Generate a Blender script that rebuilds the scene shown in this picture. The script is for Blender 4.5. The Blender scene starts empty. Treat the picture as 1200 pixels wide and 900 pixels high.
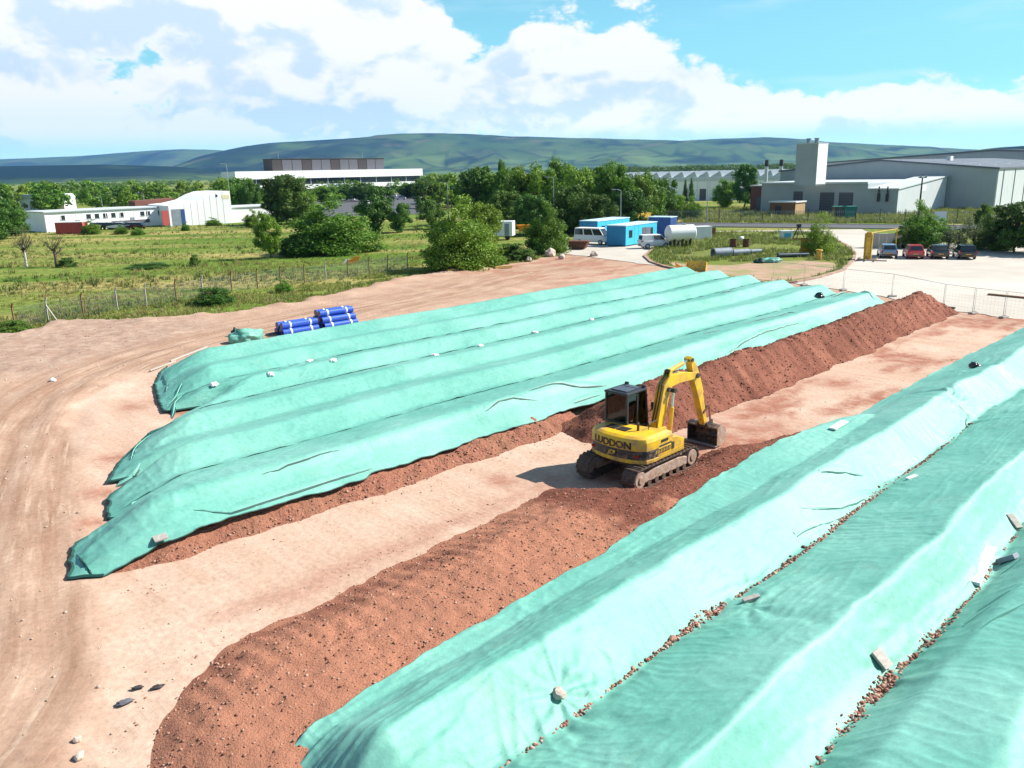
import bpy, bmesh, math, random
import numpy as np
from mathutils import Vector, Matrix, Euler

# ------------------------------------------------------------------ camera, sky, sun
scene = bpy.context.scene
C = scene.collection
F, H, YH, ROLL = 950.0, 10.0, 201.0, math.radians(1.2)
P = math.atan((450 - YH) / F)
_rt = np.array([1., 0, 0]); _up = np.array([0, math.sin(P), math.cos(P)]); _fw = np.array([0, math.cos(P), -math.sin(P)])
_R = math.cos(ROLL) * _rt - math.sin(ROLL) * _up
_U = math.sin(ROLL) * _rt + math.cos(ROLL) * _up
cam_d = bpy.data.cameras.new("camera"); cam = bpy.data.objects.new("camera", cam_d); C.objects.link(cam)
cam_d.sensor_width = 36; cam_d.lens = 36 * F / 1200
cam_d.clip_start = 0.1; cam_d.clip_end = 60000
cam.matrix_world = Matrix(((_R[0], _U[0], -_fw[0], 0), (_R[1], _U[1], -_fw[1], 0), (_R[2], _U[2], -_fw[2], H), (0, 0, 0, 1)))
scene.camera = cam
vs = scene.view_settings
vs.view_transform = 'Standard'; vs.look = 'None'; vs.gamma = 1; vs.exposure = 0.92
SUN_EL, SUN_AZ = math.radians(41), math.radians(13)       # azimuth measured from +X towards +Y
sd = Vector((math.cos(SUN_EL) * math.cos(SUN_AZ), math.cos(SUN_EL) * math.sin(SUN_AZ), math.sin(SUN_EL)))
sl = bpy.data.lights.new("sun", 'SUN'); so = bpy.data.objects.new("sun", sl); C.objects.link(so)
sl.energy = 5.0; sl.angle = math.radians(0.5); sl.color = (1, 0.95, 0.87)
so.rotation_euler = sd.to_track_quat('Z', 'Y').to_euler()

world = bpy.data.worlds.new("World"); scene.world = world; world.use_nodes = True
world.cycles.sampling_method = 'MANUAL'; world.cycles.sample_map_resolution = 512
SKY_STRENGTH = 0.06
CLOUD_LIT, CLOUD_DARK = (9.8, 9.9, 10.0, 1), (5.6, 7.4, 8.9, 1)


def build_world():
    nt = world.node_tree; N = nt.nodes; L = nt.links; N.clear()

    def nd(t, **k):
        n = N.new(t)
        for a, b in k.items(): setattr(n, a, b)
        return n

    def val(x, sock):
        if hasattr(x, 'is_linked') or isinstance(x, bpy.types.NodeSocket): L.new(x, sock)
        else: sock.default_value = x

    def ma(op, a, b=0.0, c=None, clamp=False):
        n = nd('ShaderNodeMath', operation=op); n.use_clamp = clamp
        val(a, n.inputs[0]); val(b, n.inputs[1])
        if c is not None: val(c, n.inputs[2])
        return n.outputs[0]

    def mr(x, a, b, c=0.0, d=1.0, smooth=True):
        n = nd('ShaderNodeMapRange'); n.interpolation_type = 'SMOOTHSTEP' if smooth else 'LINEAR'
        val(x, n.inputs[0])
        for i, q in enumerate((a, b, c, d)): val(q, n.inputs[i + 1])
        return n.outputs[0]

    def mix(f, a, b):
        n = nd('ShaderNodeMix', data_type='RGBA'); val(f, n.inputs[0]); val(a, n.inputs[6]); val(b, n.inputs[7]); return n.outputs[2]
    out = nd('ShaderNodeOutputWorld'); bg = nd('ShaderNodeBackground')
    sky = nd('ShaderNodeTexSky'); sky.sky_type = 'NISHITA'; sky.sun_disc = False
    sky.sun_elevation = SUN_EL; sky.sun_rotation = math.pi / 2 - SUN_AZ
    sky.air_density = 1.0; sky.dust_density = 0.6; sky.ozone_density = 1.6
    tc = nd('ShaderNodeTexCoord'); sp = nd('ShaderNodeSeparateXYZ'); L.new(tc.outputs['Generated'], sp.inputs[0])
    X, Y, Z = sp.outputs
    az = ma('MULTIPLY', ma('ARCTAN2', X, Y), 57.2958)
    el = ma('MULTIPLY', ma('ARCSINE', Z), 57.2958)
    # height of the cloud tops over the horizon, by compass direction
    fc = nd('ShaderNodeFloatCurve'); cu = fc.mapping.curves[0]
    pts = [(-180, 9), (-110, 10), (-60, 11), (-32, 13), (-8, 12.6), (-1, 8.6), (7, 7.8), (14, 5.6), (19, 4.0), (26, 3.6), (33, 5.0), (60, 6), (110, 7), (180, 9)]
    for i, (a, e) in enumerate(pts):
        p = ((a + 180) / 360, e / 30)
        if i == 0: cu.points[0].location = p
        elif i == len(pts) - 1: cu.points[-1].location = p
        else: cu.points.new(*p)
    fc.mapping.update()
    L.new(ma('DIVIDE', ma('ADD', az, 180.0), 360.0), fc.inputs[1])
    top = ma('MULTIPLY', fc.outputs[0], 30.0)
    cov = mr(ma('SUBTRACT', top, el), -2.5, 3.2)
    floor_ = mr(el, 1.3, 3.0)

    def dens(off, octs):
        vm = nd('ShaderNodeVectorMath', operation='MULTIPLY_ADD'); L.new(tc.outputs['Generated'], vm.inputs[0])
        vm.inputs[1].default_value = (1, 1, 1.75); vm.inputs[2].default_value = off
        n1 = nd('ShaderNodeTexNoise'); L.new(vm.outputs[0], n1.inputs['Vector'])
        n1.inputs['Scale'].default_value = 4.6; n1.inputs['Detail'].default_value = 2.5; n1.inputs['Roughness'].default_value = 0.5
        tot = ma('MULTIPLY', n1.outputs['Fac'], 1.15); sc_, am = 9.0, 0.36
        for k in range(octs):                                  # billows: creased, cauliflower-like
            n2 = nd('ShaderNodeTexNoise'); L.new(vm.outputs[0], n2.inputs['Vector']); n2.inputs['Scale'].default_value = sc_; n2.inputs['Detail'].default_value = 0.0
            tot = ma('SUBTRACT', tot, ma('MULTIPLY', ma('SUBTRACT', 0.12, ma('ABSOLUTE', ma('SUBTRACT', n2.outputs['Fac'], 0.5))), am * 1.6)); sc_ *= 2.15; am *= 0.60
        return tot
    d0 = dens((7.7, 3.9, 0.0), 5)
    d1 = dens((7.7 + 0.028, 3.9 + 0.008, 0.060), 3)
    bias = ma('ADD', ma('MULTIPLY', cov, 0.42), -0.72)
    e0 = ma('ADD', d0, bias)
    alpha = ma('MULTIPLY', mr(e0, -0.03, 0.07), floor_)
    thin = nd('ShaderNodeTexNoise'); vm = nd('ShaderNodeVectorMath', operation='MULTIPLY'); L.new(tc.outputs['Generated'], vm.inputs[0]); vm.inputs[1].default_value = (1, 1, 7)
    L.new(vm.outputs[0], thin.inputs['Vector']); thin.inputs['Scale'].default_value = 5; thin.inputs['Detail'].default_value = 5
    wisp = ma('MULTIPLY', mr(thin.outputs['Fac'], 0.52, 0.78), 0.35)
    shade = mr(ma('SUBTRACT', d1, d0), -0.03, 0.15)
    dark = ma('MULTIPLY', ma('MULTIPLY', shade, 0.8), mr(e0, 0.02, 0.16))
    base = ma('MULTIPLY', mr(el, 5.6, 3.2), mr(az, 2.0, -10.0))
    dark = ma('MINIMUM', ma('ADD', dark, ma('MULTIPLY', base, 0.45)), 1.0)
    ccol = mix(dark, CLOUD_LIT, CLOUD_DARK)
    skyc = nd('ShaderNodeMix', data_type='RGBA', blend_type='MULTIPLY'); skyc.inputs[0].default_value = 1
    L.new(sky.outputs[0], skyc.inputs[6]); skyc.inputs[7].default_value = (0.75, 1.15, 1.2, 1)
    hz = mr(el, 22.0, 0.0)
    c1 = mix(ma('MULTIPLY', hz, 0.70), skyc.outputs[2], (3.3, 8.9, 9.9, 1))
    c1 = mix(ma('MULTIPLY', mr(el, 5.0, 0.5), 0.65), c1, (7.9, 10.6, 11.0, 1))
    c1 = mix(wisp, c1, (8.6, 10.2, 10.6, 1))
    c2 = mix(alpha, c1, ccol)
    gain = nd('ShaderNodeVectorMath', operation='SCALE'); L.new(c2, gain.inputs[0]); L.new(ma('ADD', 1.0, ma('MULTIPLY', mr(el, 6.0, 0.3), 0.42)), gain.inputs['Scale']); c2 = gain.outputs[0]
    L.new(c2, bg.inputs[0]); bg.inputs[1].default_value = SKY_STRENGTH
    L.new(bg.outputs[0], out.inputs[0])


build_world()

# ------------------------------------------------------------------ helpers
rnd = random.Random(11)
rng = np.random.default_rng(5)
S2 = math.sqrt(0.5)


def W(u, v): return ((u + v) * S2, (u - v) * S2)          # windrow axes (along u, across v) to world


def at(px, py, z=0.0):
    """point of the photograph to the ground (or height z)"""
    d = (px - 600) * _R + (450 - py) * _U + F * _fw
    t = (z - H) / d[2]
    return d[0] * t, d[1] * t


def auv(px, py, z=0.0):
    x, y = at(px, py, z); return ((x + y) * S2, (x - y) * S2)


def scale_at(x, y): return F / (y * math.cos(P) + H * math.sin(P))   # pixels per metre there


_perm = rng.permutation(512).astype(np.int64)
_perm = np.concatenate([_perm, _perm])
_ang = rng.random(512) * 2 * np.pi
_gx, _gy = np.cos(_ang), np.sin(_ang)


def gn(x, y, s=0):
    x = np.asarray(x, float) + s * 17.31; y = np.asarray(y, float) - s * 9.77
    xi = np.floor(x).astype(np.int64); yi = np.floor(y).astype(np.int64); xf = x - xi; yf = y - yi
    a = xf * xf * xf * (xf * (xf * 6 - 15) + 10); b = yf * yf * yf * (yf * (yf * 6 - 15) + 10)

    def g(i, j):
        h = _perm[(_perm[(xi + i) & 511] + (yi + j)) & 511]
        return _gx[h] * (xf - i) + _gy[h] * (yf - j)
    return ((1 - b) * ((1 - a) * g(0, 0) + a * g(1, 0)) + b * ((1 - a) * g(0, 1) + a * g(1, 1))) * 1.5


def fbm(x, y, s=0, o=4, r=0.5):
    t = 0; a = 1.0; f = 1.0
    for i in range(o):
        t = t + a * gn(np.asarray(x) * f, np.asarray(y) * f, s + i); a *= r; f *= 2.03
    return t


def ss(x, a, b):
    t = np.clip((np.asarray(x, float) - a) / (b - a), 0, 1); return t * t * (3 - 2 * t)


def link(o, parent=None):
    C.objects.link(o)
    if parent is not None: o.parent = parent
    return o


class MB:
    def __init__(s): s.v = []; s.f = []; s.m = []; s.mi = 0

    def add(s, vs_, fs_):
        n = len(s.v); s.v.extend([tuple(map(float, q)) for q in vs_])
        for f in fs_: s.f.append(tuple(i + n for i in f)); s.m.append(s.mi)
        return s

    def box(s, x0, x1, y0, y1, z0, z1):
        return s.add([(x0, y0, z0), (x1, y0, z0), (x1, y1, z0), (x0, y1, z0), (x0, y0, z1), (x1, y0, z1), (x1, y1, z1), (x0, y1, z1)],
                     [(0, 3, 2, 1), (4, 5, 6, 7), (0, 1, 5, 4), (1, 2, 6, 5), (2, 3, 7, 6), (3, 0, 4, 7)])

    def cyl(s, p0, p1, r0, r1=None, n=12, cap=True):
        r1 = r0 if r1 is None else r1
        p0 = Vector(p0); p1 = Vector(p1); d = (p1 - p0).normalized()
        a = d.orthogonal().normalized(); b = d.cross(a)
        vv = []
        for p, r in ((p0, r0), (p1, r1)):
            for i in range(n):
                t = 2 * math.pi * i / n; vv.append(p + a * (r * math.cos(t)) + b * (r * math.sin(t)))
        ff = [(i, (i + 1) % n, n + (i + 1) % n, n + i) for i in range(n)]
        if cap: ff += [tuple(range(n - 1, -1, -1)), tuple(range(n, 2 * n))]
        return s.add(vv, ff)

    def tube(s, pts, r, n=6):
        pts = [Vector(p) for p in pts]; rs = r if isinstance(r, (list, tuple)) else [r] * len(pts)
        vv = []; ff = []
        for k, p in enumerate(pts):
            d = (pts[min(k + 1, len(pts) - 1)] - pts[max(k - 1, 0)]).normalized()
            ref = Vector((0, 0, 1)) if abs(d.z) < 0.9 else Vector((1, 0, 0))
            a = d.cross(ref).normalized(); b = a.cross(d)
            for i in range(n):
                t = 2 * math.pi * i / n; vv.append(p + a * (rs[k] * math.cos(t)) + b * (rs[k] * math.sin(t)))
        for k in range(len(pts) - 1):
            for i in range(n):
                ff.append((k * n + i, k * n + (i + 1) % n, (k + 1) * n + (i + 1) % n, (k + 1) * n + i))
        ff += [tuple(range(n - 1, -1, -1)), tuple((len(pts) - 1) * n + i for i in range(n))]
        return s.add(vv, ff)

    def prism(s, poly, a0, a1, axis='z'):
        """poly in 2-D extruded along axis: z -> (x,y), x -> (y,z), y -> (x,z)"""
        n = len(poly)

        def pt(p, a): return (p[0], p[1], a) if axis == 'z' else ((a, p[0], p[1]) if axis == 'x' else (p[0], a, p[1]))
        vv = [pt(p, a0) for p in poly] + [pt(p, a1) for p in poly]
        ff = [(i, (i + 1) % n, n + (i + 1) % n, n + i) for i in range(n)] + [tuple(range(n - 1, -1, -1)), tuple(range(n, 2 * n))]
        return s.add(vv, ff)

    def loft(s, rings, cap=True):
        n = len(rings[0]); vv = [p for r in rings for p in r]; ff = []
        for k in range(len(rings) - 1):
            for i in range(n):
                ff.append((k * n + i, k * n + (i + 1) % n, (k + 1) * n + (i + 1) % n, (k + 1) * n + i))
        if cap: ff += [tuple(range(n - 1, -1, -1)), tuple((len(rings) - 1) * n + i for i in range(n))]
        return s.add(vv, ff)

    def mesh(s, name, mats):
        me = bpy.data.meshes.new(name); me.from_pydata(s.v, [], s.f)
        for m in (mats if isinstance(mats, (list, tuple)) else [mats]): me.materials.append(m)
        if any(s.m): me.polygons.foreach_set('material_index', s.m)
        bm = bmesh.new(); bm.from_mesh(me); bmesh.ops.recalc_face_normals(bm, faces=bm.faces); bm.to_mesh(me); bm.free()
        return me

    def build(s, name, mats, parent=None, smooth=False, bevel=0.0, seg=2):
        me = s.mesh(name, mats)
        o = bpy.data.objects.new(name, me); link(o, parent)
        if bevel:
            b = o.modifiers.new('bevel', 'BEVEL'); b.width = bevel; b.segments = seg; b.limit_method = 'ANGLE'; b.angle_limit = math.radians(35)
        if smooth: me.polygons.foreach_set('use_smooth', [True] * len(me.polygons))
        if smooth and bevel == 0:
            try: me.set_sharp_from_angle(angle=math.radians(40))
            except Exception: pass
        return o


def tag(o, label=None, cat=None, group=None, kind=None):
    if label: o['label'] = label
    if cat: o['category'] = cat
    if group: o['group'] = group
    if kind: o['kind'] = kind
    return o


def thing(name, label, cat, loc=(0, 0, 0), rz=0.0, group=None):
    o = bpy.data.objects.new(name, None); link(o); o.location = loc; o.rotation_euler = (0, 0, rz); o.empty_display_size = 0.2
    return tag(o, label, cat, group)


def dup(root, loc, rz=0.0, label=None, group=None, sc=None):
    r = root.copy(); C.objects.link(r); r.location = loc; r.rotation_euler = (0, 0, rz)
    if sc: r.scale = sc
    if label: r['label'] = label
    if group: r['group'] = group
    for ch in list(root.children):
        c = ch.copy(); C.objects.link(c); c.parent = r
        for g in list(ch.children):
            d = g.copy(); C.objects.link(d); d.parent = c
    return r


# ------------------------------------------------------------------ materials
def mat(name, c1, c2=None, scale=3.0, rough=0.8, bump=0.0, bscale=None, spec=0.3, metal=0.0, c3=None, s3=0.4, detail=6.0, stretch=(1, 1, 1), rand=0.0, bdist=0.05, amount=1.0, space='Object', coat=0.0):
    m = bpy.data.materials.new(name); m.use_nodes = True
    nt = m.node_tree; N = nt.nodes; L = nt.links
    b = N['Principled BSDF']
    b.inputs['Roughness'].default_value = rough; b.inputs['Metallic'].default_value = metal
    b.inputs['Specular IOR Level'].default_value = spec
    if coat: b.inputs['Coat Weight'].default_value = coat; b.inputs['Coat Roughness'].default_value = 0.08
    tc = N.new('ShaderNodeTexCoord'); mp = N.new('ShaderNodeMapping'); L.new(tc.outputs[space], mp.inputs[0]); mp.inputs['Scale'].default_value = stretch
    c2 = c2 or tuple(min(1, x * 0.8) for x in c1)
    n = N.new('ShaderNodeTexNoise'); n.inputs['Scale'].default_value = scale; n.inputs['Detail'].default_value = detail; n.inputs['Roughness'].default_value = 0.6
    L.new(mp.outputs[0], n.inputs['Vector'])
    r = N.new('ShaderNodeMapRange'); r.inputs[1].default_value = 0.32; r.inputs[2].default_value = 0.68; r.inputs[4].default_value = amount
    L.new(n.outputs['Fac'], r.inputs[0])
    mx = N.new('ShaderNodeMix'); mx.data_type = 'RGBA'; L.new(r.outputs[0], mx.inputs[0])
    mx.inputs[6].default_value = (*c1, 1); mx.inputs[7].default_value = (*c2, 1)
    col = mx.outputs[2]
    if c3:
        n3 = N.new('ShaderNodeTexNoise'); n3.inputs['Scale'].default_value = s3; n3.inputs['Detail'].default_value = 5; L.new(mp.outputs[0], n3.inputs['Vector'])
        r3 = N.new('ShaderNodeMapRange'); r3.inputs[1].default_value = 0.45; r3.inputs[2].default_value = 0.65; L.new(n3.outputs['Fac'], r3.inputs[0])
        m3 = N.new('ShaderNodeMix'); m3.data_type = 'RGBA'; L.new(r3.outputs[0], m3.inputs[0]); L.new(col, m3.inputs[6]); m3.inputs[7].default_value = (*c3, 1)
        col = m3.outputs[2]
    if rand:
        oi = N.new('ShaderNodeObjectInfo'); hs = N.new('ShaderNodeHueSaturation')
        rr = N.new('ShaderNodeMapRange'); L.new(oi.outputs['Random'], rr.inputs[0]); rr.inputs[3].default_value = 1 - rand; rr.inputs[4].default_value = 1 + rand
        L.new(rr.outputs[0], hs.inputs['Value']); L.new(col, hs.inputs['Color'])
        rh = N.new('ShaderNodeMapRange'); wn = N.new('ShaderNodeTexWhiteNoise'); wn.noise_dimensions = '1D'; L.new(oi.outputs['Random'], wn.inputs['W'])
        L.new(wn.outputs['Value'], rh.inputs[0]); rh.inputs[3].default_value = 0.485; rh.inputs[4].default_value = 0.515; L.new(rh.outputs[0], hs.inputs['Hue'])
        col = hs.outputs[0]
    L.new(col, b.inputs['Base Color'])
    if bump:
        nb = N.new('ShaderNodeTexNoise'); nb.inputs['Scale'].default_value = bscale or scale * 3; nb.inputs['Detail'].default_value = 5; nb.inputs['Roughness'].default_value = 0.65
        L.new(mp.outputs[0], nb.inputs['Vector'])
        bp = N.new('ShaderNodeBump'); bp.inputs['Strength'].default_value = bump; bp.inputs['Distance'].default_value = bdist
        L.new(nb.outputs['Fac'], bp.inputs['Height']); L.new(bp.outputs[0], b.inputs['Normal'])
    return m


def leaf_mat(name, c1, c2, trans=0.25):
    m = mat(name, c1, c2, scale=1.1, rough=0.55, spec=0.25, rand=0.22, detail=3)
    nt = m.node_tree; N = nt.nodes; L = nt.links; b = N['Principled BSDF']; out = N['Material Output']
    t = N.new('ShaderNodeBsdfTranslucent'); ms = N.new('ShaderNodeMixShader'); ms.inputs[0].default_value = trans
    src = b.inputs['Base Color'].links[0].from_socket
    L.new(src, t.inputs[0]); L.new(b.outputs[0], ms.inputs[1]); L.new(t.outputs[0], ms.inputs[2]); L.new(ms.outputs[0], out.inputs[0])
    return m


K = {}
K['soil'] = mat('red_soil', (0.40, 0.175, 0.115), (0.24, 0.095, 0.062), scale=12, rough=0.95, bump=0.9, bscale=9, spec=0.1, c3=(0.29, 0.135, 0.085), s3=0.55, bdist=0.12)
K['soil_dark'] = mat('moist_soil', (0.25, 0.098, 0.064), (0.14, 0.053, 0.036), scale=9, rough=0.95, bump=0.9, bscale=9, spec=0.1, c3=(0.28, 0.115, 0.076), s3=0.5, bdist=0.09)
K['soil_pale'] = mat('dry_soil', (0.47, 0.215, 0.135), (0.31, 0.128, 0.078), scale=16, rough=0.95, bump=0.9, bscale=22, spec=0.1, c3=(0.37, 0.165, 0.105), s3=0.22, bdist=0.05, detail=8)
K['clod'] = mat('soil_clod', (0.30, 0.14, 0.09), (0.15, 0.06, 0.04), scale=2.0, rough=0.95, spec=0.1, bump=0.4, bscale=20)
K['rubble'] = mat('brick_rubble', (0.36, 0.14, 0.095), (0.46, 0.32, 0.25), scale=4.0, rough=0.9, spec=0.15, c3=(0.05, 0.03, 0.03), s3=6.0)
def island_mat(name, cols, rough=0.95):
    """every loose lump its own colour"""
    m = mat(name, (0.8, 0.8, 0.8), (0.6, 0.6, 0.6), scale=18, rough=rough, spec=0.12, bump=0.4, bscale=30); nt = m.node_tree; N = nt.nodes; L = nt.links; b = N['Principled BSDF']
    src = b.inputs['Base Color'].links[0].from_socket; g = N.new('ShaderNodeNewGeometry'); cr = N.new('ShaderNodeValToRGB'); L.new(g.outputs['Random Per Island'], cr.inputs[0])
    e = cr.color_ramp.elements
    for i, c in enumerate(cols):
        q = e[i] if i < 2 else e.new(1.0)
        q.position = i / (len(cols) - 1); q.color = (*c, 1)
    mx = N.new('ShaderNodeMix'); mx.data_type = 'RGBA'; mx.blend_type = 'MULTIPLY'; mx.inputs[0].default_value = 1; L.new(cr.outputs[0], mx.inputs[6]); L.new(src, mx.inputs[7]); L.new(mx.outputs[2], b.inputs['Base Color'])
    return m


K['clods_dry'] = island_mat('dry_clods', [(0.30, 0.12, 0.08), (0.52, 0.27, 0.18), (0.62, 0.40, 0.30), (0.24, 0.095, 0.06), (0.50, 0.25, 0.165)])
K['clods_wet'] = island_mat('moist_clods', [(0.16, 0.06, 0.04), (0.30, 0.12, 0.08), (0.42, 0.22, 0.15), (0.12, 0.045, 0.03), (0.26, 0.10, 0.068)])
K['stones_mix'] = island_mat('mixed_stones', [(0.55, 0.36, 0.27), (0.72, 0.60, 0.50), (0.36, 0.22, 0.16), (0.80, 0.70, 0.60), (0.48, 0.33, 0.25)])
K['rubble_mix'] = island_mat('mixed_rubble', [(0.46, 0.18, 0.12), (0.66, 0.46, 0.36), (0.16, 0.07, 0.055), (0.54, 0.24, 0.17), (0.72, 0.52, 0.42), (0.10, 0.06, 0.05), (0.50, 0.20, 0.14)])
K['stone'] = mat('pale_stone', (0.55, 0.46, 0.38), (0.38, 0.30, 0.25), scale=3, rough=0.9, bump=0.5, bscale=9)
K['concrete'] = mat('yard_concrete', (0.47, 0.425, 0.365), (0.40, 0.355, 0.30), scale=0.35, rough=0.9, bump=0.15, bscale=3, c3=(0.52, 0.475, 0.41), s3=0.07, stretch=(1, 1, 1))
K['asphalt'] = mat('asphalt', (0.10, 0.10, 0.11), (0.075, 0.075, 0.085), scale=2, rough=0.9, bump=0.1)
K['kerb'] = mat('kerb_stone', (0.30, 0.17, 0.13), (0.40, 0.28, 0.22), scale=1.2, rough=0.9)
K['steel'] = mat('galvanised_steel', (0.42, 0.44, 0.46), (0.33, 0.35, 0.37), scale=4, rough=0.45, metal=0.5)
K['dark_steel'] = mat('dark_steel', (0.035, 0.033, 0.035), (0.07, 0.055, 0.05), scale=5, rough=0.6, bump=0.2)
K['black'] = mat('black_paint', (0.018, 0.019, 0.022), (0.028, 0.028, 0.03), scale=4, rough=0.4, spec=0.5)
K['yellow'] = mat('machine_yellow', (0.80, 0.47, 0.012), (0.68, 0.38, 0.015), scale=3.2, rough=0.42, spec=0.5, c3=(0.50, 0.29, 0.06), s3=1.6, detail=8)
def muddy(m):
    nt = m.node_tree; N = nt.nodes; L = nt.links; b = N['Principled BSDF']; src = b.inputs['Base Color'].links[0].from_socket
    tc = N.new('ShaderNodeTexCoord'); sp = N.new('ShaderNodeSeparateXYZ'); L.new(tc.outputs['Object'], sp.inputs[0])
    n = N.new('ShaderNodeTexNoise'); n.inputs['Scale'].default_value = 5; n.inputs['Detail'].default_value = 9; n.inputs['Roughness'].default_value = 0.72; L.new(tc.outputs['Object'], n.inputs['Vector'])
    r = N.new('ShaderNodeMapRange'); r.inputs[1].default_value = 2.2; r.inputs[2].default_value = 0.7; r.inputs[3].default_value = -0.10; r.inputs[4].default_value = 0.11; L.new(sp.outputs[2], r.inputs[0])
    a = N.new('ShaderNodeMath'); a.operation = 'ADD'; L.new(n.outputs['Fac'], a.inputs[0]); L.new(r.outputs[0], a.inputs[1])
    q = N.new('ShaderNodeMapRange'); q.inputs[1].default_value = 0.54; q.inputs[2].default_value = 0.70; q.inputs[4].default_value = 0.8; L.new(a.outputs[0], q.inputs[0])
    mx = N.new('ShaderNodeMix'); mx.data_type = 'RGBA'; L.new(q.outputs[0], mx.inputs[0]); L.new(src, mx.inputs[6]); mx.inputs[7].default_value = (0.30, 0.17, 0.10, 1); L.new(mx.outputs[2], b.inputs['Base Color'])
    rr2 = N.new('ShaderNodeMapRange'); rr2.inputs[3].default_value = b.inputs['Roughness'].default_value; rr2.inputs[4].default_value = 0.9; L.new(q.outputs[0], rr2.inputs[0]); L.new(rr2.outputs[0], b.inputs['Roughness'])


muddy(K['yellow']); muddy(K['black'])
K['yellow_old'] = mat('worn_yellow', (0.52, 0.33, 0.03), (0.36, 0.21, 0.03), scale=2.5, rough=0.7, bump=0.2)
K['track'] = mat('track_steel', (0.075, 0.052, 0.042), (0.16, 0.10, 0.075), scale=7, rough=0.75, bump=0.4)
K['track_frame'] = mat('dusty_track_frame', (0.46, 0.37, 0.31), (0.30, 0.21, 0.17), scale=6, rough=0.8, bump=0.2)
muddy(K['track_frame'])
K['chrome'] = mat('ram_rod', (0.7, 0.7, 0.7), (0.6, 0.6, 0.62), rough=0.15, metal=1.0)
K['glass'] = mat('dark_glass', (0.02, 0.028, 0.034), (0.03, 0.04, 0.045), scale=1, rough=0.06, spec=0.8)
K['rubber'] = mat('tyre_rubber', (0.018, 0.018, 0.018), (0.03, 0.028, 0.027), rough=0.85)
K['white'] = mat('white_paint', (0.78, 0.78, 0.77), (0.70, 0.70, 0.69), scale=0.7, rough=0.45, spec=0.4)
K['white_wall'] = mat('white_render', (0.86, 0.86, 0.86), (0.80, 0.80, 0.81), scale=0.3, rough=0.8)
K['sky_blue'] = mat('cabin_blue', (0.05, 0.46, 0.66), (0.045, 0.41, 0.60), scale=1.2, rough=0.5, spec=0.4)
K['shade_blue'] = mat('cabin_end_shade', (0.03, 0.22, 0.44), (0.025, 0.19, 0.38), scale=1.2, rough=0.5)  # darker blue that paints the shade on the cabin ends
K['blue_roof'] = mat('cabin_roof', (0.50, 0.66, 0.72), (0.42, 0.58, 0.64), scale=1.0, rough=0.6)
K['navy'] = mat('container_blue', (0.035, 0.085, 0.27), (0.03, 0.07, 0.22), scale=1.2, rough=0.5)
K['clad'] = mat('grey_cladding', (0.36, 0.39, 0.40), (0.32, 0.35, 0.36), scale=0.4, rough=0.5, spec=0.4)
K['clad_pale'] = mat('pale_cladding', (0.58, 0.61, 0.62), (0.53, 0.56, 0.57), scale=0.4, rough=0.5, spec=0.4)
K['roof_grey'] = mat('sheet_roof', (0.13, 0.15, 0.18), (0.105, 0.125, 0.15), scale=0.25, rough=0.75, stretch=(1, 0.2, 1))
K['roof_pale'] = mat('pale_sheet_roof', (0.52, 0.56, 0.57), (0.46, 0.50, 0.51), scale=0.25, rough=0.6)
K['door_grey'] = mat('shutter_grey', (0.12, 0.12, 0.14), (0.10, 0.10, 0.115), scale=1, rough=0.6)
K['brown'] = mat('brown_timber', (0.24, 0.13, 0.065), (0.16, 0.085, 0.045), scale=3, rough=0.85, bump=0.3, stretch=(1, 1, 6))
K['tan'] = mat('tan_block', (0.48, 0.32, 0.17), (0.40, 0.26, 0.14), scale=2, rough=0.85)
K['timber'] = mat('weathered_plank', (0.46, 0.42, 0.38), (0.34, 0.30, 0.27), scale=4, rough=0.85, bump=0.3, stretch=(6, 1, 1))
K['log'] = mat('sawn_timber', (0.48, 0.31, 0.11), (0.38, 0.23, 0.08), scale=4, rough=0.85, stretch=(1, 5, 1))
K['brick'] = mat('red_brick', (0.20, 0.085, 0.06), (0.15, 0.06, 0.045), scale=5, rough=0.9)
K['red'] = mat('red_paint', (0.50, 0.025, 0.045), (0.44, 0.02, 0.04), rough=0.3, spec=0.5, coat=0.6)
K['red_dull'] = mat('faded_red', (0.50, 0.10, 0.09), (0.40, 0.08, 0.07), rough=0.6)
K['car_blue'] = mat('grey_blue_paint', (0.16, 0.24, 0.36), (0.14, 0.21, 0.32), rough=0.3, spec=0.5, coat=0.6)
K['car_dark'] = mat('dark_teal_paint', (0.012, 0.03, 0.035), (0.01, 0.025, 0.03), rough=0.25, spec=0.5, coat=0.6)
K['car_black'] = mat('black_car_paint', (0.012, 0.012, 0.016), (0.01, 0.01, 0.013), rough=0.22, spec=0.5, coat=0.6)
K['silver'] = mat('silver_paint', (0.5, 0.52, 0.54), (0.46, 0.48, 0.5), rough=0.3, spec=0.5)
K['lamp_red'] = mat('tail_lamp', (0.35, 0.01, 0.012), (0.3, 0.01, 0.012), rough=0.2)
K['lamp_white'] = mat('lamp_lens', (0.75, 0.75, 0.72), (0.7, 0.7, 0.68), rough=0.15)
K['teal'] = mat('teal_skip', (0.03, 0.20, 0.17), (0.03, 0.15, 0.13), rough=0.6)
K['orange'] = mat('orange_paint', (0.65, 0.25, 0.02), (0.55, 0.2, 0.02), rough=0.5)
K['rust'] = mat('rusty_steel', (0.17, 0.07, 0.04), (0.09, 0.04, 0.03), scale=3, rough=0.85, bump=0.3)
K['pipe_blue'] = mat('blue_plastic', (0.025, 0.10, 0.52), (0.02, 0.075, 0.40), scale=3, rough=0.35, spec=0.5)
K['strap'] = mat('white_strap', (0.72, 0.76, 0.82), (0.6, 0.64, 0.72), rough=0.6)
K['bluegrey'] = mat('blue_grey_sheet', (0.26, 0.30, 0.35), (0.18, 0.21, 0.25), scale=2, rough=0.6)
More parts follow.
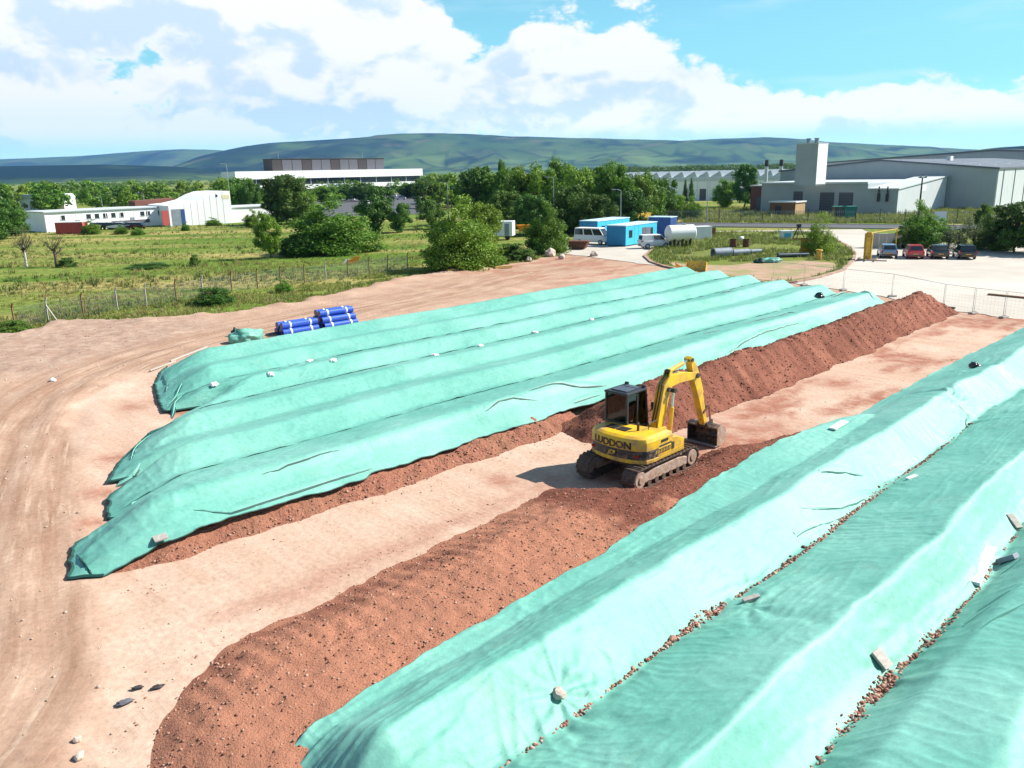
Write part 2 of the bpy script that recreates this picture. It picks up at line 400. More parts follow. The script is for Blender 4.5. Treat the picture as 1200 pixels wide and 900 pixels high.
K['skin'] = mat('skin', (0.5, 0.3, 0.22), (0.46, 0.27, 0.2), rough=0.6)
K['hivis'] = mat('hi_vis_fabric', (0.35, 0.72, 0.06), (0.3, 0.62, 0.05), rough=0.8)
K['trousers'] = mat('dark_trousers', (0.03, 0.035, 0.05), (0.025, 0.03, 0.04), rough=0.9)
K['bark'] = mat('bark', (0.10, 0.075, 0.055), (0.065, 0.05, 0.038), scale=6, rough=0.95, bump=0.5)
K['birch'] = mat('birch_bark', (0.62, 0.60, 0.54), (0.45, 0.42, 0.38), scale=5, rough=0.9, c3=(0.12, 0.10, 0.09), s3=7)
K['leaf'] = leaf_mat('leaf_green', (0.165, 0.295, 0.028), (0.088, 0.18, 0.018), 0.3)
K['leaf_light'] = leaf_mat('leaf_light_green', (0.20, 0.31, 0.03), (0.12, 0.21, 0.02), 0.3)
K['leaf_dark'] = leaf_mat('leaf_dark_green', (0.10, 0.195, 0.025), (0.052, 0.112, 0.016))
K['leaf_grey'] = leaf_mat('leaf_grey_green', (0.12, 0.15, 0.06), (0.07, 0.095, 0.035))
K['hem'] = mat('hem_crease_shade', (0.012, 0.05, 0.045), (0.02, 0.085, 0.072), scale=3, rough=0.6)  # hem cloth; also paints the shade in tarpaulin creases


def tarp_mat():
    m = mat('green_tarpaulin', (0.135, 0.385, 0.310), (0.108, 0.335, 0.268), scale=0.9, rough=0.58, spec=0.45, bump=0.30, bscale=6.0, bdist=0.03, c3=(0.185, 0.43, 0.355), s3=0.25, stretch=(1, 1, 1))
    nt = m.node_tree; N = nt.nodes; L = nt.links; b = N['Principled BSDF']
    # crumples: fine creases running mostly across the sheet
    tc = N.new('ShaderNodeTexCoord'); mp = N.new('ShaderNodeMapping'); mp.inputs['Rotation'].default_value = (0, 0, math.radians(-45)); mp.inputs['Scale'].default_value = (1.0, 0.35, 1.0)
    L.new(tc.outputs['Object'], mp.inputs[0])
    w = N.new('ShaderNodeTexNoise'); w.noise_type = 'RIDGED_MULTIFRACTAL'; w.inputs['Scale'].default_value = 2.0; w.inputs['Detail'].default_value = 6; L.new(mp.outputs[0], w.inputs['Vector'])
    bp = N.new('ShaderNodeBump'); bp.inputs['Strength'].default_value = 0.34; bp.inputs['Distance'].default_value = 0.04
    L.new(w.outputs[0], bp.inputs['Height']); old = b.inputs['Normal'].links[0].from_socket
    L.new(old, bp.inputs['Normal']); L.new(bp.outputs[0], b.inputs['Normal'])
    src = b.inputs['Base Color'].links[0].from_socket                 # weave mottling and a little soil dust
    n = N.new('ShaderNodeTexNoise'); n.inputs['Scale'].default_value = 7.0; n.inputs['Detail'].default_value = 7; n.inputs['Roughness'].default_value = 0.75; L.new(tc.outputs['Object'], n.inputs['Vector'])
    r = N.new('ShaderNodeMapRange'); r.inputs[1].default_value = 0.3; r.inputs[2].default_value = 0.7; r.inputs[3].default_value = 0.82; r.inputs[4].default_value = 1.14; L.new(n.outputs['Fac'], r.inputs[0])
    hs = N.new('ShaderNodeHueSaturation'); L.new(r.outputs[0], hs.inputs['Value']); L.new(src, hs.inputs['Color'])
    n2 = N.new('ShaderNodeTexNoise'); n2.inputs['Scale'].default_value = 0.8; n2.inputs['Detail'].default_value = 8; n2.inputs['Roughness'].default_value = 0.7; L.new(tc.outputs['Object'], n2.inputs['Vector'])
    r2 = N.new('ShaderNodeMapRange'); r2.inputs[1].default_value = 0.56; r2.inputs[2].default_value = 0.80; r2.inputs[4].default_value = 0.30; L.new(n2.outputs['Fac'], r2.inputs[0])
    mx = N.new('ShaderNodeMix'); mx.data_type = 'RGBA'; L.new(r2.outputs[0], mx.inputs[0]); L.new(hs.outputs[0], mx.inputs[6]); mx.inputs[7].default_value = (0.30, 0.36, 0.28, 1)
    L.new(mx.outputs[2], b.inputs['Base Color'])
    return m


K['tarp'] = tarp_mat()


# ------------------------------------------------------------------ the setting
def grid_mesh(name, us, vs_, zf, mats, uvspace=True, attrs=None, keep=None, smooth=True):
    U_, V_ = np.meshgrid(us, vs_, indexing='ij')
    Zv = zf(U_, V_)
    X = (U_ + V_) * S2 if uvspace else U_; Y = (U_ - V_) * S2 if uvspace else V_
    co = np.stack([X, Y, Zv], -1).reshape(-1, 3)
    nu, nv = U_.shape
    idx = np.arange(nu * nv).reshape(nu, nv)
    q = np.stack([idx[:-1, :-1], idx[1:, :-1], idx[1:, 1:], idx[:-1, 1:]], -1).reshape(-1, 4)
    if uvspace: q = q[:, ::-1]
    if keep is not None:
        kp = keep(U_, V_)
        kf = (kp[:-1, :-1] & kp[1:, :-1] & kp[1:, 1:] & kp[:-1, 1:]).reshape(-1); q = q[kf]
        used = np.unique(q); remap = -np.ones(len(co), int); remap[used] = np.arange(len(used)); co = co[used]; q = remap[q]
    else: used = slice(None)
    me = bpy.data.meshes.new(name)
    me.vertices.add(len(co)); me.vertices.foreach_set('co', co.ravel())
    me.loops.add(q.size); me.loops.foreach_set('vertex_index', q.ravel())
    me.polygons.add(len(q)); me.polygons.foreach_set('loop_start', np.arange(0, q.size, 4)); me.polygons.foreach_set('loop_total', np.full(len(q), 4))
    me.update(calc_edges=True); me.validate()
    for k, fn in (attrs or {}).items():
        a = me.attributes.new(k, 'FLOAT', 'POINT'); a.data.foreach_set('value', fn(U_, V_).reshape(-1)[used].astype(np.float32))
    me.materials.append(mats)
    if smooth: me.polygons.foreach_set('use_smooth', np.ones(len(q), bool))
    o = bpy.data.objects.new(name, me); link(o)
    return o


def sheet(name, pts, z, m, kind='structure', thick=0.0, jitter=0.0, sub=1, parent=None):
    """flat polygon from world points (x,y), optionally with an uneven outline"""
    pp = []
    for i, p in enumerate(pts):
        q = pts[(i + 1) % len(pts)]
        for k in range(sub):
            t = k / sub; x = p[0] + (q[0] - p[0]) * t; y = p[1] + (q[1] - p[1]) * t
            pp.append((x + rnd.uniform(-jitter, jitter), y + rnd.uniform(-jitter, jitter)))
    mb = MB()
    if thick: mb.prism(pp, z - thick, z, 'z')
    else: mb.add([(x, y, z) for x, y in pp], [tuple(range(len(pp)))])
    o = mb.build(name, m, parent)
    if not thick:
        bm = bmesh.new(); bm.from_mesh(o.data)
        bmesh.ops.triangulate(bm, faces=bm.faces)
        for f in bm.faces:
            if f.normal.z < 0: f.normal_flip()
        bm.to_mesh(o.data); bm.free()
    if kind: o['kind'] = kind
    return o


def grass_material():
    m = mat('field_grass', (0.095, 0.18, 0.02), (0.165, 0.215, 0.036), scale=0.10, rough=0.95, spec=0.1, bump=0.8, bscale=1.6, bdist=0.25, c3=(0.34, 0.29, 0.10), s3=0.05, stretch=(0.35, 1.7, 1))
    nt = m.node_tree; N = nt.nodes; L = nt.links; b = N['Principled BSDF']
    src = b.inputs['Base Color'].links[0].from_socket
    tc = N.new('ShaderNodeTexCoord'); n = N.new('ShaderNodeTexNoise'); n.inputs['Scale'].default_value = 1.3; n.inputs['Detail'].default_value = 6; L.new(tc.outputs['Object'], n.inputs['Vector'])
    r = N.new('ShaderNodeMapRange'); r.inputs[1].default_value = 0.35; r.inputs[2].default_value = 0.7; r.inputs[3].default_value = 0.62; r.inputs[4].default_value = 1.25; L.new(n.outputs['Fac'], r.inputs[0])
    hs = N.new('ShaderNodeHueSaturation'); L.new(r.outputs[0], hs.inputs['Value']); L.new(src, hs.inputs['Color']); L.new(hs.outputs[0], b.inputs['Base Color'])
    return m


K['grass'] = grass_material()
K['tuft'] = leaf_mat('grass_blade', (0.17, 0.255, 0.035), (0.29, 0.29, 0.085), 0.3)
K['bare_patch'] = mat('trodden_soil', (0.42, 0.27, 0.19), (0.30, 0.20, 0.12), scale=0.9, rough=0.95, bump=0.5, c3=(0.24, 0.22, 0.09), s3=0.35)
K['verge'] = mat('rough_verge', (0.10, 0.15, 0.025), (0.20, 0.19, 0.06), scale=0.8, rough=0.95, spec=0.1, bump=0.8, bscale=3, bdist=0.2, c3=(0.15, 0.19, 0.03), s3=0.3)

# the plain to the horizon
g_ = MB(); nseg = 48
rs_ = [0, 60, 200, 600, 2000, 6000, 14000]
vv = [(0, 0, -0.07)]
for r in rs_[1:]:
    for i in range(nseg): vv.append((r * math.cos(2 * math.pi * i / nseg), r * math.sin(2 * math.pi * i / nseg), -0.07))
ff = [(0, 1 + i, 1 + (i + 1) % nseg) for i in range(nseg)]
for k in range(len(rs_) - 2):
    a = 1 + k * nseg; b_ = a + nseg
    for i in range(nseg): ff.append((a + i, b_ + i, b_ + (i + 1) % nseg, a + (i + 1) % nseg))
g_.add(vv, ff)
tag(g_.build('ground', K['grass']), kind='structure')

# edge of the grass field in windrow coordinates: v as a function of u
ge_u = [-20, 5, 14, 18, 21, 27, 33, 41, 53, 59, 74, 80, 95]
ge_v = [-60, -62, -63, -65, -62, -59.5, -59, -62, -65.5, -64.5, -66, -70, -78]


def grass_v(u): return np.interp(u, ge_u, ge_v) + 1.1 * fbm(np.asarray(u) * 0.25, 0 * np.asarray(u), 31, 4, 0.6)


# haul road: polyline for distance / wheel ruts
haul = np.array([W(*p) for p in [(-8, -11), (2.3, -15.5), (4.3, -22.5), (7.0, -31.5), (10.8, -41), (16, -46.6), (23, -49.8), (33, -51.5), (45, -53), (57, -56.5), (73, -59.5), (88, -66)]])


def _smooth(p, it=3):
    for _ in range(it):
        q = [p[0]]
        for a, b in zip(p[:-1], p[1:]): q += [a * 0.75 + b * 0.25, a * 0.25 + b * 0.75]
        p = np.array(q + [p[-1]])
    return p


haul = _smooth(haul)


def haul_d(U_, V_):
    X = ((U_ + V_) * S2).ravel(); Y = ((U_ - V_) * S2).ravel()
    best = np.full(X.shape, 1e9); sgn = np.zeros_like(X); alo = np.zeros_like(X); acc = 0.0
    for a, b in zip(haul[:-1], haul[1:]):
        d = b - a; l = np.hypot(*d); d = d / l
        t = np.clip((X - a[0]) * d[0] + (Y - a[1]) * d[1], 0, l)
        dx = X - a[0] - d[0] * t; dy = Y - a[1] - d[1] * t; q = np.hypot(dx, dy)
        s = np.sign(d[0] * dy - d[1] * dx); mk = q < best
        best[mk] = q[mk]; sgn[mk] = s[mk]; alo[mk] = acc + t[mk]; acc += l
    return (best * sgn).reshape(U_.shape), alo.reshape(U_.shape)


pl = [(3.0, -13.5), (5.3, -20.4), (8.0, -29.5), (10.8, -39.5), (13.5, -42.0)]       # left edge of the pale pad


def pad_mask(U_, V_):
    vs_ = [p[1] for p in pl][::-1]; us = [p[0] for p in pl][::-1]
    ue = np.interp(V_, vs_, us) + 0.35 * fbm(V_ * 0.5, U_ * 0.4, 3, 3)
    m = ss(U_ - ue, -0.4, 0.5)
    m *= ss(V_ + fbm(U_ * 0.4, V_ * 0.4, 8, 3) * 0.7, -44.4, -42.8)
    m *= 1 - ss(U_ + 1.2 * fbm(V_ * 0.5, U_ * 0.3, 4, 3), 58.5, 61)
    return m


def red_mask(U_, V_):
    n = fbm(U_ * 0.16, V_ * 0.32, 21, 5, 0.6)
    r = ss(n, 0.05, 0.5) * ss(U_, 24, 32) * ss(V_, -17.5, -16) * (1 - ss(V_, -12.5, -11.5)) * 1.0      # corridor beyond the digger
    r2 = np.exp(-(((U_ - 26.5) / 3.2) ** 2 + ((V_ + 14.3) / 1.6) ** 2)) * 1.2 + np.exp(-(((U_ - 22.3) / 2.8) ** 4 + ((V_ + 15.2) / 1.7) ** 4)) * 1.3
    r3 = np.exp(-(((V_ + 16.9 + 0.3 * gn(U_ * 0.5, 0 * U_, 3)) / 0.55) ** 2)) * ss(U_, 5, 8) * (1 - ss(U_, 18, 20)) * 0.5
    r4 = 0
    for (pu, pv, s) in ((13.0, -37.2, 0.8), (14.0, -34.4, 0.9), (9.6, -30.6, 0.7), (8.0, -27.3, 0.6), (7.0, -24.9, 0.5), (60, -14.5, 1.6), (56, -15, 1.2), (17.6, -18.2, 0.55), (37, -15.2, 1.2), (44, -14.6, 1.5)):
        r4 = r4 + np.exp(-(((U_ - pu) ** 2 + (V_ - pv) ** 2) / (s * s)))
    r5 = 0.8 * ss(n + 0.15, 0.1, 0.5) * ss(U_, 50, 60) * (1 - ss(V_, -48, -44.5))
    return np.clip(r + r2 + r3 + r4 + r5, 0, 1)


def earth_z(U_, V_):
    d, al = haul_d(U_, V_)
    pad = pad_mask(U_, V_)
    road = np.exp(-(d / 3.2) ** 4)
    z = 0.03 + (1 - pad) * (0.05 + 0.05 * fbm(U_ * 0.35, V_ * 0.35, 1, 4))
    z = z + 0.012 * fbm(U_ * 0.6, V_ * 1.2, 2, 3)
    rut = road * (np.cos(d * 3.3 + 0.8 * gn(al * 0.08, d * 0.1, 5)) * 0.5 + 0.4 * gn(d * 2.2, al * 0.06, 6))
    z = z + 0.045 * rut
    rub = ss(-V_, 45, 50) * (1 - ss(U_, 20, 27)) * (1 - road)
    z = z + rub * (0.12 * np.abs(fbm(U_ * 0.5, V_ * 0.5, 9, 5, 0.6)) + 0.03)
    edge = ss(V_ - grass_v(U_), 0.0, 1.2)
    z = z + np.exp(-((V_ - grass_v(U_) - 1.6) / 1.2) ** 2) * (0.12 + 0.12 * fbm(U_ * 0.4, V_ * 0.3, 15, 3))
    z = -0.05 + (z + 0.05) * edge
    return np.where(U_ > 60, np.minimum(z, 0.012), z)


def earth_material():
    m = bpy.data.materials.new('bare_earth'); m.use_nodes = True
    nt = m.node_tree; N = nt.nodes; L = nt.links; b = N['Principled BSDF']; b.inputs['Roughness'].default_value = 0.95; b.inputs['Specular IOR Level'].default_value = 0.1

    def noise(scale, detail=6, vec=None, st=None):
        n = N.new('ShaderNodeTexNoise'); n.inputs['Scale'].default_value = scale; n.inputs['Detail'].default_value = detail; n.inputs['Roughness'].default_value = 0.62
        L.new(vec, n.inputs['Vector']); return n.outputs['Fac']

    def rmp(x, a, b_):
        r = N.new('ShaderNodeMapRange'); r.inputs[1].default_value = a; r.inputs[2].default_value = b_; L.new(x, r.inputs[0]); return r.outputs[0]

    def mix(f, a, c):
        n = N.new('ShaderNodeMix'); n.data_type = 'RGBA'
        for s, x in ((0, f), (6, a), (7, c)):
            if isinstance(x, bpy.types.NodeSocket): L.new(x, n.inputs[s])
            else: n.inputs[s].default_value = x if s == 0 else (*x, 1)
        return n.outputs[2]

    def attr(k): a = N.new('ShaderNodeAttribute'); a.attribute_name = k; return a.outputs['Fac']

    def mul(a, c):
        n = N.new('ShaderNodeMath'); n.operation = 'MULTIPLY'
        for i, x in enumerate((a, c)):
            if isinstance(x, bpy.types.NodeSocket): L.new(x, n.inputs[i])
            else: n.inputs[i].default_value = x
        return n.outputs[0]
    tc = N.new('ShaderNodeTexCoord'); ob = tc.outputs['Object']
    mp = N.new('ShaderNodeMapping'); mp.inputs['Rotation'].default_value = (0, 0, math.radians(-45)); mp.inputs['Scale'].default_value = (1, 1, 1); L.new(ob, mp.inputs[0])
    mp2 = N.new('ShaderNodeMapping'); mp2.inputs['Scale'].default_value = (2.2, 0.22, 1); L.new(mp.outputs[0], mp2.inputs[0])   # streaks along the windrows
    cb = N.new('ShaderNodeCombineXYZ'); L.new(attr('dist'), cb.inputs[0]); L.new(mul(attr('along'), 0.07), cb.inputs[1])            # streaks along the haul road
    brown = mix(rmp(noise(0.35, 8, ob), 0.35, 0.65), (0.36, 0.225, 0.158), (0.46, 0.315, 0.23))
    brown = mix(mul(rmp(noise(1.7, 6, cb.outputs[0]), 0.42, 0.66), attr('road')), brown, (0.27, 0.155, 0.10))
    brown = mix(mul(rmp(noise(4.1, 4, cb.outputs[0]), 0.55, 0.72), attr('road')), brown, (0.48, 0.35, 0.26))
    pale = mix(rmp(noise(0.5, 7, mp2.outputs[0]), 0.35, 0.68), (0.53, 0.375, 0.285), (0.44, 0.285, 0.205))
    pale = mix(rmp(noise(0.22, 6, ob), 0.5, 0.72), pale, (0.58, 0.43, 0.335))
    pale = mix(mul(rmp(noise(3.2, 5, mp2.outputs[0]), 0.58, 0.75), 0.5), pale, (0.36, 0.21, 0.145))
    col = mix(attr('pad'), brown, pale)
    red = mix(rmp(noise(2.0, 6, ob), 0.35, 0.65), (0.28, 0.115, 0.075), (0.36, 0.17, 0.115))
    rm = mul(attr('red'), rmp(noise(1.1, 7, ob), 0.25, 0.55))
    col = mix(rm, col, red)
    rubc = mix(rmp(noise(1.6, 8, ob), 0.42, 0.62), (0.27, 0.175, 0.13), (0.40, 0.30, 0.24))
    col = mix(mul(attr('rub'), 0.6), col, rubc)
    # track prints: cleat marks in bands along the windrows
    sx = N.new('ShaderNodeSeparateXYZ'); L.new(ob, sx.inputs[0])
    def m2(op, a, c=0.0):
        n = N.new('ShaderNodeMath'); n.operation = op
        for i, x in enumerate((a, c)):
            if isinstance(x, bpy.types.NodeSocket): L.new(x, n.inputs[i])
            else: n.inputs[i].default_value = x
        return n.outputs[0]
    uu = m2('MULTIPLY', m2('ADD', sx.outputs[0], sx.outputs[1]), 0.70711); vv_ = m2('MULTIPLY', m2('SUBTRACT', sx.outputs[0], sx.outputs[1]), 0.70711)
    wob = m2('MULTIPLY', noise(0.12, 2, ob), 1.6)
    band = None
    for vc in (-18.75, -16.95, -17.75, -14.7, -13.2, -15.9):
        q = rmp(m2('ABSOLUTE', m2('SUBTRACT', m2('ADD', vv_, m2('SUBTRACT', wob, 0.8)), vc)), 0.27, 0.19)
        band = q if band is None else m2('MAXIMUM', band, q)
    cleat = rmp(m2('SINE', m2('MULTIPLY', uu, 36.0)), -0.2, 0.5)
    prints = mul(mul(band, cleat), mul(attr('pad'), rmp(noise(0.3, 4, ob), 0.42, 0.62)))
    tyre = None
    for dc in (-2.35, -0.95, 0.65, 1.55, 2.7):
        q = rmp(m2('ABSOLUTE', m2('SUBTRACT', m2('ADD', attr('dist'), m2('MULTIPLY', m2('SUBTRACT', noise(0.10, 2, ob), 0.5), 2.0)), dc)), 0.20, 0.13)
        tyre = q if tyre is None else m2('MAXIMUM', tyre, q)
    tread = rmp(m2('SINE', m2('ADD', m2('MULTIPLY', attr('along'), 30.0), m2('MULTIPLY', attr('dist'), 25.0))), -0.3, 0.4)
    tyre = mul(mul(tyre, m2('ADD', mul(tread, 0.7), 0.3)), mul(attr('road'), rmp(noise(0.25, 4, ob), 0.36, 0.6)))
    marks = m2('MAXIMUM', prints, tyre)
    col = mix(mul(marks, 0.16), col, (0.25, 0.14, 0.095))
    speck = rmp(noise(14, 3, ob), 0.68, 0.78)
    col = mix(mul(speck, 0.45), col, (0.16, 0.09, 0.065))
    gr = N.new('ShaderNodeMapRange'); gr.inputs[1].default_value = 0.25; gr.inputs[2].default_value = 0.75; gr.inputs[3].default_value = 0.80; gr.inputs[4].default_value = 1.16; L.new(noise(6.5, 10, ob), gr.inputs[0])
    hs = N.new('ShaderNodeHueSaturation'); L.new(gr.outputs[0], hs.inputs['Value']); L.new(col, hs.inputs['Color']); col = hs.outputs[0]
    L.new(col, b.inputs['Base Color'])
    bp = N.new('ShaderNodeBump'); bp.inputs['Strength'].default_value = 0.55; bp.inputs['Distance'].default_value = 0.045
    L.new(m2('SUBTRACT', noise(5, 8, ob), mul(marks, 0.12)), bp.inputs['Height'])
    L.new(bp.outputs[0], b.inputs['Normal'])
    return m


K['earth'] = earth_material()
_hd = {}


def _hdc(U_, V_):
    k = (U_.shape, float(U_.flat[0]), float(U_.flat[-1]))
    if k not in _hd: _hd[k] = haul_d(U_, V_)
    return _hd[k]


yard_px = [(838, 320), (900, 329), (960, 336), (1030, 348), (1105, 363), (1200, 376), (1330, 392), (1700, 400), (1700, 330), (1330, 292), (1200, 289), (1120, 286), (1055, 283), (1010, 269), (870, 271), (800, 272), (700, 276), (655, 284), (652, 297), (690, 301), (740, 308), (790, 314)]
earth = grid_mesh('earth', np.arange(-10, 84, 0.3), np.arange(-80, 14, 0.3), earth_z, K['earth'],
                  attrs={'pad': pad_mask, 'red': red_mask, 'dist': lambda a, b: _hdc(a, b)[0], 'along': lambda a, b: _hdc(a, b)[1],
                         'road': lambda a, b: np.exp(-(_hdc(a, b)[0] / 4.2) ** 4) * (1 - 0.75 * pad_mask(a, b)),
                         'rub': lambda a, b: ss(-b + 1.5 * fbm(a * 0.3, b * 0.3, 12, 3), 46, 50) * (1 - ss(a, 22, 28)) * (1 - np.exp(-(_hdc(a, b)[0] / 3.0) ** 4))},
                  keep=lambda a, b: (b > grass_v(a)) & (b < 13.5) & (a - b < 148))
tag(earth, kind='structure')
yard = sheet('concrete_yard', [at(*p) for p in yard_px], 0.05, K['concrete'], sub=6, jitter=0.25)
# the public road behind, its kerb and verge
ra, rb_ = Vector((*at(700, 262.5), 0)), Vector((*at(1080, 266.5), 0))
rd = (rb_ - ra).normalized(); rn = Vector((-rd.y, rd.x, 0))
ra2 = ra + rd * 14; rb2 = rb_ + rd * 120
sheet('road', [tuple((ra2 - rn * 4)[:2]), tuple((rb2 - rn * 4)[:2]), tuple((rb2 + rn * 4.5)[:2]), tuple((ra2 + rn * 4.5)[:2])], 0.06, K['asphalt'])
kb = MB()
for o_ in (-4.15, 4.5):
    a = ra2 + rn * o_; b2 = rb2 + rn * o_
    kb.add([(a.x, a.y, -0.05), (b2.x, b2.y, -0.05), ((b2 + rn * 0.15).x, (b2 + rn * 0.15).y, -0.05), ((a + rn * 0.15).x, (a + rn * 0.15).y, -0.05),
            (a.x, a.y, 0.17), (b2.x, b2.y, 0.17), ((b2 + rn * 0.15).x, (b2 + rn * 0.15).y, 0.17), ((a + rn * 0.15).x, (a + rn * 0.15).y, 0.17)],
           [(0, 3, 2, 1), (4, 5, 6, 7), (0, 1, 5, 4), (1, 2, 6, 5), (2, 3, 7, 6), (3, 0, 4, 7)])
tag(kb.build('kerb', K['concrete']), kind='structure')
# grass island with kerb in the yard
isl_px = [(757, 301), (765, 308), (782, 313.5), (800, 317), (830, 322.5), (870, 328.5), (905, 333), (930, 331.5), (958, 326), (985, 318), (998, 306), (1000, 298), (990, 288), (965, 276), (930, 272.5), (850, 273), (800, 276), (775, 286)]
isl = [at(*p) for p in isl_px]
sheet('grass_island', isl, 0.16, K['verge'], thick=0.12)
kb = MB()
for i in range(len(isl)):
    a = Vector((*isl[i], 0)); b2 = Vector((*isl[(i + 1) % len(isl)], 0)); d = (b2 - a); n_ = Vector((d.y, -d.x, 0)).normalized()
    c = sum((Vector((*q, 0)) for q in isl), Vector()) / len(isl)
    if n_.dot(a - c) < 0: n_ = -n_
    q = [a, b2, b2 + n_ * 0.35, a + n_ * 0.35]
    kb.add([(p.x, p.y, 0.02) for p in q] + [(p.x, p.y, 0.20) for p in q], [(0, 3, 2, 1), (4, 5, 6, 7), (0, 1, 5, 4), (1, 2, 6, 5), (2, 3, 7, 6), (3, 0, 4, 7)])
tag(kb.build('island_kerb', K['kerb']), kind='structure')
sheet('bare_soil_patch', [at(*p) for p in [(838, 322), (870, 327.5), (905, 331.5), (930, 330), (957, 324.5), (980, 317), (978, 310), (940, 307), (890, 309), (850, 313), (800, 311), (778, 308), (790, 313), (815, 318)]], 0.172, K['bare_patch'], sub=3, jitter=0.12)
print('setting done')

# ------------------------------------------------------------------ hills
def pxy(px, Yd): return (px - 600) / F * Yd * 0.975
def pz(px, py, Yd): return 10 + ((213.5 - 25 * px / 1200) - py) / F * Yd


main_r = [(-300, 200), (-60, 198), (180, 199), (232, 195), (262, 179), (300, 171), (330, 167), (390, 163), (440, 160), (480, 157), (520, 156), (560, 157), (600, 160), (640, 160), (700, 161), (760, 163), (800, 165), (850, 162), (900, 160), (930, 162), (950, 165), (1000, 167), (1060, 171), (1100, 173), (1160, 178), (1300, 178), (1600, 172)]
far_r = [(-500, 190), (-200, 182), (0, 186), (60, 184), (110, 182), (150, 178), (225, 174), (262, 175), (330, 180), (450, 190), (700, 200), (1600, 195)]
low_r = [(-500, 196), (-200, 190), (0, 194), (60, 193), (130, 192), (200, 194), (240, 198), (300, 205), (420, 212), (1600, 212)]
slag_r = [(600, 215), (1000, 200), (1090, 186), (1120, 181), (1150, 176), (1180, 171), (1230, 168), (1320, 172), (1450, 185), (1600, 195)]


def ridge(X, Y, pts, Yd, front, back, s, gully):
    xs = [pxy(p[0], Yd) for p in pts]; zs = [max(0, pz(p[0], p[1], Yd)) for p in pts]
    cr = np.interp(X, xs, zs)
    t = (Y - Yd) / np.where(Y < Yd, front, back)
    prof = np.where(t < 0, ss(t, -1, 0.12) ** 0.9, 1 - ss(t, 0, 1))
    prof = np.minimum(prof / 0.965, 1)
    n = fbm(X / gully, Y / (gully * 1.8), s, 6, 0.55)
    return 0.93 * cr * np.clip(prof + 0.22 * n * prof * (1.03 - prof) * 3, 0, 1.02)


def hill_z(X, Y):
    z = ridge(X, Y, main_r, 7000, 2100, 3500, 41, 800)
    z = np.maximum(z, ridge(X, Y, far_r, 11000, 2500, 2500, 47, 1200))
    z = np.maximum(z, ridge(X, Y, low_r, 4600, 1500, 1500, 53, 900))
    z = np.maximum(z, ridge(X, Y, slag_r, 2600, 700, 800, 59, 300))
    return z - 2.5


def hill_material():
    m = bpy.data.materials.new('hillside'); m.use_nodes = True
    nt = m.node_tree; N = nt.nodes; L = nt.links; b = N['Principled BSDF']; b.inputs['Roughness'].default_value = 1; b.inputs['Specular IOR Level'].default_value = 0
    tc = N.new('ShaderNodeTexCoord')

    def nz(scale, d=6, st=(1, 1, 1)):
        mp = N.new('ShaderNodeMapping'); mp.inputs['Scale'].default_value = st; L.new(tc.outputs['Object'], mp.inputs[0])
        n = N.new('ShaderNodeTexNoise'); n.inputs['Scale'].default_value = scale; n.inputs['Detail'].default_value = d; n.inputs['Roughness'].default_value = 0.6; L.new(mp.outputs[0], n.inputs['Vector']); return n.outputs['Fac']

    def rm(x, a, c):
        r = N.new('ShaderNodeMapRange'); r.inputs[1].default_value = a; r.inputs[2].default_value = c; L.new(x, r.inputs[0]); return r.outputs[0]

    def mix(f, a, c):
        n = N.new('ShaderNodeMix'); n.data_type = 'RGBA'; L.new(f, n.inputs[0])
        for s, x in ((6, a), (7, c)):
            if isinstance(x, tuple): n.inputs[s].default_value = (*x, 1)
            else: L.new(x, n.inputs[s])
        return n.outputs[2]
    col = mix(rm(nz(0.0022, 8), 0.4, 0.62), (0.048, 0.092, 0.024), (0.082, 0.125, 0.036))
    col = mix(rm(nz(0.0011, 7, (1, 1.6, 1)), 0.50, 0.60), col, (0.028, 0.05, 0.024))
    col = mix(rm(nz(0.0035, 8), 0.56, 0.66), col, (0.12, 0.11, 0.062))
    L.new(nz(0.03), N.new('ShaderNodeBump').inputs['Height'])
    vo_ = N.new('ShaderNodeTexVoronoi'); vo_.inputs['Scale'].default_value = 0.0042; mpv = N.new('ShaderNodeMapping'); mpv.inputs['Scale'].default_value = (1, 0.6, 0.3); L.new(tc.outputs['Object'], mpv.inputs[0]); L.new(mpv.outputs[0], vo_.inputs['Vector'])
    ve = N.new('ShaderNodeTexVoronoi'); ve.feature = 'DISTANCE_TO_EDGE'; ve.inputs['Scale'].default_value = 0.0042; L.new(mpv.outputs[0], ve.inputs['Vector'])
    sz = N.new('ShaderNodeSeparateXYZ'); L.new(tc.outputs['Object'], sz.inputs[0]); low_ = rm(sz.outputs[2], 190.0, 90.0)
    sc2 = N.new('ShaderNodeSeparateColor'); L.new(vo_.outputs['Color'], sc2.inputs[0])
    fcol = mix(rm(sc2.outputs[0], 0.2, 0.9), (0.05, 0.105, 0.022), (0.15, 0.19, 0.055))
    fcol = mix(rm(ve.outputs['Distance'], 0.075, 0.045), fcol, (0.012, 0.028, 0.010))
    mlow = N.new('ShaderNodeMath'); mlow.operation = 'MULTIPLY'; L.new(low_, mlow.inputs[0]); mlow.inputs[1].default_value = 0.45
    col = mix(mlow.outputs[0], col, fcol)
    at_ = N.new('ShaderNodeAttribute'); at_.attribute_name = 'forest_shade'
    col = mix(at_.outputs['Fac'], col, (0.010, 0.020, 0.012))  # dark woods, and cloud shade painted into the colour
    at2 = N.new('ShaderNodeAttribute'); at2.attribute_name = 'fields'
    col = mix(at2.outputs['Fac'], col, (0.12, 0.18, 0.05))
    L.new(col, b.inputs['Base Color'])
    return m


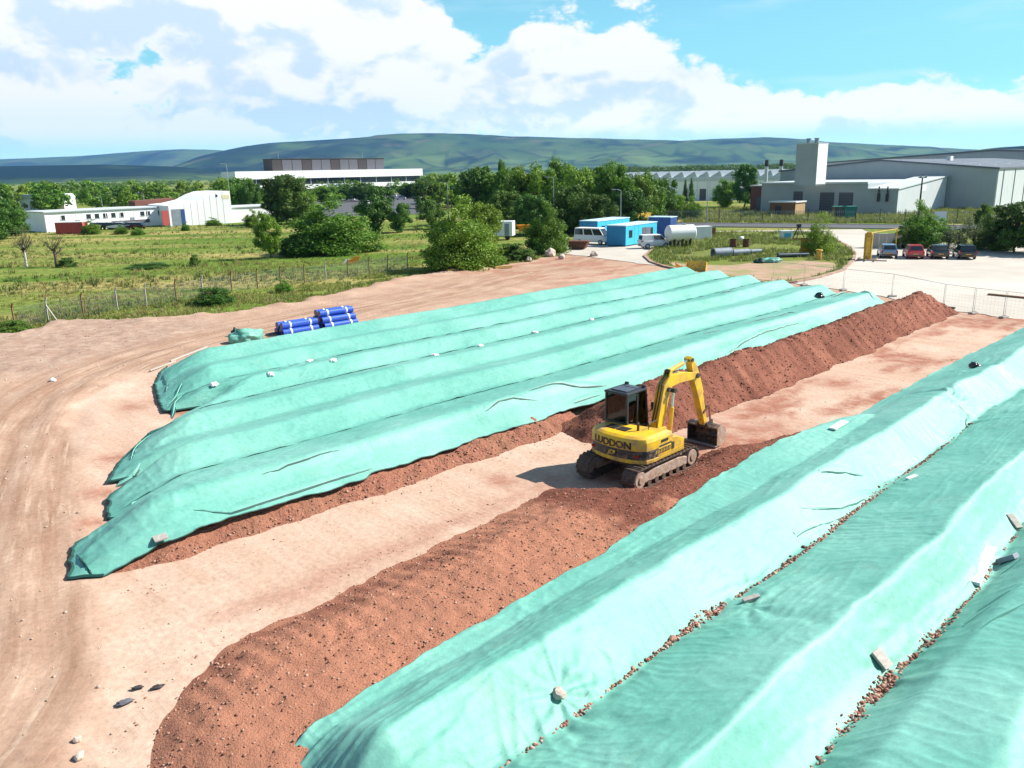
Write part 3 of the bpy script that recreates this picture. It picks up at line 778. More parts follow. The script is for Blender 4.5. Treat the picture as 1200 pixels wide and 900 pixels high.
def forest_shade_attr(X, Y):
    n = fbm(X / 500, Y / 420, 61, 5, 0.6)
    low = ss(hill_z(X, Y), 4, 30) * (1 - ss(Y, 5600, 6100)) * (1 - ss(X, -1900, -900)) * ss(n + 1.0, 0.2, 0.5)  # left ridge: conifers, with cloud shade painted in
    west_shade = ss(-X, 700, 1500) * ss(X, -2950, -2600) * ss(Y, 5300, 5600) * (1 - ss(Y, 7600, 8000)) * ss(n + 0.7, 0.1, 0.5) * 0.8  # cloud shadow on the main slope, painted as a dark patch
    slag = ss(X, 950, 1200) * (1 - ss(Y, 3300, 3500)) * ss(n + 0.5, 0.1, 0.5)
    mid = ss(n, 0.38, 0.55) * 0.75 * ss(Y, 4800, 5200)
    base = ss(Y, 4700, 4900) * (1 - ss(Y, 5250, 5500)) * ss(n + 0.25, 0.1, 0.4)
    return np.clip(np.maximum.reduce([low, west_shade, slag, mid, base]), 0, 1)


hx = np.concatenate([np.arange(-9000, -4600, 250), np.arange(-4600, 5000, 70), np.arange(5000, 9600, 250)])
hy = np.concatenate([np.arange(1900, 8200, 85), np.arange(8200, 13600, 240)])
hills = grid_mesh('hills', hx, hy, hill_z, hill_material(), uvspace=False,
                  attrs={'forest_shade': forest_shade_attr, 'fields': lambda a, b: ss(fbm(a / 380, b / 300, 71, 4), 0.25, 0.32) * (1 - ss(hill_z(a, b), 90, 170)) * 0.8 * (1 - (1 - ss(b, 5600, 6100)) * (1 - ss(a, -1900, -900)))})
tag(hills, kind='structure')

# ------------------------------------------------------------------ soil heaps
def prof(v, pts, r=0.16):
    x = [p[0] for p in pts]; z = [p[1] for p in pts]
    return (np.interp(v - r, x, z) + 2 * np.interp(v, x, z) + np.interp(v + r, x, z)) / 4


s1_toe = [(3, -13.2), (3.9, -13.9), (4.4, -14.6), (5.6, -15.5), (7.2, -16.1), (11, -16.4), (16.8, -16.8), (18.2, -16.75), (18.9, -15.4), (19.4, -14.55), (23.4, -14.45), (24.3, -14.8), (26, -13.9), (29, -13.1), (31.4, -12.5), (32.5, -12.0), (60, -12.0)]


def s1_z(U_, V_, fine=True):
    toe = np.interp(U_, [p[0] for p in s1_toe], [p[1] for p in s1_toe]) + 0.22 * fbm(U_ * 0.7, 0 * U_, 77, 3)
    w = (V_ - toe) / (-10.8 - toe)
    hm = np.interp(U_, [2.5, 5, 8, 14, 17.2, 18.6, 20.5, 23.4, 24.6, 27, 31, 33], [0.36, 0.42, 0.47, 0.52, 0.58, 0.66, 0.72, 0.78, 0.80, 0.68, 0.5, 0.1])
    z = hm * np.interp(w, [0, 0.06, 0.18, 0.34, 0.48, 0.7, 1.0], [0, 0.09, 0.42, 0.84, 1.0, 0.97, 0.85])
    endd = U_ - (3.5 + 0.25 * ((V_ + 12.5) / 1.5) ** 2 * (V_ < -12.5)); z = z * ss(endd, -0.2, 1.7)
    if fine:
        k = ss(z, 0.02, 0.25)
        n = 0.07 * fbm(U_ * 0.35, V_ * 0.7, 81, 3) + 0.026 * fbm(U_ * 2.6, V_ * 2.6, 84, 4, 0.7)
        # bucket combing down the left slope, fading towards the flat top
        n = n + 0.020 * np.sin(U_ * 12.5 + 2.0 * gn(U_ * 0.5, V_ * 0.6, 4)) * ss(-w, -0.62, -0.3) * (1 - ss(U_, 13, 18))
        z = z + k * n
    return z - 0.03


def s2_z(U_, V_, fine=True):
    vv_ = V_ - 0.28 * gn(U_ * 0.14, 0 * U_, 5)
    toe_r = -16.75 + 0.25 * fbm(U_ * 0.5, 0 * U_, 91, 3); toe_l = -20.75
    cr = -18.62
    t = np.where(vv_ > cr, (toe_r - vv_) / (toe_r - cr), (vv_ - toe_l) / (cr - toe_l))
    h = (1.78 + 0.16 * fbm(U_ * 0.3, 0 * U_, 95, 3)) * np.clip(t, 0, 1.2)
    h = np.where(t > 0.86, h - (t - 0.86) * 1.0, h)
    e = np.minimum((U_ - 22.3 - 0.35 * np.abs(vv_ - cr)) / 3.2, (60.3 - U_) / 2.6)
    z = np.minimum(h, 1.8 * np.clip(e, 0, 2))
    if fine:
        k = ss(z, 0.03, 0.3)
        z = z + k * (0.05 * np.sin(U_ * 5.5 + 2.5 * gn(U_ * 0.4, V_ * 0.2, 7)) * ss(t, 0.1, 0.5) + 0.05 * fbm(U_ * 1.5, V_ * 1.3, 97, 5, 0.68))
    return z - 0.03


def s3_z(U_, V_):
    toe = np.interp(U_, [5.4, 6.2, 8, 12.4, 22.3, 24], [-21.5, -20.95, -20.5, -20.25, -19.95, -20.2]) + 0.18 * fbm(U_ * 0.7, 0 * U_, 101, 3)
    t = (toe - V_) / 1.15
    z = 0.50 * np.clip(t, 0, 1.15) * ss(U_, 5.3, 6.6)
    return z + ss(z, 0.02, 0.2) * (0.07 * fbm(U_ * 1.6, V_ * 1.6, 103, 5, 0.62)) - 0.03


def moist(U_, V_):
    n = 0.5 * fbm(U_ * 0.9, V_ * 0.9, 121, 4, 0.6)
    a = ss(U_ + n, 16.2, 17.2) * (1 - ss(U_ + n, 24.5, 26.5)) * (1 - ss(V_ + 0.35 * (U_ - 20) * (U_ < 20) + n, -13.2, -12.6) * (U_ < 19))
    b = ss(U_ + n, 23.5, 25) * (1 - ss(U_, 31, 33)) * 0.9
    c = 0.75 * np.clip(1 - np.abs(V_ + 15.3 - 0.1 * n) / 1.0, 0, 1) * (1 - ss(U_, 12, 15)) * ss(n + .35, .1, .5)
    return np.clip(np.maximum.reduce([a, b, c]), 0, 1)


def two_soils():
    m = K['soil_pale'].copy(); m.name = 'two_soils'; nt = m.node_tree; N = nt.nodes; L = nt.links; b = N['Principled BSDF']
    src = b.inputs['Base Color'].links[0].from_socket; tc = N.new('ShaderNodeTexCoord')
    n = N.new('ShaderNodeTexNoise'); n.inputs['Scale'].default_value = 9; n.inputs['Detail'].default_value = 6; L.new(tc.outputs['Object'], n.inputs['Vector'])
    r = N.new('ShaderNodeMapRange'); r.inputs[1].default_value = 0.35; r.inputs[2].default_value = 0.65; L.new(n.outputs['Fac'], r.inputs[0])
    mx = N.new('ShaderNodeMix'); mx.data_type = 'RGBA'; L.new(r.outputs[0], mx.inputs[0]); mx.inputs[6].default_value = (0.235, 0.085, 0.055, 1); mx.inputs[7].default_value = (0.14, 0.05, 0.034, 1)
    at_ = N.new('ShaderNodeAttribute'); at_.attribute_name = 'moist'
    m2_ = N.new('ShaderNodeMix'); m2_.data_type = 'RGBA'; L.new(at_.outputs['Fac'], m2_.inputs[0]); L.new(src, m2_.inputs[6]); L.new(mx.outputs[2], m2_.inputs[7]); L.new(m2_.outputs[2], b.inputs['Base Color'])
    return m


heap1 = grid_mesh('soil_heap', np.arange(2.6, 33, 0.075), np.arange(-17.3, -10.2, 0.075), s1_z, two_soils(), attrs={'moist': moist}, keep=lambda a, b: s1_z(a, b) > -0.029)
tag(heap1, 'long low spread windrow of red soil in front, partly under the green tarpaulin edge', 'soil heap', 'windrows of red soil')
heap2 = grid_mesh('soil_heap', np.arange(22, 61, 0.1), np.arange(-21, -16, 0.1), s2_z, K['soil_dark'], keep=lambda a, b: s2_z(a, b) > -0.029)
tag(heap2, 'tall steep uncovered windrow of dark red-brown soil behind the digger', 'soil heap', 'windrows of red soil')
heap3 = grid_mesh('soil_heap', np.arange(5.2, 24.5, 0.09), np.arange(-21.45, -19.4, 0.09), s3_z, K['soil'], keep=lambda a, b: s3_z(a, b) > -0.029)
tag(heap3, 'narrow strip of red soil spilling out below the near edge of the far tarpaulins', 'soil heap', 'windrows of red soil')

_ico = None


def ico():
    global _ico
    if _ico is None:
        bm = bmesh.new(); bmesh.ops.create_icosphere(bm, subdivisions=1, radius=1)
        _ico = (np.array([v.co[:] for v in bm.verts]), np.array([[v.index for v in f.verts] for f in bm.faces])); bm.free()
    return _ico


def rocks(name, pos, size, m, flat=0.7, seed=0):
    """many lumps in one mesh; pos (n,3), size (n,)"""
    base, fc = ico(); R_ = np.random.default_rng(seed); n = len(pos)
    nv = len(base)
    jit = 1 + R_.uniform(-0.33, 0.33, (n, nv, 1))
    sc = np.asarray(size)[:, None, None] * np.stack([R_.uniform(0.7, 1.35, n), R_.uniform(0.6, 1.1, n), R_.uniform(0.5, 0.9, n) * flat], -1)[:, None, :]
    p = base[None] * jit * sc
    a = R_.uniform(0, 6.28, n); c, s = np.cos(a)[:, None], np.sin(a)[:, None]
    q = np.stack([p[..., 0] * c - p[..., 1] * s, p[..., 0] * s + p[..., 1] * c, p[..., 2]], -1) + np.asarray(pos)[:, None, :]
    f = (fc[None] + (np.arange(n) * nv)[:, None, None]).reshape(-1, 3)
    me = bpy.data.meshes.new(name); me.vertices.add(n * nv); me.vertices.foreach_set('co', q.ravel())
    me.loops.add(f.size); me.loops.foreach_set('vertex_index', f.ravel()); me.polygons.add(len(f))
    me.polygons.foreach_set('loop_start', np.arange(0, f.size, 3)); me.polygons.foreach_set('loop_total', np.full(len(f), 3))
    me.update(calc_edges=True); me.materials.append(m)
    o = bpy.data.objects.new(name, me); link(o); return o


def uvpos(u, v, z):
    x, y = W(u, v); return np.stack([x, y, z], -1)


def scatter_heap(name, zf, ur, vr, n, smin, smax, m, seed, cond=None):
    R_ = np.random.default_rng(seed); u = R_.uniform(*ur, n); v = R_.uniform(*vr, n)
    z = zf(u, v); k = z > (0.0 if cond is None else cond)
    u, v, z = u[k], v[k], z[k]; s = smin + (smax - smin) * R_.random(len(u)) ** 4
    return tag(rocks(name, uvpos(u, v, z + s * 0.15), s, m, 0.8, seed), kind='stuff')


scatter_heap('soil_clods', s1_z, (2.8, 32), (-17.0, -10.9), 17000, 0.009, 0.042, K['clods_dry'], 1)
scatter_heap('soil_clods', s2_z, (22.3, 60), (-20.7, -16.6), 7000, 0.018, 0.065, K['clods_wet'], 2)
scatter_heap('soil_clods', s3_z, (6.3, 22.5), (-20.95, -19.8), 2200, 0.015, 0.06, K['clods_dry'], 3)
def left_free(u, v): return (v > -20.3) | (u < 5)


# crumbs fallen on the pad round the toes, and loose stones on the haul road
R_ = np.random.default_rng(9); n = 700
u = R_.uniform(3, 30, n); side = R_.random(n) < 0.6
v = np.where(side, np.interp(u, [p[0] for p in s1_toe], [p[1] for p in s1_toe]) - np.abs(R_.normal(0, 0.35, n)), -20.0 + np.abs(R_.normal(0, 0.3, n)) + 0.1)
k = (u < 18.8) | ~side; u, v = u[k], v[k]
tag(rocks('loose_stones', uvpos(u, v, 0 * u + 0.03), 0.008 + 0.03 * R_.random(len(u)) ** 3, K['clods_dry'], 0.8, 12), kind='stuff')
n = 6000; u = R_.uniform(0, 40, n); v = R_.uniform(-62, -12, n)
k = (pad_mask(u, v) < 0.5) & (v > grass_v(u) + 0.5) & (u < 3 - (v + 13) * 0.9 + 4); u, v = u[k], v[k]
tag(rocks('loose_stones', uvpos(u, v, earth_z(u[None], v[None])[0] + 0.01), 0.010 + 0.055 * R_.random(len(u)) ** 5, K['stones_mix'], 0.8, 13), kind='stuff')

n = 3500; u = R_.uniform(3, 58, n); v = R_.uniform(-44, -12, n); k = (pad_mask(u, v) > 0.4) & (left_free(u, v)) & (s1_z(u, v) < 0) & (s2_z(u, v) < 0) & (s3_z(u, v) < 0); u, v = u[k], v[k]
tag(rocks('loose_stones', uvpos(u, v, earth_z(u[None], v[None])[0] + 0.008), 0.008 + 0.03 * R_.random(len(u)) ** 4, K['stones_mix'], 0.7, 14), kind='stuff')

# ------------------------------------------------------------------ tarpaulins
VB = [-43.9, -40.0, -36.2, -32.5, -28.9, -25.2, -21.0]
le_v = [-43.9, -43.0, -40, -36.1, -34.9, -34.45, -34.0, -33.0, -32.4, -29.6, -27.9, -27.55, -26.4, -24.75, -24.5, -23.5, -21.5, -20.8]
le_u = [17.3, 16.6, 15.0, 13.7, 13.3, 14.6, 15.0, 13.3, 11.7, 9.5, 8.5, 9.4, 8.0, 7.4, 7.9, 6.0, 5.3, 6.4]


def lend(v): return np.interp(v, le_v, le_u)
def rend(v): return 67.6 + (np.asarray(v) + 43.9) * (-7.4 / 22.9)


def left_z(U_, V_):
    wv = V_ - 0.35 * gn(U_ * 0.11, V_ * 0.05, 3) * ss(V_, -43.4, -41) * (1 - ss(V_, -23, -21.3))
    pts = [(-44.4, 0.0), (-43.9, 0.05), (-42.9, 0.8), (-41.6, 1.15)]
    for i in range(1, 6):
        a, b = VB[i], VB[i + 1]
        pts += [(a, 0.66), (a + (b - a) * 0.70, 1.21)]
    pts += [(-21.9, 0.9), (-21.25, 0.56), (-20.9, 0.40), (-20.0, 0.02)]
    z = prof(wv, pts, 0.12)
    e = U_ - lend(V_); r = rend(V_) - U_
    z = z * ss(e, -0.35, 2.9) ** 0.8 * ss(r, -0.3, 2.4)
    return z


r1_edge_u = [5.2, 7, 12.5, 21.5, 31.7, 42, 52, 60]; r1_edge_v = [-11.3, -11.55, -11.7, -12.1, -12.35, -12.55, -12.3, -12.2]
RB = [None, -8.42, -4.55, 1.2]


def right_z(U_, V_):
    w = V_ - 0.22 * gn(U_ * 0.13, 0 * U_, 13) - 0.10 * gn(U_ * 0.5, V_ * 0.2, 14)
    ed = np.interp(U_, r1_edge_u, r1_edge_v)
    pts = [(-12.6, 0.10), (-11.7, 0.36), (-9.72, 1.13), (-8.75, 0.40), (-8.42, 0.2),
           (-8.1, 0.36), (-6.8, 0.83), (-5.60, 1.25), (-4.95, 0.50), (-4.55, 0.22),
           (-4.3, 0.45), (-3.6, 1.05), (-2.2, 1.42), (-1.2, 1.15), (-0.2, 0.7), (1.2, 0.03)]
    z = prof(w, pts, 0.07)
    z = np.where(V_ < -10.4, np.maximum(z * ss(V_ - ed, -0.5, 1.4) ** 0.4, s1_z(U_, V_, False) * (U_ < 33) + 0.07), z)
    z = z * ss(U_, 4.9, 6.6) * (1 - ss(U_, 59, 61.5)) + 0.03
    return z


def wrinkle(U_, V_, e, amp=1.0, pins=()):
    a = 1 - np.abs(gn(U_ * 2.3 + 0.6 * gn(U_ * .8, V_ * .8, 2), V_ * 0.42, 23)) * 2.2
    b = 1 - np.abs(gn(U_ * 0.28, V_ * 3.1 + 0.6 * gn(U_ * .4, V_ * .4, 9), 25)) * 2.2
    c = fbm(U_ * 0.7, V_ * 0.9, 27, 4)
    msk = ss(fbm(U_ * 0.22, V_ * 0.4, 29, 2), -0.25, 0.5)
    d_ = 1 - np.abs(gn(U_ * 1.3 + V_ * 1.2, V_ * 0.9 - U_ * .5, 28)) * 2.4
    z = 0.020 * np.clip(a, 0, 1) ** 4 * msk + 0.026 * np.clip(b, 0, 1) ** 5 * (1.1 - msk) + 0.016 * np.clip(d_, 0, 1) ** 5 * ss(fbm(U_ * 0.3, V_ * 0.5, 30, 2), 0, 0.4) + 0.016 * c
    for sv in (-8.42, -4.55):
        dv_ = V_ - sv; z = z + 0.045 * np.exp(-np.abs(dv_) / 0.55) * np.clip(1 - np.abs(gn(U_ * 1.6 + dv_ * 1.1, V_ * 0.35, 71)) * 2.4, 0, 1) ** 2 * ss(fbm(U_ * 0.3, V_ * 0, 73, 2), -0.4, 0.3)
    if e is not None:                                        # gathered folds running in from the open end
        z = z + 0.12 * np.exp(-e / 1.5) * np.clip(1 - np.abs(gn(U_ * 0.35, V_ * 1.9, 33)) * 2, 0, 1) ** 2 + 0.055 * np.exp(-e / 2.2) * np.clip(1 - np.abs(gn(U_ * 0.6 + V_ * .5, V_ * 3.6, 34)) * 2, 0, 1) ** 2
    for (pu, pv, am, fr) in pins:
        du, dv = U_ - pu, V_ - pv; r = np.hypot(du, dv); th = np.arctan2(dv, du)
        z = z + am * np.exp(-r / 1.1) * (1 - np.exp(-r * 4)) * np.sin(th * fr + pu + 2.2 * gn(U_ * 1.4, V_ * 1.4, 58)) * np.clip(0.6 + 1.2 * gn(np.cos(th) * 1.3, np.sin(th) * 1.3, 59), 0, 1.2) - am * 0.6 * np.exp(-(r / 0.35) ** 2)
    return z * amp


def put_sheet(name, label, uA, uB, vA, vB, zf, n_u, n_v, lift, pins=(), ends=True, group=None, close=None):
    """one cloth: u from uA(v) to uB(v), v from vA(u) to vB(u)"""
    s_ = np.linspace(0, 1, n_u) ** 1.25; t_ = np.linspace(0, 1, n_v)
    Sg, Tg = np.meshgrid(s_, t_, indexing='ij')
    vm = 0.5 * (vA(20.0) + vB(20.0)); un = uA(vm) + (uB(vm) - uA(vm)) * Sg
    V_ = vA(un) + (vB(un) - vA(un)) * Tg
    U_ = uA(V_) + (uB(V_) - uA(V_)) * Sg
    tail = 0.10 * gn(V_ * 3.3, 0 * V_, 51) * np.exp(-(U_ - uA(V_)) / 0.8)
    U_ = U_ + tail
    e = np.maximum(U_ - uA(V_), 0) if ends else None
    Z = zf(U_, V_) + wrinkle(U_, V_, e, 1.0, pins) * ss(zf(U_, V_), 0.0, 0.3) + lift
    edge = 0.04 * np.clip(gn(U_ * 1.1, V_ * 1.1, 57), -0.4, 1)
    Z = Z + edge * ss(-Tg, -0.05, 0.0) + edge * ss(Tg, 0.95, 1)
    Z = np.maximum(Z, 0.055)
    co = uvpos(U_, V_, Z).reshape(-1, 3); idx = np.arange(n_u * n_v).reshape(n_u, n_v)
    q = np.stack([idx[:-1, :-1], idx[:-1, 1:], idx[1:, 1:], idx[1:, :-1]], -1).reshape(-1, 4)
    me = bpy.data.meshes.new(name); me.vertices.add(len(co)); me.vertices.foreach_set('co', co.ravel())
    me.loops.add(q.size); me.loops.foreach_set('vertex_index', q.ravel()); me.polygons.add(len(q))
    me.polygons.foreach_set('loop_start', np.arange(0, q.size, 4)); me.polygons.foreach_set('loop_total', np.full(len(q), 4))
    me.update(calc_edges=True); me.materials.append(K['tarp']); me.polygons.foreach_set('use_smooth', np.ones(len(q), bool))
    o = bpy.data.objects.new(name, me); link(o)
    tag(o, label, 'tarpaulin', group)
    return o, U_, V_, Z


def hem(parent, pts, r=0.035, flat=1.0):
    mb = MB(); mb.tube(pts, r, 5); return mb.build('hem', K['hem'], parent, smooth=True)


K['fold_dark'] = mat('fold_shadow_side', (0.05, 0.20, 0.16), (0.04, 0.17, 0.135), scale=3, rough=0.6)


def fold(parent, path, zf, w=0.34, h=0.10):
    """a flap of cloth turned over along a path of (u,v): raised lip, crease shade painted as a dark strip along its free edge"""
    pts = np.array(path, float)
    q = [pts[0]]
    for a, b in zip(pts[:-1], pts[1:]):
        n = max(2, int(np.hypot(*(b - a)) / 0.35))
        q += [a + (b - a) * (i + 1) / n for i in range(n)]
    q = np.array(q)
    for _ in range(2): q[1:-1] = (q[:-2] + 2 * q[1:-1] + q[2:]) / 4
    q[:, 1] += 0.06 * fbm(q[:, 0] * 1.3, q[:, 0] * 0, 63, 3)
    if zf is lz: q[:, 1] = np.minimum(q[:, 1], -21.25)
    n = len(q); env = np.sin(np.pi * np.clip(np.linspace(0.02, 0.98, n), 0, 1)) ** 0.6
    rings = []
    for k, (dv, dz) in enumerate(((-w, 0.0), (-w * 0.45, 0.7 * h), (0.0, h), (0.06, h * 0.75))):
        z = zf(q[:, 0], q[:, 1] + dv * env) + 0.03 + dz * env
        rings.append(uvpos(q[:, 0], q[:, 1] + dv * env, z))
    co = np.concatenate(rings); f = []
    for k in range(3):
        for i in range(n - 1): f.append((k * n + i, (k + 1) * n + i, (k + 1) * n + i + 1, k * n + i + 1))
    mb = MB(); mb.add(co, f); o = mb.build('fold', K['tarp'], parent, smooth=True)
    edge = uvpos(q[:, 0], q[:, 1] + 0.07, zf(q[:, 0], q[:, 1] + 0.07) + 0.03 + 0.4 * h * env)
    mb = MB(); mb.tube([tuple(p) for p in edge], [0.010 + (0.034 if zf is lz else 0.012) * x for x in env], 5); mb.build('crease_shade', K['hem'] if zf is lz else K['fold_dark'], o, smooth=True)  # dark strip painting the shade inside the crease
    return o


left_labels = ['green tarpaulin over the windrow nearest the grass field, below the blue pipe stacks',
               'green tarpaulin second from the grass field, weighed down by white bags',
               'green tarpaulin over the third windrow from the grass field in the far block',
               'green tarpaulin over the fourth windrow from the grass field, striped light and dark',
               'green tarpaulin next to the outermost one of the far block, its end creased and lifted',
               'green tarpaulin nearest the digger in the far block, its bunched corner reaching furthest left']
pins_l = [(*auv(251, 452, .9), 0.10, 9), (*auv(317, 440, .9), 0.08, 8), (*auv(363, 425, .9), 0.08, 9), (*auv(390, 424, .9), 0.07, 7)]
LT = []
for i in range(6):
    a, b = VB[i], VB[i + 1]
    va = (lambda u, a=a, i=i: a + (0.12 * gn(np.asarray(u) * 0.3, 0 * np.asarray(u), 40 + i) if i else 0.25 * fbm(np.asarray(u) * 0.4, 0 * np.asarray(u), 38, 3)) - (0.25 if i else 0))
    vb = (lambda u, b=b, i=i: b + 0.30 * (i < 5) + (0.14 * fbm(np.asarray(u) * 0.5, 0 * np.asarray(u), 46, 3) if i == 5 else 0.1 * gn(np.asarray(u) * 0.3, 0 * np.asarray(u), 41 + i)))
    o, U_, V_, Z = put_sheet('tarpaulin', left_labels[i], lend, rend, va, vb, left_z, 520, 46, 0.035 + 0.022 * ((i * 2) % 3), pins_l if i < 3 else (), True, 'green tarpaulins of the far block')
    LT.append(o)
    hem(o, [tuple(p) for p in uvpos(U_[0], V_[0], Z[0] + 0.01)], 0.05)
    if i == 5: hem(o, [tuple(p) for p in uvpos(U_[:, -1], V_[:, -1], Z[:, -1] - 0.015)], 0.022)


def lz(u, v): return left_z(np.asarray(u, float), np.asarray(v, float))
def rz_(u, v): return right_z(np.asarray(u, float), np.asarray(v, float))


def path_px(pts, z): return [auv(x, y, z) for x, y in pts]


fold(LT[5], path_px([(205, 603), (300, 592), (380, 577), (470, 553)], 0.75), lz, 0.4, 0.10)
fold(LT[5], path_px([(300, 563), (360, 545), (400, 533)], 0.95), lz, 0.3, 0.06)
fold(LT[5], path_px([(562, 486), (590, 474), (632, 468)], 0.95), lz, 0.35, 0.08)
fold(LT[5], path_px([(615, 466), (645, 456), (680, 452), (712, 445)], 1.0), lz, 0.4, 0.10)
fold(LT[5], path_px([(672, 470), (690, 464), (712, 458)], 0.8), lz, 0.3, 0.07)
fold(LT[5], path_px([(866, 383), (895, 374), (930, 370)], 1.0), lz, 0.4, 0.10)
fold(LT[5], path_px([(818, 393), (845, 389)], 1.0), lz, 0.3, 0.08)
fold(LT[4], path_px([(905, 374), (922, 368), (935, 371)], 1.0), lz, 0.3, 0.12)
fold(LT[5], path_px([(850, 412), (890, 394), (938, 380)], 0.7), lz, 0.3, 0.07)
fold(LT[4], path_px([(975, 348), (990, 342), (1005, 344)], 0.9), lz, 0.4, 0.16)
fold(LT[5], path_px([(1005, 344), (1015, 352), (1026, 354)], 0.7), lz, 0.4, 0.16)
fold(LT[2], path_px([(845, 343), (858, 341)], 1.0), lz, 0.35, 0.1)
for p in ([(150, 540), (160, 520), (176, 503)], [(135, 558), (155, 552), (172, 541)], [(130, 603), (150, 592), (162, 585)], [(88, 640), (96, 655), (108, 664)]):
    fold(LT[4 if p[0][1] < 570 else 5], path_px(p, 0.4), lz, 0.3, 0.14)
for p in ([(190, 432), (196, 448), (193, 462)], [(192, 470), (205, 462), (218, 450)], [(200, 478), (206, 466), (214, 460)]):
    fold(LT[1], path_px(p, 0.5), lz, 0.35, 0.16)

right_labels = ['green tarpaulin beside the open pad and the spread soil, first of the near block',
                'green tarpaulin in the middle of the near block, between the two rubble seams',
                'green tarpaulin in the bottom corner, beyond the second rubble seam with planks on it']
pins_r = [(*auv(655, 815, .5), 0.07, 9), (*auv(880, 704, .7), 0.06, 8), (*auv(1033, 774, .6), 0.06, 6), (*auv(1115, 470, .8), 0.10, 9), (*auv(1140, 430, .8), 0.06, 7)]
one = lambda c: (lambda x: c + 0 * np.asarray(x, float))
RT = []
for i, (va, vb, nv_) in enumerate(((lambda u: np.interp(u, r1_edge_u, r1_edge_v) + 0.10 * fbm(np.asarray(u) * 0.6, 0 * np.asarray(u), 66, 3), one(-8.36), 44),
                                   (one(-8.50), one(-4.50), 48), (one(-4.62), one(1.25), 60))):
    o, U_, V_, Z = put_sheet('tarpaulin', right_labels[i], one([5.1, 5.3, 5.0][i]), one([60.5, 60.8, 61][i]), va, vb, right_z, 900, int(nv_ * 1.5), 0.02 + 0.012 * i, pins_r, True, 'green tarpaulins of the near block')
    RT.append(o)
    if i == 0:
        hem(o, [tuple(p) for p in uvpos(U_[:, 0], V_[:, 0], Z[:, 0] - 0.02)], 0.02)
        hem(o, [tuple(p) for p in uvpos(U_[0], V_[0], Z[0] + 0.01)], 0.035)
for p, z in (([(935, 603), (985, 588), (1035, 565), (1090, 532)], 0.6), ([(1100, 520), (1120, 505), (1133, 480)], 0.75), ([(930, 628), (985, 600), (1010, 588)], 0.45),
             ([(960, 560), (1010, 548)], 0.9)):
    fold(RT[0], path_px(p, z), rz_, 0.25, 0.03)
for p, z in (([(1130, 760), (1165, 740), (1200, 725)], 0.8), ([(1140, 715), (1170, 706), (1200, 700)], 0.8), ([(1160, 665), (1180, 660), (1200, 652)], 0.7), ([(1125, 735), (1155, 722)], 0.7)):
    fold(RT[2], path_px(p, z), rz_, 0.22, 0.045)

# rubble lying in the seams of the near block
def seam(u0, u1, vc_, n, wid, seed):
    R_ = np.random.default_rng(seed); u = u0 + (u1 - u0) * R_.random(n)
    dens_ = ss(fbm(u * 0.35, 0 * u, seed, 3), -0.5, 0.35) * (1 - 0.9 * ss(u, u0 + (u1 - u0) * 0.55, u1 * 0.97))
    k = R_.random(n) < np.clip(dens_ * 0.7 + 0.3 * (1 - ss(u, u0 + (u1 - u0) * 0.6, u1)), 0, 1); u = u[k]
    v = vc_ + 0.22 * gn(u * 0.13, 0 * u, 13) + R_.normal(0, wid, len(u)) * (0.4 + dens_[k]); s = 0.012 + 0.042 * R_.random(len(u)) ** 2.0
    o = rocks('rubble', uvpos(u, v, right_z(u, v) + 0.03 + s * 0.4), s, K['rubble_mix'], 0.9, seed)
    return tag(o, kind='stuff')


seam(6, 34, -8.40, 6000, 0.042, 201)
seam(6, 27, -4.56, 6500, 0.050, 202)
print('heaps done')

# ------------------------------------------------------------------ excavator (local axes: x right, y forward, z up)
def text_mesh(name, txt, size, m, parent, loc, rot, depth=0.012, shear=0.0, sx=1.0):
    cu = bpy.data.curves.new(name, 'FONT'); cu.body = txt; cu.size = size; cu.extrude = depth; cu.align_x = 'CENTER'; cu.align_y = 'CENTER'; cu.shear = shear; cu.offset = 0.008
    o = bpy.data.objects.new(name, cu); C.objects.link(o)
    dg = bpy.context.evaluated_depsgraph_get(); dg.update()
    me = bpy.data.meshes.new_from_object(o.evaluated_get(dg)); bpy.data.objects.remove(o); bpy.data.curves.remove(cu)
    me.materials.clear(); me.materials.append(m); me.name = name
    q = bpy.data.objects.new(name, me); link(q, parent); q.location = loc; q.rotation_euler = rot; q.scale = (sx, 1, 1)
    return q


exu, exv = 21.35, -15.35
ex = thing('excavator', 'yellow tracked excavator with black cab standing on red soil between the tarpaulins', 'excavator', (*W(exu, exv), 0.06), math.radians(-45)); ex.scale = (0.96, 1, 1)


def stadium(r, l, n=9, z0=0.0):
    p = [(l + r * math.sin(math.pi * i / n), z0 + r - r * math.cos(math.pi * i / n)) for i in range(n + 1)]
    p += [(-l - r * math.sin(math.pi * i / n), z0 + r + r * math.cos(math.pi * i / n)) for i in range(n + 1)]
    return p


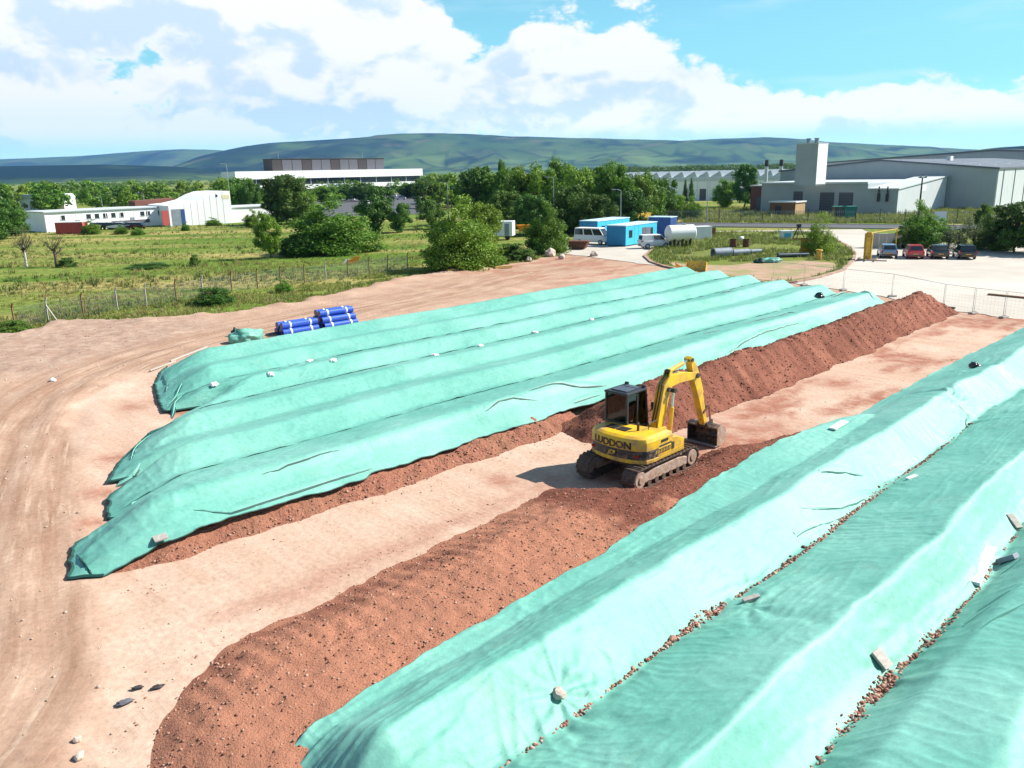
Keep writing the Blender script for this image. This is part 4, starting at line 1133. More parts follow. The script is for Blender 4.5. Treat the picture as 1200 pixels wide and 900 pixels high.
def make_track(s):
    outer = stadium(0.37, 1.48, 9, 0.0); inner = stadium(0.32, 1.48, 9, 0.05)
    x0, x1 = (0.72, 1.24) if s > 0 else (-1.24, -0.72)
    mb = MB(); n = len(outer)
    vv = [(x0, *p) for p in outer] + [(x1, *p) for p in outer] + [(x0, *p) for p in inner] + [(x1, *p) for p in inner]
    f = []
    for i in range(n):
        j = (i + 1) % n
        f += [(i, j, n + j, n + i), (2 * n + i, 3 * n + i, 3 * n + j, 2 * n + j), (i, 2 * n + i, 2 * n + j, j), (n + i, n + j, 3 * n + j, 3 * n + i)]
    mb.add(vv, f); tr = mb.build('track', K['track'], ex)
    sh = MB()                                              # shoes with a grouser bar each
    L_ = 4 * 1.48 + 2 * math.pi * 0.37; ns = 42
    for k in range(ns):
        d = k * L_ / ns
        if d < 2.96: y, z, a = -1.48 + d, 0.0, 0.0
        elif d < 2.96 + math.pi * 0.37:
            t = (d - 2.96) / 0.37; y, z, a = 1.48 + 0.37 * math.sin(t), 0.37 - 0.37 * math.cos(t), t
        elif d < 5.92 + math.pi * 0.37: y, z, a = 1.48 - (d - 2.96 - math.pi * 0.37), 0.74, math.pi
        else:
            t = (d - 5.92 - math.pi * 0.37) / 0.37; y, z, a = -1.48 - 0.37 * math.sin(t), 0.37 + 0.37 * math.cos(t), math.pi + t
        ca, sa = math.cos(a), math.sin(a)
        for (w0, w1, h0, h1) in ((-0.068, 0.068, -0.012, 0.02), (-0.016, 0.016, -0.05, -0.012)):
            vv = []
            for xx in (x0 - 0.01, x1 + 0.01):
                for (yy, zz) in ((w0, h0), (w1, h0), (w1, h1), (w0, h1)): vv.append((xx, y + yy * ca - zz * sa, z + yy * sa + zz * ca))
            sh.add(vv, [(0, 1, 2, 3), (7, 6, 5, 4), (0, 4, 5, 1), (1, 5, 6, 2), (2, 6, 7, 3), (3, 7, 4, 0)])
    o = sh.build('track_shoe', K['track'], tr); o['kind'] = 'stuff'
    xs = x1 if s > 0 else x0; sg = 1 if s > 0 else -1
    fr = MB(); a, b = sorted((xs - sg * 0.05, xs - sg * 0.38))
    fr.prism([(-1.2, 0.20), (1.22, 0.20), (1.22, 0.46), (0.7, 0.56), (-0.7, 0.56), (-1.2, 0.46)], a, b, 'x')
    fr.build('track_frame', K['track_frame'], tr, bevel=0.02)
    for y, nm in ((-1.48, 'sprocket'), (1.48, 'idler')):
        m_ = MB(); c0, c1 = sorted((xs - sg * 0.02, xs - sg * 0.30)); m_.cyl((c0, y, 0.37), (c1, y, 0.37), 0.28, n=20)
        m_.cyl((xs - sg * 0.03, y, 0.37), (xs + sg * 0.015, y, 0.37), 0.13, n=12); m_.build(nm, K['track_frame'], tr, bevel=0.015)
    for k in range(6):
        m_ = MB(); c0, c1 = sorted((xs - sg * 0.015, xs - sg * 0.30)); y = -1.0 + k * 0.4
        m_.cyl((c0, y, 0.155), (c1, y, 0.155), 0.10, n=12); m_.build('track_roller', K['track'], tr)


make_track(1); make_track(-1)
b = MB(); b.box(-0.74, 0.74, -0.75, 0.75, 0.38, 0.66); b.prism([(-0.95, -1.0), (-0.55, -0.4), (-0.55, 0.4), (-0.95, 1.0)], 0.34, 0.6); b.prism([(0.95, 1.0), (0.55, 0.4), (0.55, -0.4), (0.95, -1.0)], 0.34, 0.6)
b.build('undercarriage', K['track'], ex, bevel=0.03)
b = MB(); b.cyl((0, 0, 0.62), (0, 0, 0.82), 0.52, n=28); b.build('turntable', K['black'], ex)


def plan(front_r, front_l, rr=1.0, inset=0.0):
    """outline of the slewing body seen from above: rounded counterweight at the back"""
    p = []
    for t in np.linspace(0, 1, 11):
        a = math.pi * t; p.append(((1.22 - inset) * math.cos(a) * (1 if abs(math.cos(a)) > .99 else 1), -0.86 - (0.62 - inset) * math.sin(a) ** 0.75))
    p = [(1.22 - inset, -0.80)] + p[1:-1] + [(-1.22 + inset, -0.80)]
    return p + [(-1.22 + inset, front_l), (1.22 - inset, front_r)]


b = MB(); b.prism(plan(0.95, 0.9), 0.80, 0.90); b.build('body', K['yellow_old'], ex, bevel=0.015)
b = MB(); b.prism(plan(-0.55, -0.55), 0.905, 1.22); b.build('counterweight', K['black'], ex, bevel=0.03)
b = MB(); b.prism(plan(-0.55, -0.55, inset=-0.015), 0.795, 0.925); b.build('bumper_band', K['yellow'], ex, bevel=0.02)
cover = MB()
p0, p1, p2 = plan(0.25, -0.42, inset=0.0), plan(0.22, -0.44, inset=0.05), plan(0.10, -0.46, inset=0.16)
cover.loft([[(x, y, 1.225) for x, y in p0], [(x, y, 1.50) for x, y in p0], [(x, y, 1.60) for x, y in p1], [(x, y, 1.66) for x, y in p2]])
cover_o = cover.build('engine_cover', K['yellow'], ex)
cover_o.data.polygons.foreach_set('use_smooth', [True] * len(cover_o.data.polygons)); cover_o.data.set_sharp_from_angle(angle=math.radians(26))
for (x0, x1) in ((-0.72, -0.30), (-0.26, 0.16)):
    g = MB(); g.box(x0, x1, -0.98, -0.58, 1.655, 1.675)
    for k in range(6): g.box(x0 + 0.02, x1 - 0.02, -0.96 + k * 0.063, -0.93 + k * 0.063, 1.675, 1.69)
    g.build('grille', K['dark_steel'], cover_o)
g = MB(); g.cyl((0.42, -0.62, 1.64), (0.42, -0.62, 1.90), 0.045, n=10); g.cyl((0.42, -0.62, 1.90), (0.42, -0.68, 1.97), 0.045, 0.04, n=10); g.build('exhaust', K['black'], ex)
g = MB(); g.tube([(0.62, -0.3, 1.65), (0.62, -0.3, 1.88), (0.62, 0.15, 1.88), (0.62, 0.15, 1.60)], 0.016, 6); g.build('handrail', K['black'], ex)
# right-hand tank and tool box, sloping down to the front
b = MB(); b.prism([(-0.55, 0.905), (0.95, 0.905), (0.95, 1.18), (0.62, 1.34), (0.26, 1.40), (0.26, 1.222), (-0.55, 1.222)], 0.40, 1.215, 'x'); side = b.build('tank_housing', K['yellow'], ex, bevel=0.025)
b = MB(); b.box(1.216, 1.23, -0.75, 0.12, 1.02, 1.17); b.build('side_vent', K['black'], side)
b = MB(); b.box(1.217, 1.232, 0.20, 0.34, 1.00, 1.24); b.box(1.217, 1.232, -0.50, 0.18, 1.245, 1.29); b.build('side_panel', K['dark_steel'], side)
b = MB()
for k in range(9): b.box(1.23, 1.236, -0.70 + k * 0.09, -0.66 + k * 0.09, 1.04, 1.15)
b.build('vent_slat', K['yellow_old'], side)['kind'] = 'stuff'
b = MB(); b.box(1.222, 1.231, -0.42, -0.02, 1.37, 1.46); b.build('door_latch', K['black'], cover_o)
# lettering across the tail and the badge on the black band
cw = -1.475
def bend(o):
    mw = o.matrix_basis.copy()
    for v_ in o.data.vertices:
        p = mw @ v_.co; ca = max(-0.99, min(0.99, p.x / 1.22)); y0 = -0.86 - 0.62 * (1 - ca * ca) ** 0.375
        p.y += y0 + 1.48; v_.co = p
    o.matrix_basis = Matrix()


bend(text_mesh('lettering', 'LUDDON', 0.33, K['black'], cover_o, (-0.05, -1.487, 1.365), (math.radians(90), 0, 0), 0.012, 0.0, 1.12))
badge = MB(); badge.box(-0.17, 0.17, -1.50, -1.478, 0.975, 1.165); bo = badge.build('badge', K['black'], ex)
text_mesh('badge_lettering', 'JCB', 0.20, K['yellow'], bo, (0, -1.505, 1.07), (math.radians(90), 0, 0), 0.006, 0.25, 0.95)
for x in (-0.92, 0.92):
    b = MB(); b.box(x - 0.07, x + 0.07, -1.36, -1.30, 1.02, 1.09); b.build('rear_lamp', K['lamp_red'], ex)

# cab
cx0, cx1, cy0, cy1, cz0, cz1 = -1.20, -0.22, -0.40, 0.86, 0.92, 2.74
cab = MB(); cab.box(cx0, cx1, cy0, cy1, cz0, 1.02)                                  # floor
cab.prism([(cy0, 1.02), (cy1 - 0.06, 1.02), (cy1, 1.30), (cy1 - 0.02, 1.42), (cy0, 1.60)], cx0, cx0 + 0.05, 'x')
cab.prism([(cy0, 1.02), (cy1 - 0.06, 1.02), (cy1, 1.30), (cy1 - 0.02, 1.42), (cy0, 1.72)], cx1 - 0.05, cx1, 'x')
cab.box(cx0 + 0.05, cx1 - 0.05, cy0, cy0 + 0.05, 1.02, 1.72)
cab.box(cx0 + 0.05, cx1 - 0.05, cy1 - 0.08, cy1 - 0.03, 1.02, 1.30)
for x in (cx0, cx1 - 0.07):
    cab.box(x, x + 0.07, cy0, cy0 + 0.09, 1.60, cz1 - 0.08)
    cab.prism([(cy1 - 0.07, 1.30), (cy1, 1.30), (cy1 - 0.16, cz1 - 0.08), (cy1 - 0.23, cz1 - 0.08)], x, x + 0.07, 'x')
    cab.box(x + 0.004, x + 0.062, 0.16, 0.24, 1.45, cz1 - 0.08)
cabo = cab.build('cab', K['black'], ex, bevel=0.012)
rf = MB(); rf.box(cx0 - 0.02, cx1 + 0.02, cy0 - 0.04, cy1 - 0.16, cz1 - 0.085, cz1); rfo = rf.build('roof', K['black'], cabo, bevel=0.035)
rf = MB(); rf.box(cx0 + 0.16, cx1 - 0.16, cy0 + 0.14, 0.28, cz1, cz1 + 0.035); rf.box(cx0 + 0.2, cx1 - 0.2, 0.36, 0.60, cz1, cz1 + 0.02); rf.build('roof_hatch', mat('hatch_grey', (0.07, 0.085, 0.10), (0.05, 0.06, 0.075), rough=0.35), cabo, bevel=0.01)


def glass_clear():
    m = bpy.data.materials.new('cab_glass'); m.use_nodes = True; nt = m.node_tree; N = nt.nodes; N.clear(); L = nt.links
    o = N.new('ShaderNodeOutputMaterial'); t = N.new('ShaderNodeBsdfTransparent'); t.inputs[0].default_value = (0.26, 0.31, 0.32, 1)
    g = N.new('ShaderNodeBsdfGlossy'); g.inputs['Roughness'].default_value = 0.04; f = N.new('ShaderNodeFresnel'); f.inputs[0].default_value = 1.5
    ms = N.new('ShaderNodeMixShader'); L.new(f.outputs[0], ms.inputs[0]); L.new(t.outputs[0], ms.inputs[1]); L.new(g.outputs[0], ms.inputs[2]); L.new(ms.outputs[0], o.inputs[0])
    return m


K['cab_glass'] = glass_clear()
for nm, bx in (('rear_window', (cx0 + 0.07, cx1 - 0.07, cy0 + 0.03, cy0 + 0.036, 1.72, cz1 - 0.085)), ('side_window', (cx0 + 0.03, cx0 + 0.036, cy0 + 0.09, 0.16, 1.58, cz1 - 0.085)),
               ('side_window', (cx1 - 0.036, cx1 - 0.03, cy0 + 0.09, 0.16, 1.66, cz1 - 0.085)), ('side_window', (cx1 - 0.036, cx1 - 0.03, 0.24, cy1 - 0.2, 1.5, cz1 - 0.085)),
               ('side_window', (cx0 + 0.03, cx0 + 0.036, 0.24, cy1 - 0.2, 1.5, cz1 - 0.085))):
    b = MB(); b.box(*bx); b.build(nm, K['cab_glass'], cabo)
b = MB(); b.add([(cx0 + 0.07, cy1 - 0.03, 1.30), (cx1 - 0.07, cy1 - 0.03, 1.30), (cx1 - 0.07, cy1 - 0.19, cz1 - 0.085), (cx0 + 0.07, cy1 - 0.19, cz1 - 0.085)], [(0, 1, 2, 3)]); b.build('windscreen', K['cab_glass'], cabo)
b = MB(); b.box(-0.95, -0.45, -0.12, 0.32, 1.22, 1.36); b.box(-0.95, -0.45, -0.22, -0.10, 1.30, 1.95); b.build('seat', K['rubber'], cabo, bevel=0.03)
b = MB(); b.tube([(cx1 + 0.03, 0.70, 1.9), (cx1 + 0.16, 0.86, 1.95), (cx1 + 0.16, 0.86, 2.1)], 0.012, 5); b.box(cx1 + 0.08, cx1 + 0.24, 0.84, 0.88, 1.95, 2.22); b.build('mirror', K['black'], cabo)
for x in (cx0 + 0.12, cx1 - 0.12):
    b = MB(); b.box(x - 0.07, x + 0.07, cy1 - 0.24, cy1 - 0.15, cz1 - 0.02, cz1 + 0.08); b.build('work_lamp', K['black'], cabo, bevel=0.01)

# boom, stick, bucket and rams
bx = 0.14
def bar_poly(c, w):
    """outline of a curved plate about a centre line c [(y,z)] with widths w"""
    L_, R2 = [], []
    for i, p in enumerate(c):
        a = c[max(i - 1, 0)]; b = c[min(i + 1, len(c) - 1)]; d = Vector((b[0] - a[0], b[1] - a[1])).normalized(); n = Vector((-d.y, d.x))
        L_.append((p[0] + n.x * w[i] / 2, p[1] + n.y * w[i] / 2)); R2.append((p[0] - n.x * w[i] / 2, p[1] - n.y * w[i] / 2))
    return L_ + R2[::-1]


def quad_strip_prism(mb, c, w, x0, x1):
    p = bar_poly(c, w); n = len(c); vv = [(x0, *q) for q in p] + [(x1, *q) for q in p]; m = 2 * n; f = []
    for i in range(n - 1):
        a, b, c_, d = i, i + 1, m - 2 - i, m - 1 - i
        f += [(a, b, c_, d), (m + d, m + c_, m + b, m + a)]
    for i in range(m): f.append((i, m + i, m + (i + 1) % m, (i + 1) % m))
    mb.add(vv, f)


b = MB(); quad_strip_prism(b, [(0.78, 1.18), (0.92, 1.75), (1.06, 2.30), (1.20, 2.72), (1.42, 2.92), (1.95, 2.92), (2.5, 2.86), (3.06, 2.80)], [0.30, 0.38, 0.42, 0.46, 0.44, 0.36, 0.30, 0.22], bx - 0.16, bx + 0.16)
boom = b.build('boom', K['yellow'], ex, bevel=0.015)
for w_, y_, z_, r_ in ((.26, .78, 1.20, .11), (.22, 3.03, 2.80, .09), (.24, 1.22, 2.66, .08)):
    b = MB(); b.cyl((bx - w_, y_, z_), (bx + w_, y_, z_), r_); b.build('boom_pin', K['dark_steel'], boom)
for x in (bx - 0.05, bx + 0.06):
    b = MB(); b.tube([(x, 0.62, 1.6), (x, 0.84, 2.3), (x, 0.98, 2.85), (x, 1.35, 3.16), (x, 1.9, 3.12)], 0.022, 5); b.build('hose', K['black'], boom)
b = MB(); b.prism([(0.55, 0.905), (1.12, 0.905), (0.98, 1.42), (0.66, 1.42)], bx - 0.30, bx - 0.19, 'x'); b.prism([(0.55, 0.905), (1.12, 0.905), (0.98, 1.42), (0.66, 1.42)], bx + 0.19, bx + 0.30, 'x'); b.build('boom_foot', K['yellow'], ex, bevel=0.01)


def ram(name, p0, p1, r, frac=0.62, parent=None, m='yellow'):
    p0 = Vector(p0); p1 = Vector(p1); q = p0.lerp(p1, frac)
    b = MB(); b.cyl(p0, q, r, n=12); o = b.build(name, K[m], parent or ex, bevel=0.008)
    b = MB(); b.cyl(q, p1, r * 0.55, n=10); b.build('ram_rod', K['chrome'], o)
    for p in (p0, p1):
        b = MB(); b.cyl(p + Vector((-0.09, 0, 0)), p + Vector((0.09, 0, 0)), r * 1.1, n=10); b.build('ram_eye', K['dark_steel'], o)


ram('boom_ram', (bx - 0.30, 1.18, 1.12), (bx - 0.30, 1.36, 2.62), 0.075)
ram('boom_ram', (bx + 0.30, 1.18, 1.12), (bx + 0.30, 1.36, 2.62), 0.075)
ram('stick_ram', (bx, 1.42, 3.22), (bx, 2.70, 3.42), 0.08, 0.7)
b = MB(); b.prism([(1.28, 3.05), (1.56, 3.05), (1.45, 3.28), (1.38, 3.28)], bx - 0.13, bx - 0.10, 'x'); b.prism([(1.28, 3.05), (1.56, 3.05), (1.45, 3.28), (1.38, 3.28)], bx + 0.10, bx + 0.13, 'x'); b.build('ram_bracket', K['yellow'], boom)
b = MB(); quad_strip_prism(b, [(2.66, 3.50), (2.88, 3.12), (3.06, 2.72), (3.32, 2.1), (3.60, 1.36), (3.80, 0.80)], [0.14, 0.30, 0.40, 0.32, 0.24, 0.17], bx - 0.13, bx + 0.13)
stick = b.build('stick', K['yellow'], ex, bevel=0.012)
b = MB(); b.cyl((bx - 0.17, 2.70, 3.42), (bx + 0.17, 2.70, 3.42), 0.07); b.cyl((bx - 0.19, 3.80, 0.80), (bx + 0.19, 3.80, 0.80), 0.075); b.build('stick_pin', K['dark_steel'], stick)
ram('bucket_ram', (bx, 3.24, 2.92), (bx, 3.88, 1.42), 0.065, 0.6)
b = MB()
for x in (bx - 0.16, bx + 0.13):
    b.prism([(3.56, 1.26), (3.64, 1.30), (3.94, 1.46), (3.90, 1.52), (3.56, 1.36)], x, x + 0.03, 'x')
    b.prism([(3.88, 1.50), (3.97, 1.48), (4.10, 0.90), (4.01, 0.87)], x + 0.002, x + 0.028, 'x')
b.build('bucket_link', K['rust'], ex)
# wide grading bucket, mouth towards the machine
bw0, bw1 = bx - 0.66, bx + 0.62
shell = [(3.70, 0.86), (3.95, 0.98), (4.20, 0.93), (4.42, 0.72), (4.50, 0.45), (4.42, 0.20), (4.22, 0.06), (3.95, 0.02), (3.72, 0.03)]
inn = [(3.72, 0.80), (3.96, 0.93), (4.18, 0.88), (4.37, 0.70), (4.44, 0.45), (4.37, 0.24), (4.20, 0.11), (3.95, 0.065), (3.74, 0.06)]
shell = [(3.80 + (y - 3.72) * .78, .76 + (z - .92) * .80) for y, z in shell]; inn = [(3.80 + (y - 3.72) * .78, .76 + (z - .92) * .80) for y, z in inn]
b = MB(); n = len(shell); vv = [(bw0, *p) for p in shell] + [(bw1, *p) for p in shell] + [(bw0, *p) for p in inn] + [(bw1, *p) for p in inn]; f = []
for i in range(n - 1): f += [(i, i + 1, n + i + 1, n + i), (2 * n + i, 3 * n + i, 3 * n + i + 1, 2 * n + i + 1)]
f += [(0, n, 3 * n, 2 * n), (n - 1, 3 * n - 1, 4 * n - 1, 2 * n - 1)]
b.add(vv, f)
bucket = b.build('bucket', K['black'], ex)
for x in (bw0 - 0.03, bw1):
    b = MB(); b.prism(shell, x, x + 0.03, 'x'); b.build('side_plate', K['dark_steel'] if x < 0 else K['track_frame'], bucket)
b = MB(); b.box(bw0 - 0.03, bw1 + 0.03, 3.70, 3.83, 0.03, 0.065); b.build('cutting_edge', K['steel'], bucket)
for x in (bx - 0.22, bx + 0.18):
    b = MB(); b.prism([(3.72, 0.84), (3.78, 0.70), (4.14, 0.76), (4.10, 0.95), (4.02, 0.95)], x, x + 0.04, 'x'); b.build('hinge_plate', K['dark_steel'], bucket)

# operator: one continuous body grown with a skin modifier
def figure(parent_loc, rz, pts, edges, rad, m):
    me = bpy.data.meshes.new('body'); me.from_pydata(pts, edges, []); o = bpy.data.objects.new('body', me); link(o)
    sk = o.modifiers.new('skin', 'SKIN')
    for i, r in enumerate(rad): me.skin_vertices[0].data[i].radius = (r, r)
    me.skin_vertices[0].data[0].use_root = True
    sb = o.modifiers.new('sub', 'SUBSURF'); sb.levels = 1; sb.render_levels = 1
    dg = bpy.context.evaluated_depsgraph_get(); dg.update()
    m2 = bpy.data.meshes.new_from_object(o.evaluated_get(dg)); bpy.data.objects.remove(o)
    m2.materials.clear()
    for q in m: m2.materials.append(q)
    m2.polygons.foreach_set('use_smooth', [True] * len(m2.polygons))
    return m2


pp = [(0, 0, 0.50), (0, -0.02, 0.72), (0, -0.02, 0.93), (0, 0, 1.04), (0, 0.02, 1.20), (0.20, -0.02, 0.92), (0.27, 0.06, 0.66), (0.24, 0.30, 0.64), (0.22, 0.37, 0.66), (-0.20, -0.02, 0.92), (-0.27, 0.06, 0.66), (-0.24, 0.30, 0.64), (-0.22, 0.37, 0.66),
      (0.11, 0.06, 0.47), (0.13, 0.44, 0.48), (0.13, 0.52, 0.10), (0.13, 0.64, 0.06), (-0.11, 0.06, 0.47), (-0.13, 0.44, 0.48), (-0.13, 0.52, 0.10), (-0.13, 0.64, 0.06)]
ee = [(0, 1), (1, 2), (2, 3), (3, 4), (2, 5), (5, 6), (6, 7), (7, 8), (2, 9), (9, 10), (10, 11), (11, 12), (0, 13), (13, 14), (14, 15), (15, 16), (0, 17), (17, 18), (18, 19), (19, 20)]
rr = [0.15, 0.155, 0.14, 0.055, 0.10, 0.07, 0.052, 0.042, 0.04, 0.07, 0.052, 0.042, 0.04, 0.085, 0.065, 0.05, 0.045, 0.085, 0.065, 0.05, 0.045]
pm = figure(None, 0, pp, ee, rr, [K['hivis'], K['trousers'], K['skin']])
for f in pm.polygons:
    c = f.center
    f.material_index = 2 if (c.z > 1.06 or (c.y > 0.29 and c.z > 0.6)) else (1 if (c.z < 0.55) else 0)
pe = thing('person', 'seated operator in a bright green hi-vis jacket inside the digger cab', 'person', tuple(ex.matrix_basis @ Vector((-0.70, -0.02, 0.86))), math.radians(-45))
po = bpy.data.objects.new('body', pm); link(po, pe)
b = MB(); b.loft([[(0.125 * math.cos(a) * k, 0.02 + 0.135 * math.sin(a) * k, z) for a in np.linspace(0, 2 * math.pi, 12, endpoint=False)] for k, z in ((1.0, 1.22), (1.02, 1.27), (0.85, 1.33), (0.4, 1.365))])
b.build('hard_hat', K['white'], pe, smooth=True)
print('excavator done')

# ------------------------------------------------------------------ trees and bushes
def leaf_cloud(name, n_leaf, n_clump, seed, m, leaf=0.05, shape='round', flatb=0.25):
    """crown in a unit box (x,y in +-.5, z 0..1): leaf faces gathered in clumps over the crown's volume"""
    R_ = np.random.default_rng(seed)
    cl = []
    while len(cl) < n_clump:
        p = R_.uniform(-1, 1, 3); r = np.linalg.norm(p)
        if r > 1 or r < 0.35: continue
        if R_.random() > (0.25 + 0.75 * r): continue
        cl.append(p)
    cl = np.array(cl)
    lb = 1 + 0.26 * np.sin(np.arctan2(cl[:, 1], cl[:, 0]) * 3 + seed * 1.7) * np.cos(cl[:, 2] * 3.1 + seed) + R_.normal(0, 0.07, n_clump); cl = cl * lb[:, None]
    if shape == 'cone': zz = (cl[:, 2] + 1) / 2; cl[:, :2] *= (1.05 - zz)[:, None]
    elif shape == 'tall': cl[:, :2] *= (0.75 + 0.35 * np.cos(cl[:, 2] * 1.4))[:, None]
    if shape == 'wide': cl[:, 2] = np.abs(cl[:, 2]) * 1.9 - 0.95; cl[:, :2] *= (1.0 - 0.12 * (cl[:, 2] > 0.3))[:, None]
    rad = R_.uniform(0.18, 0.36, n_clump)
    ci = R_.integers(0, n_clump, n_leaf)
    d = R_.normal(size=(n_leaf, 3)); d /= np.linalg.norm(d, axis=1)[:, None]
    rr_ = R_.random(n_leaf) ** 0.45
    p = cl[ci] + d * (rad[ci] * rr_)[:, None] * np.array([1.1, 1.1, 0.8])
    nrm = d + 0.65 * R_.normal(size=(n_leaf, 3)) + np.array([0, 0, 0.35]); nrm /= np.linalg.norm(nrm, axis=1)[:, None]
    t = np.cross(nrm, R_.normal(size=(n_leaf, 3))); t /= np.linalg.norm(t, axis=1)[:, None]; b_ = np.cross(nrm, t)
    s = leaf * R_.uniform(0.6, 1.35, n_leaf)[:, None]
    q = np.stack([p - t * s, p + b_ * s * 0.6 + nrm * s * 0.15, p + t * s, p - b_ * s * 0.6 - nrm * s * 0.1], 1) / 2
    q[..., 2] += 0.5
    co = q.reshape(-1, 3); me = bpy.data.meshes.new(name); N4 = n_leaf * 4
    me.vertices.add(N4); me.vertices.foreach_set('co', co.ravel()); me.loops.add(N4); me.loops.foreach_set('vertex_index', np.arange(N4))
    me.polygons.add(n_leaf); me.polygons.foreach_set('loop_start', np.arange(0, N4, 4)); me.polygons.foreach_set('loop_total', np.full(n_leaf, 4))
    me.update(calc_edges=True); me.materials.append(m); me['clumps'] = 0
    return me, cl / 2 + np.array([0, 0, 0.5])


def trunk_mesh(name, cl, seed, m, th=0.022, low=0.0):
    r = random.Random(seed); mb = MB(); top = 0.62
    pts = [(0, 0, 0)]
    for k in range(1, 6): pts.append((r.uniform(-.025, .025) * k, r.uniform(-.025, .025) * k, top * k / 5))
    mb.tube(pts, [th * (1.25 - 0.17 * k) for k in range(6)], 7)
    for k in range(9):
        c = cl[r.randrange(len(cl))]; z0 = r.uniform(0.22, 0.55); i = z0 / top * 5; a = pts[min(5, int(i))]
        mid = ((a[0] + c[0]) / 2, (a[1] + c[1]) / 2, (z0 * 0.55 + (0.25 + 0.75 * c[2]) * 0.45)); end = (c[0] * 0.85, c[1] * 0.85, 0.22 + 0.75 * c[2])
        mb.tube([(a[0], a[1], z0), mid, end], [th * 0.55, th * 0.35, th * 0.12], 5)
    return mb.mesh(name, m)


TREES = {}


def tree_kind(key, n_leaf, n_clump, seed, m, leaf, shape='round', th=0.022, bark='bark'):
    me, cl = leaf_cloud('crown', n_leaf, n_clump, seed, m, leaf, shape)
    TREES[key] = (me, trunk_mesh('trunk', cl, seed, K[bark], th))


tree_kind('oak_a', 17000, 80, 1, K['leaf'], 0.048); tree_kind('oak_b', 17000, 70, 2, K['leaf_dark'], 0.048); tree_kind('oak_c', 17000, 80, 3, K['leaf_light'], 0.046)
tree_kind('oval_a', 13000, 60, 4, K['leaf'], 0.052, 'tall'); tree_kind('oval_b', 13000, 60, 5, K['leaf_dark'], 0.052, 'tall')
tree_kind('cone', 6000, 60, 6, K['leaf_dark'], 0.035, 'cone'); tree_kind('bush', 24000, 130, 7, K['leaf'], 0.038, 'wide', 0.03); tree_kind('bush_dark', 14000, 70, 8, K['leaf_dark'], 0.046, 'wide', 0.03)
tree_kind('bush_light', 12000, 60, 9, K['leaf_light'], 0.034, 'wide', 0.03)
tree_kind('far_a', 1800, 30, 10, K['leaf'], 0.09); tree_kind('far_b', 1800, 26, 11, K['leaf_dark'], 0.09); tree_kind('far_c', 1800, 30, 12, K['leaf_light'], 0.085); tree_kind('far_d', 1500, 24, 13, K['leaf_dark'], 0.075, 'cone')
tree_kind('grey', 5000, 36, 14, K['leaf_grey'], 0.034, 'wide', 0.03)


def tree(key, name, label, cat, loc, w, h, low=0.16, group=None, d=None):
    """crown w wide, d deep, starting low*h above the ground"""
    cm, tm = TREES[key]
    t = thing(name, label, cat, (loc[0], loc[1], loc[2] if len(loc) > 2 else -0.05), rnd.uniform(0, 6.28), group)
    tr = bpy.data.objects.new('trunk' if cat == 'tree' else 'stem', tm); link(tr, t); tr.scale = (h * 0.8, h * 0.8, h)
    cr = bpy.data.objects.new('crown' if cat == 'tree' else 'foliage', cm); link(cr, t); cr.location = (0, 0, low * h); cr.scale = (w, d or w, h * (1 - low) * 0.97)
    return t


def ptree(key, name, label, cat, px, by, top, wpx, low=0.14, group=None, base_z=0.0, yd=None):
    """tree standing at photograph position (px, by) reaching up to row top"""
    if yd is None: x, y = at(px, by)
    else: y = yd; x = (px - 600) / F * (y * math.cos(P) + 3)
    m = 1 / scale_at(x, y); hor = 213.5 - 25 * px / 1200
    h = H - (top - hor) * m * 1.0
    return tree(key, name, label, cat, (x, y), wpx * m, max(h, 0.5) / 0.97, low, group)


# named trees and bushes near the site
ptree('bush', 'bush', 'big rounded green bush standing in the field in front of the office block', 'bush', 386, 296, 236, 92, 0.02)
ptree('bush_dark', 'bush', 'low dark bush joined to the left foot of the big rounded bush', 'bush', 352, 299, 268, 44, 0.02)
ptree('oval_a', 'tree', 'small upright tree with a dark shadow left of the big rounded bush', 'tree', 317, 302, 250, 28, 0.06)
ptree('oak_b', 'tree', 'dark leafy tree in front of the left half of the office block', 'tree', 337, 262, 205, 52, 0.06)
ptree('bush', 'tree', 'broad mid-green tree at the foot of the dark tree by the office block', 'tree', 352, 258, 214, 40, 0.05)
ptree('oval_b', 'tree', 'dark tree between the office car park and the field', 'tree', 443, 272, 217, 40, 0.05)
ptree('oval_b', 'tree', 'smaller dark-green tree right of the dark car park tree', 'tree', 470, 272, 236, 26, 0.05)
ptree('cone', 'tree', 'pointed conifer at the edge of the office car park', 'tree', 492, 258, 228, 16, 0.04)
ptree('oval_b', 'tree', 'dark tree behind the big tree by the dirt track', 'tree', 506, 268, 232, 26, 0.05)
ptree('bush', 'tree', 'big bushy tree at the grass edge beside the yellow beams', 'tree', 537, 315, 240, 78, 0.02)
ptree('oak_c', 'tree', 'light green tree leaning out behind the big bushy tree', 'tree', 566, 296, 232, 46, 0.04)
ptree('bush', 'tree', 'rounded tree beside the pale rocks, left of the white minibus', 'tree', 640, 296, 243, 46, 0.03)
ptree('bush_dark', 'bush', 'low shrub between the two round trees by the track', 'bush', 600, 304, 279, 50, 0.0)
ptree('bush', 'bush', 'green weeds growing at the foot of the rounded tree', 'bush', 575, 310, 293, 36, 0.0)
ptree('bush_dark', 'bush', 'dark bush growing along the wire fence nearest the track', 'bush', 252, 356, 329, 42, 0.0)
ptree('bush_dark', 'bush', 'dark scrub at the fence corner in the far left field', 'bush', 14, 390, 367, 44, 0.0)
ptree('bush', 'bush', 'small weed bush by the third fence post from the big tree', 'bush', 332, 342, 324, 18, 0.0)
ptree('bush_dark', 'bush', 'small dark shrub standing alone in the middle of the field', 'bush', 228, 311, 293, 11, 0.0)
